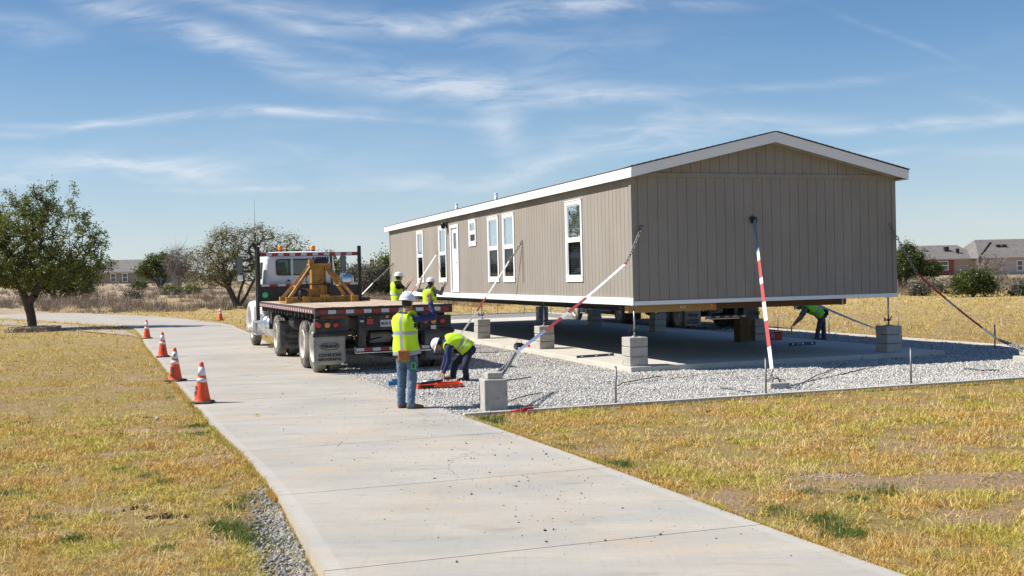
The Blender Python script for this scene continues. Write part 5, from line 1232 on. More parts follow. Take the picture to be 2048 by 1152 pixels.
# ------------------------------------------------------------------ vegetation and far houses
def gp(x, y):
    """ground point the photo shows at x, y, following the rising terrain"""
    d = ray(x, y); lo = None; Y = 6.0
    while Y < 400:
        P = CP + d*(Y/d.y)
        if P.z < gh1(P.x, P.y): return V3((P.x, P.y, gh1(P.x, P.y)))
        Y += .4 if Y < 100 else 1.0
    P = CP + d*(260/d.y); return V3((P.x, P.y, gh1(P.x, P.y)))
def leafmat(name, cols, trans=.35):
    m = bpy.data.materials.new(name); m.use_nodes = True; t = m.node_tree; t.nodes.clear(); N = NT(t)
    out = t.nodes.new('ShaderNodeOutputMaterial'); ri = N.n('ShaderNodeNewGeometry').outputs['Random Per Island']
    co = N.n('ShaderNodeTexCoord').outputs['Object']; ns = N.noise(co, 1.1, 3)
    f = N.math('ADD', N.math('MULTIPLY', ri, .6), N.math('MULTIPLY', N.ramp(ns, .3, .7), .4))
    cr = N.n('ShaderNodeValToRGB', {0: f}); e = cr.color_ramp.elements
    e[0].color = cols[0]+(1,); e[1].color = cols[-1]+(1,)
    for i, c in enumerate(cols[1:-1]): q = e.new((i+1)/(len(cols)-1)); q.color = c+(1,)
    d = N.n('ShaderNodeBsdfDiffuse', {'Color': cr.outputs[0]}); tr = N.n('ShaderNodeBsdfTranslucent', {'Color': cr.outputs[0]})
    gl = N.n('ShaderNodeBsdfGlossy', {'Color': (1,1,1,1), 'Roughness': .45})
    a = N.n('ShaderNodeMixShader', {0: trans, 1: d.outputs[0], 2: tr.outputs[0]}); b = N.n('ShaderNodeMixShader', {0: .04, 1: a.outputs[0], 2: gl.outputs[0]})
    lk(N, b.outputs[0], out.inputs[0]); return m
m_bark = mat('oak_bark', (.085,.066,.05), .95, vary=.3, vs=2, fine=.3, fs=14, bump=.8, bs=14, stretch=(3,3,.7))
m_barkg = mat('grey_bark', (.25,.22,.19), .95, vary=.3, vs=2, fine=.3, fs=14, bump=.6, bs=14, stretch=(3,3,.7))
m_oak = leafmat('live_oak_leaves', [(.045,.066,.016),(.11,.145,.026),(.20,.22,.04),(.33,.29,.06)])
m_olive = leafmat('olive_leaves', [(.11,.115,.045),(.19,.185,.07),(.28,.245,.10),(.33,.27,.12)])
m_green = leafmat('bright_leaves', [(.04,.062,.012),(.08,.115,.018),(.15,.165,.028)])
m_grey = leafmat('grey_green_leaves', [(.07,.072,.045),(.12,.12,.075),(.17,.165,.11)])
def leaf_cloud(C, n_each, sig, L, W_, rng, droop=0):
    C = np.asarray(C); n = len(C)*n_each; c = np.repeat(C, n_each, 0) + rng.normal(0, 1, (n, 3))*sig
    a = rng.normal(0, 1, (n, 3)); a[:,2] -= droop; a /= np.linalg.norm(a, axis=1)[:,None]
    b = rng.normal(0, 1, (n, 3)); b -= a*(a*b).sum(1)[:,None]; b /= np.linalg.norm(b, axis=1)[:,None]
    l = L*rng.uniform(.6, 1.3, (n,1)); w = W_*rng.uniform(.6, 1.3, (n,1))
    V = np.stack([c-a*l/2, c+b*w/2, c+a*l/2, c-b*w/2], 1).reshape(-1, 3)
    return V, np.arange(n*4).reshape(n, 4)
def make_tree(name, base, lobes, trunk, label, cat, leaf, bark, n_att=260, leaves=70, sig=.28, L=.10, r0=.16, group=None, seed=1, twig=.012, sparse=1.0, shell=.45):
    """lobes: (centre, radii) in world; trunk: list of world points from the ground to the main fork(s): each a chain"""
    rng = np.random.default_rng(seed); root = empty(name, base, 0, label, cat, group); B = np.array(base)
    vol = np.array([l[1][0]*l[1][1]*l[1][2] for l in lobes]); vol = vol/vol.sum(); att = []
    for (c, r), f in zip(lobes, vol):
        k = max(6, int(n_att*f)); u = rng.normal(0, 1, (k, 3)); u /= np.linalg.norm(u, axis=1)[:,None]
        rr = rng.uniform(shell**3, 1, (k,1))**(1/3); lump = 1+.34*np.sin(u[:,:1]*5+c[0]*3+seed)*np.cos(u[:,2:]*6+c[2]*2)
        att.append(np.array(c)+u*rr*lump*np.array(r))
    att = np.concatenate(att)
    nodes = []; par = []
    for ch in trunk:
        prev = ch[0] if isinstance(ch[0], int) else None; pts = ch[1:] if prev is not None else ch
        for p_ in pts:
            nodes.append(np.array(p_)); par.append(prev if prev is not None else -1); prev = len(nodes)-1
    tips0 = len(nodes)
    top = nodes[min(2, len(nodes)-1)]
    order = np.argsort(np.linalg.norm(att-top, axis=1)); depth = [0]*len(nodes); leafpts = []
    for i in order:
        a = att[i]; NN = np.array(nodes); st = 1 if len(nodes) > 2 else 0
        d = np.linalg.norm(NN[st:]-a, axis=1) + .25*np.maximum(0, NN[st:,2]-a[2]) ; j = int(np.argmin(d))+st
        v = a-nodes[j]; Ld = np.linalg.norm(v); k = max(1, int(Ld/.55)); p_ = j
        for q in range(1, k+1):
            t = q/k; w_ = nodes[j]+v*t + (rng.normal(0, .05, 3)*Ld*.5 if q < k else 0); w_[2] += .10*Ld*math.sin(math.pi*t)
            nodes.append(w_); par.append(p_); p_ = len(nodes)-1
        leafpts.append(a)
    n = len(nodes); area = [0.0]*n; kid = [0]*n
    for i in range(n-1, -1, -1):
        if kid[i] == 0: area[i] += twig**2
        if par[i] >= 0: area[par[i]] += area[i]; kid[par[i]] += 1
    R = [math.sqrt(a) for a in area]; s_ = r0/max(R); R = [max(twig*.6, r*s_) if r*s_ > 0 else r for r in R]
    Vb, Fb = [], []
    for i in range(n):
        if par[i] < 0: continue
        p0, p1 = nodes[par[i]]-B, nodes[i]-B; t = p1-p0; l = np.linalg.norm(t)
        if l < 1e-4: continue
        t = t/l; ref = np.array([0,0,1.]) if abs(t[2]) < .9 else np.array([1.,0,0]); a = np.cross(t, ref); a /= np.linalg.norm(a); b = np.cross(t, a)
        m_ = 8 if R[i] > .05 else 4; ra = min(R[par[i]], R[i]*1.5); o = len(Vb)
        for pp, r in ((p0, ra), (p1, R[i])):
            for q in range(m_): ang = 2*math.pi*q/m_; Vb.append(pp+(a*math.cos(ang)+b*math.sin(ang))*r)
        Fb += [(o+q, o+(q+1) % m_, o+m_+(q+1) % m_, o+m_+q) for q in range(m_)]
    tk = np_mesh('trunk', np.array(Vb), np.array(Fb), bark, root, smooth=True)
    lp = np.array(leafpts)-B
    if sparse < 1: lp = lp[rng.random(len(lp)) < sparse]
    # fine twigs around every leaf point
    if leaves:
        C = lp.repeat(5, 0); e = C+rng.normal(0, 1, C.shape)*sig*1.3; dd = rng.normal(0, 1, C.shape)*twig*.5
        Vt = np.stack([C-dd, C+dd, e], 1).reshape(-1, 3)
        np_mesh('twigs', Vt, np.arange(len(Vt)).reshape(-1, 3), bark, root)
        mul = rng.uniform(.5, 1.2, len(lp)); Cs = []
        V_, F_ = leaf_cloud(lp, leaves, sig*rng.uniform(.6, 1.25, (len(lp)*leaves, 1)), L, L*.62, rng, .2)
        np_mesh('crown', V_, F_, leaf, root)
    else:
        C = np.array(leafpts).repeat(14, 0)-B; e = C+rng.normal(0, 1, C.shape)*sig*1.8+np.array([0,0,.12]); dd = rng.normal(0, 1, C.shape)*twig*.5
        Vt = np.stack([C-dd, C+dd, e], 1).reshape(-1, 3); np_mesh('crown', Vt, np.arange(len(Vt)).reshape(-1, 3), bark, root)
    return root
def LB(Y, L):
    """lobes given as (px, py, rx px, ry px, depth offset m, depth radius m)"""
    out = []
    for x, y, rx, ry, dy, rd in L:
        P = gy(x, y, Y+dy); k = (Y+dy)/FPX; out.append((tuple(P), (rx*k, rd, ry*k)))
    return out
# big live oak on the left
b = gp(66, 661); Y = b.y; g = lambda x, y, d=0: tuple(gy(x, y, Y+d))
make_tree('oak_tree', b, LB(Y, [(30,500,72,66,0,2.3),(-30,470,60,70,.3,2.4),(70,440,46,52,.2,1.6),(92,396,22,34,0,1.0),(80,380,12,16,0,.6),(40,405,30,22,.3,1.2),(146,408,14,34,-.3,.8),(210,535,16,14,-.6,.7),(160,450,32,34,-.4,1.2),(190,480,26,28,-.5,1.0),(180,520,36,40,-.3,1.5),(203,545,18,24,-.4,.8),(120,520,52,44,-.3,1.9),(60,545,70,34,.2,2.2),(150,560,44,18,-.2,1.2),(10,562,70,18,0,1.8)]),
  [[tuple(b), g(62,630), g(56,606)], [2, g(40,575), g(22,535,.3), g(10,490,.4)], [2, g(70,590,-.1), g(82,560), g(100,510), g(108,470)], [7, g(60,520,.6), g(66,460,.4)], [8, g(135,535,-.4), g(160,505,-.4)]],
  'big live oak with dense dark crown beside the driveway, in a stone ring', 'tree', m_oak, m_bark, n_att=1050, leaves=52, sig=.135, L=.105, r0=.225, sparse=.80, seed=3, twig=.010, shell=.2, group='trees around the site')
# dark multi-stem oak behind it
def simple(name, px, py, lobes, stems, label, cat, leaf, bark, **k):
    b = gp(px, py); Y = b.y; g = lambda x, y, d=0: tuple(gy(x, y, Y+d)); grp = k.pop('group', 'trees around the site')
    tr = [[tuple(b)] + [g(*stems[0][0])] + [g(*q) for q in stems[0][1:]]]
    for st in stems[1:]: tr.append([0] + [g(*q) for q in st])
    kk = Y/FPX
    return make_tree(name, b, [(tuple(gy(x, y, Y+dy*kk)), (rx*kk, rd*kk, ry*kk)) for x, y, rx, ry, dy, rd in lobes], tr, label, cat, leaf, bark, group=grp, **k)
simple('oak_tree', 114, 604, [(120,560,70,24,0,40),(150,575,40,20,0,30),(85,570,40,18,0,30),(125,540,50,22,0,30)], [[(110,590),(106,575)],[(122,588),(140,570)],[(104,590),(88,575)],[(130,590),(155,578)]],
  'spreading dark multi-stemmed oak behind the big live oak', 'tree', m_oak, m_bark, n_att=300, leaves=50, sig=.26, L=.18, r0=.24, seed=5, twig=.02)
simple('small_oak_tree', 319, 576, [(312,535,30,16,0,25),(330,525,18,14,0,18),(292,545,18,12,0,16),(315,522,22,12,0,18),(335,543,14,12,0,14)], [[(319,566),(316,556)],[(326,566),(332,556)],[(312,562),(300,552)]],
  'round green tree with short trunk right of the left house', 'tree', m_green, m_bark, n_att=260, leaves=50, sig=.32, L=.24, r0=.26, seed=6, twig=.025)
simple('bare_tree', 357, 578, [(360,525,24,32,0,22),(375,545,22,20,0,18),(345,540,14,18,0,14)], [[(357,566),(357,550)],[(366,560),(372,548)]],
  'leafless grey tree between the round green tree and the mesquite', 'tree', None, m_barkg, n_att=260, leaves=0, sig=.5, r0=.2, seed=7, twig=.022)
simple('mesquite_tree', 474, 617, [(425,520,50,36,0,45),(455,472,36,22,0,35),(515,474,44,24,0,40),(572,486,32,22,0,28),(400,556,34,20,-5,28),(480,520,50,34,0,45),(540,520,46,30,4,40),(440,560,36,16,-4,26)],
  [[(468,598),(455,572),(440,545),(425,520)],[(478,590),(488,560),(480,520),(465,490)],[(490,596),(508,560),(525,525),(545,500)],[(462,580),(430,562),(405,555)]],
  'wide mesquite with thin olive foliage, dark forked trunk behind the truck cab', 'tree', m_olive, m_bark, n_att=720, leaves=30, sig=.26, L=.12, r0=.28, seed=8, twig=.016, sparse=.72, shell=.3)
simple('dark_tree', 772, 590, [(772,535,16,20,0,16),(780,555,22,22,0,18),(762,560,18,22,0,16)], [[(772,575),(772,555)]], 'dark evergreen tree at the far left end of the home', 'tree', m_oak, m_bark, n_att=160, leaves=60, sig=.5, L=.24, r0=.2, seed=9, twig=.02)
for i, (px, py, r, lab) in enumerate(((742,592,34,'grey green scrub tree between the truck rack and the home'),(712,592,30,'grey green scrub tree seen through the truck rack'))):
    simple('scrub_tree', px, py, [(px,560,r,24,0,26),(px+8,545,r*.6,16,0,18)], [[(px,580),(px-2,570)],[(px+8,580),(px+16,566)],[(px-6,582),(px-16,568)]], lab, 'tree', m_grey, m_barkg, n_att=260, leaves=40, sig=.30, L=.15, r0=.12, seed=20+i, twig=.018, sparse=.9)
simple('tree', 590, 585, [(590,520,18,20,0,18),(560,535,30,20,0,20),(640,535,40,22,0,20)], [[(590,560),(590,540)],[(570,565),(562,545)],[(610,565),(640,545)]], 'distant green tree behind the truck cab roof', 'tree', m_oak, m_bark, n_att=220, leaves=40, sig=.55, L=.32, r0=.25, seed=31, twig=.03)
simple('small_oak_tree', 1804, 585, [(1822,522,26,24,0,24),(1850,535,30,16,0,22),(1800,535,26,22,0,24),(1812,500,16,13,0,12),(1868,540,16,9,0,10)], [[(1804,570),(1802,555),(1806,540)],[(1812,556),(1826,545),(1845,538)],[(1798,550),(1790,540)]],
  'green tree with dark trunk at the right corner of the home', 'tree', m_green, m_bark, n_att=280, leaves=55, sig=.20, L=.16, r0=.2, seed=11, twig=.016)
simple('acacia_bush', 1947, 594, [(1932,560,24,14,0,20),(1962,554,20,13,0,18),(1918,576,18,12,0,16),(1980,578,16,12,0,14),(1948,572,26,14,0,20),(1945,542,12,9,0,9),(1972,566,20,10,4,14)], [[(1946,584),(1940,574)],[(1952,582),(1962,568)],[(1942,584),(1928,572)]],
  'low dense bush in the dry field in front of the right house', 'bush', m_green, m_bark, n_att=240, leaves=42, sig=.19, L=.13, r0=.15, seed=12, twig=.014)
simple('bare_bush', 1985, 590, [(1975,530,24,22,0,14),(1995,545,22,24,0,14)], [[(1980,575),(1975,555)],[(1988,572),(1998,550)]], 'leafless twiggy shrub above the low dense bush on the right', 'bush', None, m_barkg, n_att=70, leaves=0, sig=.25, r0=.06, seed=13, twig=.012)
for i, (px, py, rx, ry, lab) in enumerate(((277,580,17,9,'green shrub in the scrub under the left house'),(345,590,24,7,'low green shrub in the scrub right of the leafless tree'),(265,598,14,5,'small green shrub below the left house at the scrub edge'),(385,588,18,6,'flat green shrub left of the mesquite trunk'),
   (1838,592,10,9,'spiky dark shrub right of the tree by the home'),(1870,588,12,8,'thin grey shrub in the right field'),(2040,592,14,8,'shrub at the right edge of the picture'))):
    simple('shrub', px, py, [(px,py-ry,rx,ry,0,rx*.8)], [[(px,py-ry*.6)],[(px+rx*.4,py-ry*.6)],[(px-rx*.4,py-ry*.6)]], lab, 'shrub', m_green if i in (0,1,3) else m_grey, m_barkg, n_att=70, leaves=40, sig=.3, L=.16, r0=.05, seed=40+i, twig=.012, group='shrubs in the scrub')
# far wood line
rng = np.random.default_rng(77); C = []
for k in range(520):
    x = rng.uniform(-330, 330); y = 330+rng.normal(0, 14); h = rng.uniform(1.0, 3.6)*(1.0 if x < 60 else .6); z0 = gh1(x, y)
    for q in range(7): C.append((x+rng.normal(0,3), y+rng.normal(0,2), z0+rng.uniform(0, h)))
V_, F_ = leaf_cloud(np.array(C), 26, 1.3, .9, .6, rng); wl = np_mesh('far_woods', V_, F_, m_grey); tag(wl, 'low line of dark trees along the horizon', 'woods', kind='stuff')
# ------------------------------------------------------------------ houses in the distance
m_brick = mat('red_brick', (.27,.085,.06), .9, vary=.2, vs=1, fine=.4, fs=9); m_hgrey = mat('grey_house_siding', (.30,.26,.23), .8, stretch=(.3,.3,8), fine=.2, fs=1.5)
m_htan = mat('pale_house_siding', (.46,.40,.36), .8, fine=.25, fs=1.2, stretch=(.2,.2,4)); m_hroof = mat('grey_house_roof', (.165,.15,.14), .95, vary=.25, vs=.7, fine=.4, fs=4)
m_hroofb = mat('brown_house_roof', (.21,.155,.12), .95, vary=.2, vs=.7, fine=.3, fs=4); m_hblue = mat('slate_house_roof', (.11,.115,.135), .95, vary=.2, vs=.7, fine=.3, fs=4)
def hip(mb, x0, x1, y0, y1, z, h, o=.5, hipx=None):
    cy = (y0+y1)/2; hx = (y1-y0)/2 if hipx is None else hipx; x0 -= o; x1 += o; y0 -= o; y1 += o; hx += o
    v = [(x0,y0,z),(x1,y0,z),(x1,y1,z),(x0,y1,z),(x0+hx,cy,z+h),(x1-hx,cy,z+h)]
    mb.add(v, [(0,1,5,4),(1,2,5),(2,3,4,5),(3,0,4),(3,2,1,0)])
def hwin(par, x, z, w, h, y=-.0, mtx=None):
    mb = MB(); mb.mm(x-w/2-.12,x+w/2+.12,y-.08,y-.002,z-.12,z); mb.mm(x-w/2-.12,x+w/2+.12,y-.08,y-.002,z+h,z+h+.12); mb.mm(x-w/2-.12,x-w/2,y-.08,y-.002,z,z+h); mb.mm(x+w/2,x+w/2+.12,y-.08,y-.002,z,z+h); mb.mm(x-w/2,x+w/2,y-.075,y-.002,z+h*.5-.05,z+h*.5+.05)
    f = mb.build('window', m_trim, par); MB().mm(x-w/2,x+w/2,y-.04,y-.003,z,z+h).build('pane', m_hpane, f)
m_hpane = mat('house_pane', (.05,.07,.075), .15, spec=.8)
def house_at(pxl, pyl, Y=None):
    P = gp(pxl, pyl) if Y is None else gy(pxl, pyl, Y); return P
# left house
P = gp(305, 567); k = P.y/FPX; Wd = 150*k; hh = 25*k; rh = 25*k; z0 = P.z-.3
H1 = empty('suburban_house', V3((P.x, P.y, z0)), rad(-4), 'grey brown house with hipped grey roof beyond the scrub on the left', 'house', 'houses beyond the field')
MB().mm(-Wd, 0, 0, 10, 0, hh+.3).build('wall', m_hgrey, H1)
mb = MB(); hip(mb, -Wd, 0, 0, 10, hh+.31, rh, .6, 48*k); rf = mb.build('roof', m_hroof, H1); MB().mm(-Wd-.6,.6,-.66,-.6,hh+.05,hh+.31).build('fascia', m_soff, H1)
for x in (-28, -10): MB().mm(x*1.0*k*.9-.25+0, x*k*.9+.25, 2.0, 2.5, hh+1.2, hh+2.2).build('roof_vent', m_panel, rf)
hwin(H1, -56*k, .3+hh*.22, 9*k, 15*k); hwin(H1, -80*k, .3+hh*.22, 9*k, 15*k)
# middle roofs
for (px, py, wd, rr, hy, mt_, lab) in ((765,572,58,22,22,m_hblue,'slate roofed house between the truck rack and the dark tree'),(800,568,56,18,24,m_hroofb,'brown roofed house just left of the home')):
    P = gp(px, py); k = P.y/FPX; o = empty('suburban_house', V3((P.x, P.y, P.z-.3)), 0, lab, 'house', 'houses beyond the field')
    MB().mm(-wd*k, 0, 0, 9, 0, hy*k+.3).build('wall', m_htan, o); mb = MB(); hip(mb, -wd*k, 0, 0, 9, hy*k+.31, rr*k, .5); rf = mb.build('roof', mt_, o)
    hwin(o, -wd*k*.3, 1.2, 1.0, 1.3); MB().mm(-wd*k*.5,-wd*k*.5+.5,2.5,3,hy*k+.6,hy*k+2.4).build('chimney', m_brick, rf)
# right house: brick wing and pale wing
P = gp(1830, 552); k = P.y/FPX; z0 = P.z-.3; hh = 36*k
H2 = empty('suburban_house', V3((P.x, P.y, z0)), rad(3), 'long house with grey roof, red brick left wing and pale siding at the right edge', 'house', 'houses beyond the field')
A1 = 108*k
MB().mm(0, 80*k, 0, 9, 0, hh).build('brick_wall', m_brick, H2); MB().mm(80*k, A1+4, .6, 9, 0, hh-.02).build('wall', m_htan, H2)
MB().mm(-22*k, -.01, 2, 8, 0, hh-.4).build('garage_wall', m_trim, H2)
mb = MB(); hip(mb, -1, A1+20*k, 0, 9, hh+.01, 29*k, .7, 14*k); r1 = mb.build('roof', m_hroof, H2)
for x, y, s_, mm_ in ((28*k,2.2,.6,m_galv),(75*k,2.0,.6,m_panel),(94*k,1.2,.4,m_panel)): MB().mm(x,x+s_,y,y+s_,hh+1.0,hh+1.0+s_*1.6).build('roof_vent', mm_, r1)
MB().mm(-.9,A1,-.76,-.7,hh-.1,hh+.05).build('fascia', m_soff, H2)
hwin(H2, 58*k, hh*.42, 18*k, hh*.45)
MB().mm(148*k, 280*k, -2.5, 7, 0, hh).build('wall', m_htan, H2); MB().mm(148*k, 280*k, -2.56, -2.501, 0, hh*.28).build('stone_base', m_block, H2)
mb = MB(); hip(mb, 120*k, 290*k, -2.5, 7, hh+.01, 38*k, .7, 18*k); r2 = mb.build('roof', m_hroof, H2)
mb = MB(); mb.prism([(108*k, hh-.1),(113*k, hh-.1),(138*k, hh+31*k),(133*k, hh+31*k)], -3.3, -3.1, 0, None, 'y'); mb.build('gable_edge', m_panel, r2)
for x in (168, 180): MB().mm(x*k,x*k+.6,-.2,.3,hh+1.6,hh+2.1).build('roof_vent', m_panel, r2)
hwin(H2, 198*k, hh*.30, 10*k, hh*.5, -2.5); mb = MB(); mb.mm(212*k,217*k,-2.7,-2.501,hh*.55,hh*.9); mb.build('wall_box', m_panel, H2)
mb = MB(); mb.mm(126*k,130*k,-.2,.3,0,hh); mb.mm(139*k,142*k,-.2,.3,0,hh); mb.build('porch_post', m_trim, H2)
# mast behind the left trees
P = gp(270, 566); mb = MB(); mb.cyl((0,0,0),(0,0,5.2),.05,6); mb.bar((0,0,4.6),(2.0,0,4.75),.05,.05); o = mb.build('aerial_mast', m_galv, None, loc=P); tag(o, 'thin television mast standing beyond the left house', 'mast')
# ------------------------------------------------------------------ stone ring round the oak
ring = empty('stone_ring', gp(66, 664), 0, 'low ring of stacked rough stones round the foot of the live oak', 'stone edging')
m_rock = mat('weathered_limestone', (.30,.25,.19), .95, vary=.3, vs=4, fine=.3, bump=.6, bs=20, island=.25)
mb = MB(); rr_ = random.Random(4)
for lay in range(2):
    for k_ in range(34):
        a = 2*math.pi*(k_+lay*.5)/34; c = V3((1.15*math.cos(a), 1.0*math.sin(a), .07+lay*.11)); M_ = Matrix.Translation(c) @ Matrix.Rotation(a+math.pi/2+rr_.uniform(-.2,.2), 4, 'Z') @ Matrix.Rotation(rr_.uniform(-.15,.15), 4, 'X')
        mb.box((0,0,0), (rr_.uniform(.17,.26), rr_.uniform(.14,.2), rr_.uniform(.09,.13)), 0, M_)
mb.build('stones', m_rock, ring, bevel=.02)
for px, py, s_, lab in ((481,619,.32,'pale boulder at the scrub edge left of the mesquite trunk'),(500,621,.38,'dark boulder lying under the mesquite trunk'),(357,619,.22,'small white boulder at the scrub edge behind the driveway')):
    P = gp(px, py); Vr, Fr = rocks(np.array([[0,0,s_*.4]]), np.array([s_]), .75, int(px)); o = np_mesh('boulder', Vr, Fr, m_pale if px != 500 else m_rock); o.location = P; s2 = o.modifiers.new('s','SUBSURF'); s2.levels = 2; s2.render_levels = 2; tag(o, lab, 'boulder', 'boulders at the scrub edge')
P = gp(313, 842); Vr, Fr = rocks(np.array([[0,0,.035]]), np.array([.075]), .7, 9); o = np_mesh('stone', Vr, Fr, m_pale); o.location = P; s2 = o.modifiers.new('s','SUBSURF'); s2.levels = 1; s2.render_levels = 1; tag(o, 'fist sized pale stone in the grass left of the nearest cone', 'stone')
# ------------------------------------------------------------------ grasses
m_grass = bpy.data.materials.new('dry_grass'); m_grass.use_nodes = True; t = m_grass.node_tree; t.nodes.clear(); N = NT(t)
out = t.nodes.new('ShaderNodeOutputMaterial'); ri = N.n('ShaderNodeNewGeometry').outputs['Random Per Island']; co = N.n('ShaderNodeTexCoord').outputs['Object']
def ramp3(cols):
    cr = N.n('ShaderNodeValToRGB', {0: ri}); e = cr.color_ramp.elements; e[0].color = cols[0]+(1,); e[1].color = cols[-1]+(1,)
    for i, c in enumerate(cols[1:-1]): q = e.new((i+1)/(len(cols)-1)); q.color = c+(1,)
    return cr.outputs[0]
straw = ramp3([(.36,.27,.09),(.56,.42,.17),(.74,.60,.28),(.90,.80,.50)]); gold = ramp3([(.26,.15,.04),(.52,.32,.085),(.74,.48,.15),(.88,.67,.30)]); oliv = ramp3([(.18,.18,.03),(.42,.39,.06),(.64,.56,.12),(.80,.70,.26)])
big = N.noise(co, .55, 4, .6); med = N.noise(co, 3.4, 4, .65); o2 = N.noise(N.mapv(co, loc=(15,9,0)), 1.1, 5, .65)
gc = N.mix(N.ramp(N.math('ADD', N.math('MULTIPLY', big, .5), N.math('MULTIPLY', med, .5)), .42, .53), straw, gold)
gc = N.mix(N.math('MULTIPLY', N.ramp(o2, .47, .60), .9), gc, oliv)
at = N.n('ShaderNodeAttribute', attribute_name='green').outputs['Fac']; gc = N.mix(at, gc, N.mix(ri, (.06,.11,.02), (.17,.23,.05)))
d = N.n('ShaderNodeBsdfDiffuse', {'Color': gc}); tr = N.n('ShaderNodeBsdfTranslucent', {'Color': gc}); ms = N.n('ShaderNodeMixShader', {0: .3, 1: d.outputs[0], 2: tr.outputs[0]}); lk(N, ms.outputs[0], out.inputs[0])
def blades(X, Y, L, Wd, rng, lean=1.0, seg=2, Z=None, dirfield=None):
    n = len(X); a = rng.uniform(0, 2*math.pi, n)
    if dirfield is not None: a = dirfield + rng.normal(0, 1.1, n)
    ln = np.abs(rng.normal(.75, .35, n))*lean; ln = np.clip(ln, .05, 1.5)
    Z = gh(X, Y) if Z is None else Z; b = np.stack([X, Y, Z-.004], 1)
    dx = np.stack([np.cos(a), np.sin(a), np.zeros(n)], 1); w_ = a+math.pi/2+rng.normal(0, .8, n); wd = np.stack([np.cos(w_), np.sin(w_), np.zeros(n)], 1)*(Wd/2)[:,None]
    up = np.array([0,0,1.])
    m1 = ln*.55; m2 = np.clip(ln*1.45, 0, 1.75)
    mid = b + (dx*np.sin(m1)[:,None]+up*np.cos(m1)[:,None])*(L*.5)[:,None]
    tip = mid + (dx*np.sin(m2)[:,None]+up*np.cos(m2)[:,None])*(L*.5)[:,None]
    tip[:,2] = np.maximum(tip[:,2], Z+.003)
    if seg == 1:
        V = np.stack([b-wd, b+wd, tip], 1).reshape(-1, 3); return V, np.arange(3*n).reshape(n, 3)
    V = np.stack([b-wd, b+wd, mid-wd*.8, mid+wd*.8, tip], 1).reshape(-1, 3); i = (np.arange(n)*5)[:,None]
    F = np.concatenate([i+np.array([[0,1,3]]), i+np.array([[0,3,2]]), i+np.array([[2,3,4]])], 0); return V, F
GREENS = [tuple(gp(x, y))[:2]+(r,) for x, y, r in ((475,1035,.14),(505,1000,.14),(545,1035,.10),(480,1085,.14),(430,1075,.12),(80,1050,.12),(20,990,.15),(230,880,.1),(150,1100,.12),(330,1110,.1),(60,850,.1),(1625,990,.14),(1760,998,.22),(1715,1006,.14),(530,1090,.25),(480,1075,.28),(1650,1060,.2),(1690,1090,.2),(340,800,.1),(395,855,.18),(300,955,.12),(330,970,.1),(240,950,.12),(950,832,.3),(975,845,.3),(985,850,.25),(1230,940,.25),(1120,905,.2),(1925,803,.14),(1960,806,.1),(1560,1045,.16),(400,870,.15))]
def field(name, bands, label, seg, rng, side=0):
    Vs, Fs, off, gr = [], [], 0, []
    for y0, y1, dens, L0, W0 in bands:
        xm = .62*y1+1.5; n = int((y1-y0)*2*xm*dens/12); cx = rng.uniform(-xm, xm, n); cy = rng.uniform(y0, y1, n)
        k = np.abs(cx) < .62*cy+1.5; cx, cy = cx[k], cy[k]
        X = (cx[:,None]+rng.normal(0, .03*L0/.06, (len(cx), 12))).ravel(); Y = (cy[:,None]+rng.normal(0, .03*L0/.06, (len(cx), 12))).ravel()
        tuft = np.repeat(np.clip(rng.lognormal(-.1, .38, len(cx)), .4, 2.1), 12); ta = np.repeat(rng.uniform(0, 6.283, len(cx)), 12)
        k = ~in_poly(X, Y, DRIVE) & ~in_poly(X, Y, PAD) & (bare(X, Y) < rng.uniform(.15, 1.1, len(X)))
        thin = vnoise(X, Y, .5, 31)*.55+vnoise(X, Y, .16, 33)*.45; k &= rng.uniform(0, 1, len(X)) < np.clip(.30+(thin-.34)*3.2, .05, 1)
        X, Y, tuft, ta = X[k], Y[k], tuft[k], ta[k]
        ed = np.zeros(len(X))
        L = L0*tuft*rng.uniform(.55, 1.6, len(X)); Wd = W0*rng.uniform(.7, 1.3, len(X))
        V, F = blades(X, Y, L, Wd, rng, 2.0, seg, None, ta); Vs.append(V); Fs.append(F+off); off += len(V)
        g_ = np.zeros(len(X))
        for gx, gy_, r in GREENS: g_ = np.maximum(g_, ((X-gx)**2/(r*r)+(Y-gy_)**2/(r*r*1.4) < rng.uniform(.3, 1.3, len(X)))*1.0)
        gr.append(np.repeat(g_, 5 if seg == 2 else 3))
    o = np_mesh(name, np.concatenate(Vs), np.concatenate(Fs), m_grass); tag(o, label, 'grass', kind='stuff')
    at = o.data.attributes.new('green', 'FLOAT', 'POINT'); at.data.foreach_set('value', np.concatenate(gr).astype(np.float32)); return o
rng = np.random.default_rng(5)
field('near_grass', [(5.6,8.5,4600,.075,.0045),(8.5,12,3500,.078,.0058),(12,17,2200,.083,.0075)], 'matted straw coloured lawn close on both sides of the driveway', 2, rng)
field('field_grass', [(17,24,1000,.078,.011),(24,36,380,.095,.016),(36,60,95,.12,.028),(60,84,40,.16,.045)], 'golden dry grass of the open field behind the site', 1, rng)
# green weeds where the lawn meets the concrete
Vs, Fs, off = [], [], 0
for gx, gy_, r in GREENS:
    n = int(900*r*r/.04*.22); X = rng.normal(gx, r*.75, n); Y = rng.normal(gy_, r*.6, n); k = ~in_poly(X, Y, DRIVE); X, Y = X[k], Y[k]; n = len(X)
    V, F = blades(X, Y, rng.uniform(.03, .075, n), rng.uniform(.004, .009, n), rng, .9, 2); Vs.append(V); Fs.append(F+off); off += len(V)
m_weed = leafmat('weed_leaves', [(.05,.09,.02),(.10,.16,.035),(.19,.24,.06)]); wd = np_mesh('green_weeds', np.concatenate(Vs), np.concatenate(Fs), m_weed); tag(wd, 'patches of low green weeds in the dry lawn', 'weeds', kind='stuff')
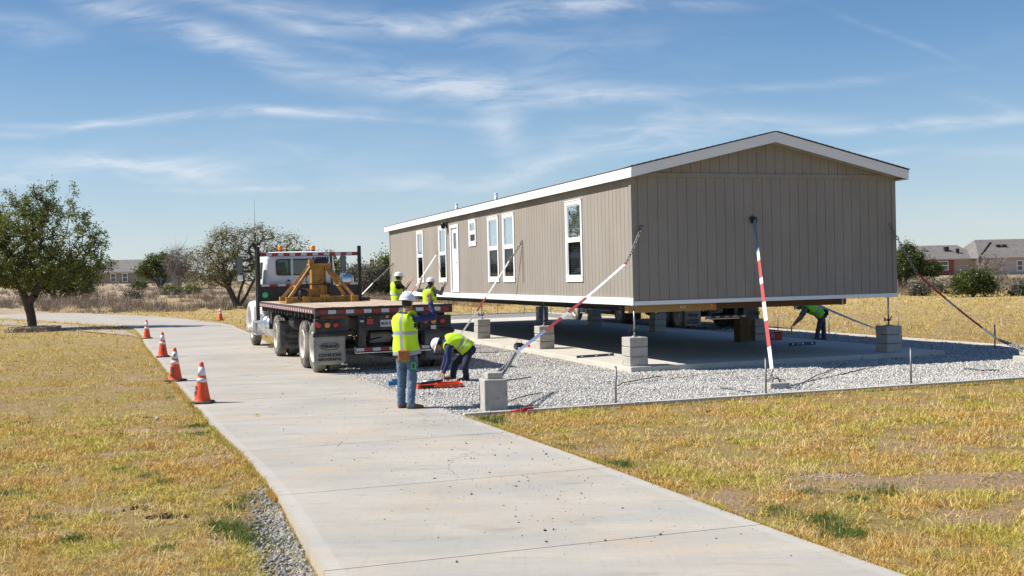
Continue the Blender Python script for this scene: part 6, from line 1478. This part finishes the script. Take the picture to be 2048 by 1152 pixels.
# shaggy fringe along the drive edges and the edging
Vs, Fs, off = [], [], 0
for line, sgn in ((DLs, -1), (DRs, 1)):
    Yq = 5.5+rng.gamma(2.0, 6.5, 26000); Yq = Yq[Yq < 50]; xe = np.interp(Yq, [q[1] for q in line], [q[0] for q in line]); X = xe+sgn*np.abs(rng.normal(0, .035, len(Yq)))
    k = vnoise(X, Yq, .3, 44) > .25
    if sgn > 0: k &= Yq < 15.9
    else: k &= ~((Yq > 5.9) & (Yq < 10.2) & (rng.random(len(Yq)) < .985))
    X, Yq = X[k], Yq[k]; n = len(X); V, F = blades(X, Yq, rng.uniform(.03, .085, n)*(1+Yq*.01), rng.uniform(.004, .007, n)*(1+Yq*.02), rng, .8, 2); Vs.append(V); Fs.append(F+off); off += len(V)
n = 9000; hx = rng.uniform(-5.2, 11, n); q = HA.to_2d()
X = HA.x+D2.x*hx+D1.x*(-5.25-np.abs(rng.normal(0,.04,n))); Yq = HA.y+D2.y*hx+D1.y*(-5.25-np.abs(rng.normal(0,.04,n)))
V, F = blades(X, Yq, rng.uniform(.03, .08, n), rng.uniform(.006, .010, n), rng, .8, 2); Vs.append(V); Fs.append(F+off); off += len(V)
fr = np_mesh('grass_fringe', np.concatenate(Vs), np.concatenate(Fs), m_grass); tag(fr, 'shaggy dry grass hanging over the edges of the concrete', 'grass', kind='stuff')
# scrub
m_brush = leafmat('dry_scrub', [(.07,.045,.03),(.14,.10,.075),(.22,.165,.125),(.31,.235,.15),(.24,.22,.205)], .2)
Vs, Fs, off = [], [], 0
n = 10500; X = rng.uniform(-110, 110, n); Y = 78+rng.gamma(1.25, 22, n); k = (np.abs(X) < .55*Y+4) & (Y < 190) & ~in_poly(X, Y, DRIVE)
k &= (vnoise(X, Y, 7, 50)*.6+vnoise(X, Y, 2.5, 51)*.4 > .40); k &= ~((X > 0) & (Y > 135)); k &= ~((X < -40) & (Y < 92))
X, Y = X[k], Y[k]; hgt = rng.uniform(.4, 1.3, len(X))*(.6+.8*vnoise(X, Y, 9, 52))
nb = 34
cx = np.repeat(X, nb)+rng.normal(0, .16, len(X)*nb); cy = np.repeat(Y, nb)+rng.normal(0, .16, len(X)*nb); hh_ = np.repeat(hgt, nb)
V, F = blades(cx, cy, hh_*rng.uniform(.5, 1.25, len(cx)), rng.uniform(.012, .035, len(cx))*(1+np.maximum(0, cy-90)*.008), rng, .75, 1)
bs_ = np_mesh('dry_scrub', V, F, m_brush); tag(bs_, 'dense grey and tan dry scrub filling the field behind the road', 'scrub', kind='stuff')
n = 900; X = rng.uniform(-60, 60, n); Y = rng.uniform(74, 84, n); k = (np.abs(X) < .55*Y+4) & ~in_poly(X, Y, DRIVE) & (vnoise(X, Y, 5, 60) > .45) & (X > -36); X, Y = X[k], Y[k]
cx = np.repeat(X, 40)+rng.normal(0, .22, len(X)*40); cy = np.repeat(Y, 40)+rng.normal(0, .22, len(X)*40)
V, F = blades(cx, cy, rng.uniform(.25, .8, len(cx)), rng.uniform(.02, .04, len(cx)), rng, .9, 1)
m_tuss = leafmat('tussock', [(.28,.15,.06),(.46,.31,.13),(.62,.48,.25)], .25)
tu = np_mesh('tall_dry_grass', V, F, m_tuss); tag(tu, 'tussocks of tall tan grass along the front of the scrub', 'grass', kind='stuff')
# ------------------------------------------------------------------ cones
m_cone = mat('orange_cone_rubber', (.82,.085,.018), .5, vary=.06, vs=6, fine=.05, dirt=((.45,.09,.03), .60, .8, 9)); m_cbase = mat('black_cone_base', (.03,.03,.03), .8, vary=.3, vs=8, dirt=((.12,.11,.10), .5, .7, 10))
m_coll = mat('white_cone_collar', (.66,.66,.68), .4, vary=.1, vs=10, dirt=((.42,.41,.40), .6, .8, 14))
def make_cone(P, rz, lab):
    o = empty('traffic_cone', P, rz, lab, 'traffic cone', 'orange traffic cones along the driveway')
    mb = MB(); loft(mb, [rrect(-.185,.185,-.185,.185,.05,.0), rrect(-.19,.19,-.19,.19,.05,.02), rrect(-.165,.165,-.165,.165,.05,.035)]); mb.build('base', m_cbase, o)
    R = lambda z: .137-(z-.035)*(.137-.032)/.665
    mb = MB(); mb.lathe([(R(.035)+.012,.034),(R(.035),.06)] + [(R(z),z) for z in np.arange(.09,.68,.03)] + [(R(.69),.69),(R(.70)-.004,.703),(.018,.706),(.016,.69)], 32); mb.build('cone_body', m_cone, o)
    for z0, z1, n_ in ((.36,.435,'collar'),(.475,.625,'collar')):
        mb = MB(); mb.lathe([(R(z0)+.001,z0),(R(z0)+.0035,z0),(R(z1)+.0035,z1),(R(z1)+.001,z1)], 32); mb.build(n_, m_coll, o)
    return o
cones = []
for (x, y, rz, lab) in ((405,806,.1,'nearest and largest orange cone, at the driveway edge'),(351,762,-.2,'second nearest cone, its black base askew on the grass edge'),(326,714,.3,'third cone in the row with a smudged mark on its side'),(294,677,.15,'fourth and farthest cone of the row on the left edge'),(441,641,0,'lone orange cone across the road by the scrub')):
    P = gz(x, y, 0); P = V3((P.x, P.y, .003))
    o = make_cone(P, rz, lab) if not cones else copy_tree(cones[0])
    o.location = P; o.rotation_euler[2] = rz; tag(o, lab); cones.append(o)
for ci, txt, az, s_ in ((0, '6810', rad(212), .07), (1, '8180', rad(268), .08)):
    t_ = text_mesh(txt, s_*1.3, m_ink, cones[ci], Matrix.Rotation(az+math.pi/2, 4, 'Z') @ Matrix.Translation((0,-.118,.21)) @ Matrix.Rotation(rad(-9), 4, 'X') @ Matrix.Rotation(rad(90), 4, 'X') @ Matrix.Rotation(rad(90), 4, 'Z'), bold=.004)
mb = MB(); mb.box((.03,-.062,.55),(.035,.006,.05)); mb.build('mark', m_ink, cones[1], bevel=.002)
mb = MB(); mb.tube([(-.02,-.118,.24),(.02,-.122,.26),(.03,-.125,.22),(-.01,-.125,.2),(.01,-.13,.16),(.03,-.13,.18)], .009, 6); mb.build('mark', m_ink, cones[2])
# ------------------------------------------------------------------ straps, chains, anchors
m_wht = mat('white_webbing', (.66,.66,.66), .7, vary=.06, vs=8); m_redw = mat('red_webbing', (.36,.05,.05), .7, vary=.12, vs=8); m_bluew = mat('blue_grey_webbing', (.22,.28,.40), .7)
m_chain = mat('chain_steel', (.26,.25,.24), .5, .5, vary=.3, vs=20)
def chain_mb(mb, A, B, link=.10, r=.0095, sag=0):
    A = V3(A); B = V3(B); n = max(2, int((B-A).length/(link*.72))); 
    for k in range(n):
        t = (k+.5)/n; c = A.lerp(B, t)+V3((0,0,-sag*4*t*(1-t))); t1 = A.lerp(B, t+.01)+V3((0,0,-sag*4*(t+.01)*(1-t-.01))); d = (t1-c).normalized()
        a = d.cross(V3((0,0,1))); a = a.normalized() if a.length > .05 else V3((1,0,0)); b = d.cross(a); s_ = a if k % 2 else b
        pts = [c+d*(link*.5*math.cos(q))+s_*(link*.27*math.sin(q)) for q in [2*math.pi*j/10 for j in range(11)]]
        mb.tube(pts, r, 5, 0, False)
def hook_mb(mb, P, d, s=.09):
    P = V3(P); d = V3(d).normalized(); a = d.cross(V3((0,1,0))).normalized()
    mb.tube([P+d*s*.9, P+d*s*.3, P-d*s*.1+a*s*.3, P-d*s*.45+a*s*.05, P-d*s*.3-a*s*.3, P-a*s*.32], .012, 6)
def strap(name, lab, pieces, root, cat='strap'):
    """pieces: ('chain',A,B,sag) or ('web',A,B,width,[ (t0,t1,material) ])"""
    o = empty(name, root, 0, lab, cat, 'tie-down straps holding the home'); L = V3(root)
    cm = MB(); has = False
    for p_ in pieces:
        if p_[0] == 'chain': chain_mb(cm, V3(p_[1])-L, V3(p_[2])-L, sag=p_[3]); has = True
        elif p_[0] == 'hook': hook_mb(cm, V3(p_[1])-L, V3(p_[2])); has = True
        elif p_[0] == 'web':
            A, B, w_, segs = V3(p_[1])-L, V3(p_[2])-L, p_[3], p_[4]; mb = MB(); d = (B-A).normalized(); nr_ = V3(p_[5]) if len(p_) > 5 else V3((-.35,-.9,.25)); side = d.cross(nr_).normalized(); nn = d.cross(side)
            for t0, t1, mi in segs:
                k = max(1, int((t1-t0)*14))
                for j in range(k):
                    ta, tb = t0+(t1-t0)*j/k, t0+(t1-t0)*(j+1)/k
                    def pt(t, sg, h): 
                        tw_ = .22*math.sin(t*7); c_, s_ = math.cos(tw_), math.sin(tw_); sv = side*c_+nn*s_; nv = nn*c_-side*s_
                        return A.lerp(B, t)+V3((0,0,-.05*4*t*(1-t)))+sv*(sg*w_/2)+nv*h
                    v = [pt(ta,-1,-.002),pt(ta,1,-.002),pt(ta,1,.002),pt(ta,-1,.002),pt(tb,-1,-.002),pt(tb,1,-.002),pt(tb,1,.002),pt(tb,-1,.002)]
                    mb.add(v, [(0,1,5,4),(1,2,6,5),(2,3,7,6),(3,0,4,7)], mi)
            mb.build('webbing', [m_wht, m_redw, m_bluew], o)
    if has: cm.build('chain', m_chain, o)
    return o
def onp(x, y, P0, n): d = ray(x, y); return CP + d*((P0-CP).dot(n)/d.dot(n))
# 1 nearest, from the corner hook to the anchor block
blk = V3((-.33,16.68,0)); bz_ = .50
H = hw(.22,-.02,3.06); K = onp(1253,525, hw(0,-.35), D1); K2 = onp(1030,706, hw(-1.6,-2.6), D1); a0 = blk+V3((.02,0,bz_+.02))
strap('tie_down_strap', 'nearest strap, white and red, from the corner chain to the concrete anchor block', [('hook',H,K-H),('chain',H,K,.02),('web',K,K2,.062,[(0,.02,1),(.02,.40,0),(.40,.56,1),(.56,.62,0),(.62,.76,1),(.76,1,2)]),('chain',K2,a0+V3((.12,.05,0)),.02),('chain',K2,a0+V3((-.02,.1,.0)),.05)], H)
# 2 middle
H = hw(-.02,7.03,3.0); G = gz(903,695,.03); K = H.lerp(G,.17); 
strap('tie_down_strap', 'middle strap from the wall chain down to the slab edge behind the bent worker', [('hook',H,K-H),('chain',H,K,.02),('web',K,K.lerp(G,.98),.052,[(0,.40,0),(.40,.56,1),(.56,1,0)]),('hook',K.lerp(G,.985),G-K)], H)
mb = MB(); chain_mb(mb, (0,0,0), tuple(D1*-.02+V3((0,0,-1.1))), .055, .005); o = mb.build('hanging_chain', m_chain, None, loc=hw(-.03,6.98,2.98)); tag(o, 'thin chain hanging straight down the side wall below the middle hook', 'chain')
# 3 by the far windows
H = hw(-.02,16.11,2.96); G = V3((-2.9,33.4,.02)); G = hw(-1.6,15.0,.02)
G = gz(757,681,.02)
strap('tie_down_strap', 'far strap above the two workers, beside the second window from the left', [('hook',H,G-H),('web',H.lerp(G,.03),G,.05,[(0,.36,0),(.36,.50,1),(.50,1,0)])], H)
# 4 far corner
H = hw(-.02,23.5,2.70); G = gz(660,648,.02)
strap('tie_down_strap', 'farthest strap, from the far corner down to behind the truck deck', [('hook',H,G-H),('chain',H,H.lerp(G,.30),.02),('web',H.lerp(G,.30),G,.06,[(0,1,0)])], H)
# 5 centre of the end wall
H = hw(2.89,-.10,3.19); ac = V3((4.62,18.75,0)); G = V3(gy(1544,742,18.9)); K = H
strap('tie_down_strap', 'red and white banded strap in front of the end wall, fixed at a black socket', [('web',H,G,.072,[(0,.11,2),(.11,.22,0) if False else (.11,.24,2),(.24,.30,0),(.30,.42,1),(.42,.46,0),(.46,.58,1),(.58,.70,0),(.70,.86,1),(.86,1,0)] ,(-.6,-.8,.2)),('hook',G,V3((0,0,-1))),('chain',G+V3((0,0,-.08)),ac+V3((-.15,.05,.10)),.0),('chain',G+V3((0,0,-.08)),ac+V3((.14,.0,.10)),.0)], H)
# 6 right side
H = hw(6.52,-.02,3.05); ar = V3((10.95,22.75,0)); K = onp(1832,545, hw(6.9,-.4), D1); G = onp(1998,680, hw(8.6,-1.3), D1); 
strap('tie_down_strap', 'dark red strap at the right corner, running to the block at the right edge', [('hook',H,K-H),('chain',H,K,.02),('web',K,G,.045,[(0,.36,1),(.36,.5,2),(.5,.80,1),(.8,1,0)]),('chain',G,ar+V3((-.1,0,.24)),0),('chain',G,ar+V3((.1,0,.24)),0)], H)
H = hw(5.9,2.6,1.35); G = gz(1790,670,0)
strap('tie_down_strap', 'short grey strap from under the home to the ground behind the right corner pier', [('web',H,G,.06,[(0,.7,2),(.7,1,0)])], H)
# anchor blocks
o = empty('anchor_block', blk, rad(14), 'upright concrete block at the driveway corner with a small block on top', 'concrete block', 'concrete anchor blocks')
mb = MB(); mb.mm(-.185,.185,-.2,.2,-.04,.47); mb.build('block', m_block, o, bevel=.015)
mb = MB(); mb.mm(-.115,.13,-.12,.10,.472,.57); mb.build('cap_block', m_block, o, bevel=.012)
o = empty('anchor_block', ac, rad(15), 'low concrete anchor at the foot of the banded strap', 'concrete block', 'concrete anchor blocks')
mb = MB(); mb.mm(-.18,.2,-.12,.12,-.04,.09); mb.build('block', m_block, o, bevel=.015); mb = MB(); mb.tube([(-.08,0,.09),(-.06,0,.16),(.04,0,.16),(.06,0,.09)], .01, 6); mb.build('eye', m_steel, o)
o = empty('anchor_block', ar, rad(10), 'pale concrete anchor blocks at the right edge of the picture', 'concrete block', 'concrete anchor blocks')
mb = MB(); mb.mm(-.25,.05,-.3,.1,-.04,.12); mb.mm(.06,.6,-.2,.25,-.04,.13); mb.build('block', m_block, o, bevel=.015); mb = MB(); mb.mm(-.08,.5,-.18,.12,.132,.24); mb.build('cap_block', m_block, o, bevel=.012)
# ------------------------------------------------------------------ stakes round the pad
m_gi = mat('grey_steel_stake', (.20,.21,.22), .5, .6, vary=.2, vs=10)
for x, y, h, lab in ((1232,810,.60,'grey steel stake standing at the front edging, left of the three'),(1532,791,.61,'grey steel stake at the front edging left of the anchor with the banded strap'),(1822,767,.62,'grey steel stake at the front edging under the right corner pier'),
      (1990,696,.58,'grey stake at the far edging close to the end of the right strap'),(1797,668,.6,'grey stake hidden partly behind the right corner pier'),(1658,668,.60,'grey stake right behind the stooping worker under the home'),(1556,661,.6,'grey stake left of the stooping worker under the home'),
      (1207,622,.8,'far stake seen under the home left of the second truck'),(1102,627,.8,'far stake seen under the home beside the dark pier'),(1049,628,.8,'far stake seen right of the farthest sunlit pier'),(995,629,.8,'far stake just right of the farthest sunlit jack')):
    P = gz(x, y, 0); o = empty('stake', V3((P.x,P.y,-.03)), 0, lab, 'stake', 'steel stakes round the gravel pad')
    mb = MB(); mb.tube([(0,0,-.05),(.002,0,h*.5),(RNG.uniform(-.006,.01),0,h+.03)], .0165, 10); mb.build('rod', m_gi, o); mb = MB(); mb.cyl((.004,0,h+.031),(.004,0,h+.04),.019,10); mb.build('cap', m_gi, o)
# rods and cables on the stones
for a, b_, r, lab in (((1440,775),(1500,783),.012,'thin steel rod lying on the gravel left of the middle stake'),((1928,737),(1998,741),.02,'blue grey steel bar lying on the gravel near the right edge'),((1005,762),(1062,754),.012,'dark steel rod lying on the gravel right of the anchor block')):
    A, B = gz(*a, .012), gz(*b_, .012); mb = MB(); mb.tube([V3((0,0,0)), B-A], r, 8); o = mb.build('steel_rod', m_gi, None, loc=A); tag(o, lab, 'steel rod', 'loose rods on the gravel')
for pts, lab in ((((1590,777),(1600,768),(1612,762),(1622,756),(1632,752),(1650,745),(1668,737),(1690,727)),'black cable curling over the gravel right of the banded strap anchor'),(((1236,772),(1246,766),(1262,762),(1285,758),(1306,755),(1322,752)),'black cable on the gravel right of the left front stake'),(((998,806),(1010,803),(1022,801),(1036,795),(1060,790),(1085,785)),'black cable on the gravel right of the concrete anchor block')):
    Q = [gz(x, y, .022) for x, y in pts]; mb = MB(); mb.tube([q-Q[0]+V3((0,0,.006*math.sin(i*2))) for i, q in enumerate(Q)], .009, 6); o = mb.build('cable', m_blk, None, loc=Q[0]); tag(o, lab, 'cable', 'cables on the gravel')
# spirit levels
m_lvl = mat('blue_level', (.02,.045,.13), .4, vary=.1); m_vial = mat('level_vial', (.70,.78,.60), .25)
def level(A, B, z, h, lab):
    A = gz(*A, z); B = gz(*B, z); L = (B-A).length; rz = math.atan2(B.y-A.y, B.x-A.x); o = empty('spirit_level', A, rz, lab, 'spirit level', 'blue spirit levels')
    mb = MB(); mb.mm(0,L,-.025,.025,.002,h); mb.build('body', m_lvl, o, bevel=.004)
    for t in (.12,.5,.86): MB().mm(L*t-.03,L*t+.03,-.0275,-.0255,h*.3,h*.8).build('vial', m_vial, o)
    return o
level((1154,716),(1227,711),.1,.055,'blue spirit level lying on the sunlit slab'); lv_ = level((1579,692),(1630,689),.1,.085,'blue spirit level lying on the shaded slab')
text_mesh('O M', .07, m_trim, lv_, Matrix.Translation((.27,-.029,.045)) @ Matrix.Rotation(rad(90), 4, 'X'))
# toolboxes by the stooping workers
m_redb = mat('red_plastic', (.50,.015,.012), .4, vary=.1); m_tanb = mat('tan_crate_wood', (.13,.08,.035), .8, vary=.2, vs=3)
P = hw(5.68,5.3,.1); o = empty('wooden_crate', P, HROT, 'tall tan wooden crate beside the shaded block stack', 'crate'); mb = MB(); mb.mm(0,.34,0,.34,0,.62); mb.build('panel', m_tanb, o, bevel=.01)
mb = MB(); mb.mm(-.01,.37,-.012,-.001,.5,.70); mb.build('batten', m_beam2, o); MB().mm(-.01,.37,-.012,-.001,0,.06).build('batten', m_beam2, o); text_mesh('N.7', .12, m_ink, o, Matrix.Translation((.18,-.016,.58)) @ Matrix.Rotation(rad(90), 4, 'X'))
P = hw(6.70,5.55,.1); o = empty('toolbox', P, HROT, 'red plastic toolbox in the shade under the home', 'toolbox'); mb = MB(); mb.mm(0,.48,0,.26,0,.20); mb.build('body', m_redb, o, bevel=.02); mb = MB(); mb.mm(-.01,.49,-.01,.27,.202,.235); lid = mb.build('lid', m_redb, o, bevel=.015)
mb = MB(); mb.tube([(.15,.13,.235),(.17,.13,.28),(.30,.13,.28),(.32,.13,.235)], .014, 6); mb.build('handle', m_blk, lid); MB().mm(.1,.22,-.006,-.001,.05,.2).build('sticker', m_bluew, o)
# open red-orange tool case, glove, tools near the bent worker
m_rtray = mat('orange_red_plastic', (.72,.075,.015), .45, vary=.1, vs=8)
A = gz(836,779,.0); B = gz(926,775,.0); rz = math.atan2(B.y-A.y, B.x-A.x); L = (B-A).length
o = empty('tool_case', A, rz, 'open orange red tool case lying flat in front of the bent worker', 'tool case')
mb = MB(); w_ = .42; h = .085
mb.mm(0,L,0,w_,.004,.02); mb.mm(0,L,0,.02,.02,h); mb.mm(0,L,w_-.02,w_,.02,h); mb.mm(0,.02,.021,w_-.021,.02,h); mb.mm(L-.02,L,.021,w_-.021,.02,h); mb.mm(L*.45,L*.45+.02,.021,w_-.021,.02,h*.9); mb.mm(.03,L*.44,w_*.5,w_*.5+.015,.02,h*.8)
tr_ = mb.build('tray', m_rtray, o, bevel=.006)
mb = MB()
for x in (.12,.3,.62,.8,L-.08): mb.cyl((x,-.001,.045),(x,-.004,.045),.014,10)
mb.build('rivet', m_whiter, tr_)
mb = MB(); mb.mm(.05,.3,-.012,-.001,.02,.07); mb.build('latch', m_blk, o, bevel=.004)
mb = MB(); mb.bar((.06,.12,.06),(.5,.22,.10),.05,.04); mb.bar((.1,.3,.06),(.42,.36,.08),.03,.03); tl = mb.build('power_drill', m_blk, None, loc=A+V3((0,0,.03)), rz=rz, bevel=.01); tag(tl, 'black power tools lying in the open orange red case', 'power tool')
mb = MB(); mb.box((0,0,.05),(.2,.13,.09)); mb.box((.03,0,.11),(.12,.1,.05)); o = mb.build('blue_case', mat('blue_plastic', (.02,.16,.35), .4), None, loc=gz(787,772,0), rz=rz, bevel=.012); tag(o, 'small blue case on the gravel left of the standing worker', 'case')
mb = MB()
for k in range(5): mb.tube([(0,0,.02),(.05*math.cos(k*.35-.6),.07*math.sin(k*.35-.6),.035),(.10*math.cos(k*.35-.6),.12*math.sin(k*.35-.6),.02)], .011, 6)
mb.ell((-.02,0,.02),(.05,.04,.02)); o = mb.build('work_glove', m_bluew, None, loc=gz(876,762,.10)); tag(o, 'blue work glove on the open tool case under the bent workers hands', 'glove')
mb = MB(); mb.tube([(0,0,.03),(.16,.02,.035),(.3,-.03,.03)], .03, 8); mb.tube([(.1,.05,.05),(.2,.14,.06),(.26,.2,.05)], .02, 8); o = mb.build('grey_drill', m_galv, None, loc=gz(846,768,.05), rz=.3); tag(o, 'grey and black hand drill at the left of the open tool case', 'drill')
# pliers on the edging
mb = MB(); mb.tube([(0,0,0),(.12,-.01,.01),(.2,-.06,.0)], .014, 8, 0); mb.tube([(.02,.07,0),(.12,-.01,.012),(.25,.03,.0)], .014, 8, 0); mb.bar((.2,.05,.02),(.36,.09,.02),.05,.03); o = mb.build('pliers', m_redb, None, loc=gz(1022,822,.045), rz=.2); tag(o, 'red handled pliers dropped on the concrete edging', 'pliers')
# reel and orange plug by the slab edge
P = gz(1038,700,.02); o = empty('cable_reel', P, .4, 'dark round cable reel with wire handle beside the slab edge', 'reel')
mb = MB(); mb.lathe([(.03,0),(.16,.0),(.17,.02),(.12,.035),(.12,.06),(.165,.075),(.155,.09),(.03,.09)], 24, 0, Matrix.Rotation(rad(28), 4, 'X') @ Matrix.Translation((0,0,.06))); mb.build('drum', m_panel, o); mb = MB(); mb.tube([(-.06,0,.1),(-.06,.02,.24),(.0,.03,.29),(.08,.02,.26),(.1,0,.1)], .007, 6); mb.build('handle', m_steel, o)
mb = MB(); mb.lathe([(.0,.16),(.04,.15),(.05,.1),(.06,.0),(.0,.0)], 16); o = mb.build('marker_cap', m_cone, None, loc=gz(1057,700,.02)); tag(o, 'small orange plastic cap beside the reel at the slab edge', 'cap')
mb = MB(); mb.cyl((0,0,0),(0,0,.035),.03,14); o = mb.build('bottle_cap', m_greenp, None, loc=gz(1301,741,.01)); tag(o, 'small green plastic lid at the foot of the slab corner', 'lid')
# leaf and clods
mb = MB(); mb.add([(-.06,0,.005),(0,-.025,.02),(.07,0,.01),(.01,.03,.03),(0,0,.035)], [(0,1,4),(1,2,4),(2,3,4),(3,0,4)]); o = mb.build('dry_leaf', mat('yellow_leaf', (.35,.24,.03), .7), None, loc=gz(512,832,.004), fix=False); tag(o, 'curled yellow leaf on the driveway right of the nearest cone', 'leaf')
m_clod = mat('dark_clod', (.09,.055,.035), .95, vary=.4, vs=15, bump=.5)
n = 90; cx, cy = zip(*[tuple(gp(x, y))[:2] for x, y in ((320,1040),(350,1045),(285,1035),(1430,826),(1415,828),(300,840),(1870,700))]); X = np.array([cx[i % 3] if i < 70 else cx[3+i % 4] for i in range(n)])+RNG.normal(0,.07,n); Yv = np.array([cy[i % 3] if i < 70 else cy[3+i % 4] for i in range(n)])+RNG.normal(0,.05,n)
Vr, Fr = rocks(np.c_[X, Yv, gh(X, Yv)+.01], RNG.uniform(.01,.035,n), .8, 14); o = np_mesh('soil_clods', Vr, Fr, m_clod); tag(o, 'dark crumbs of soil in the lawn', 'soil', kind='stuff')
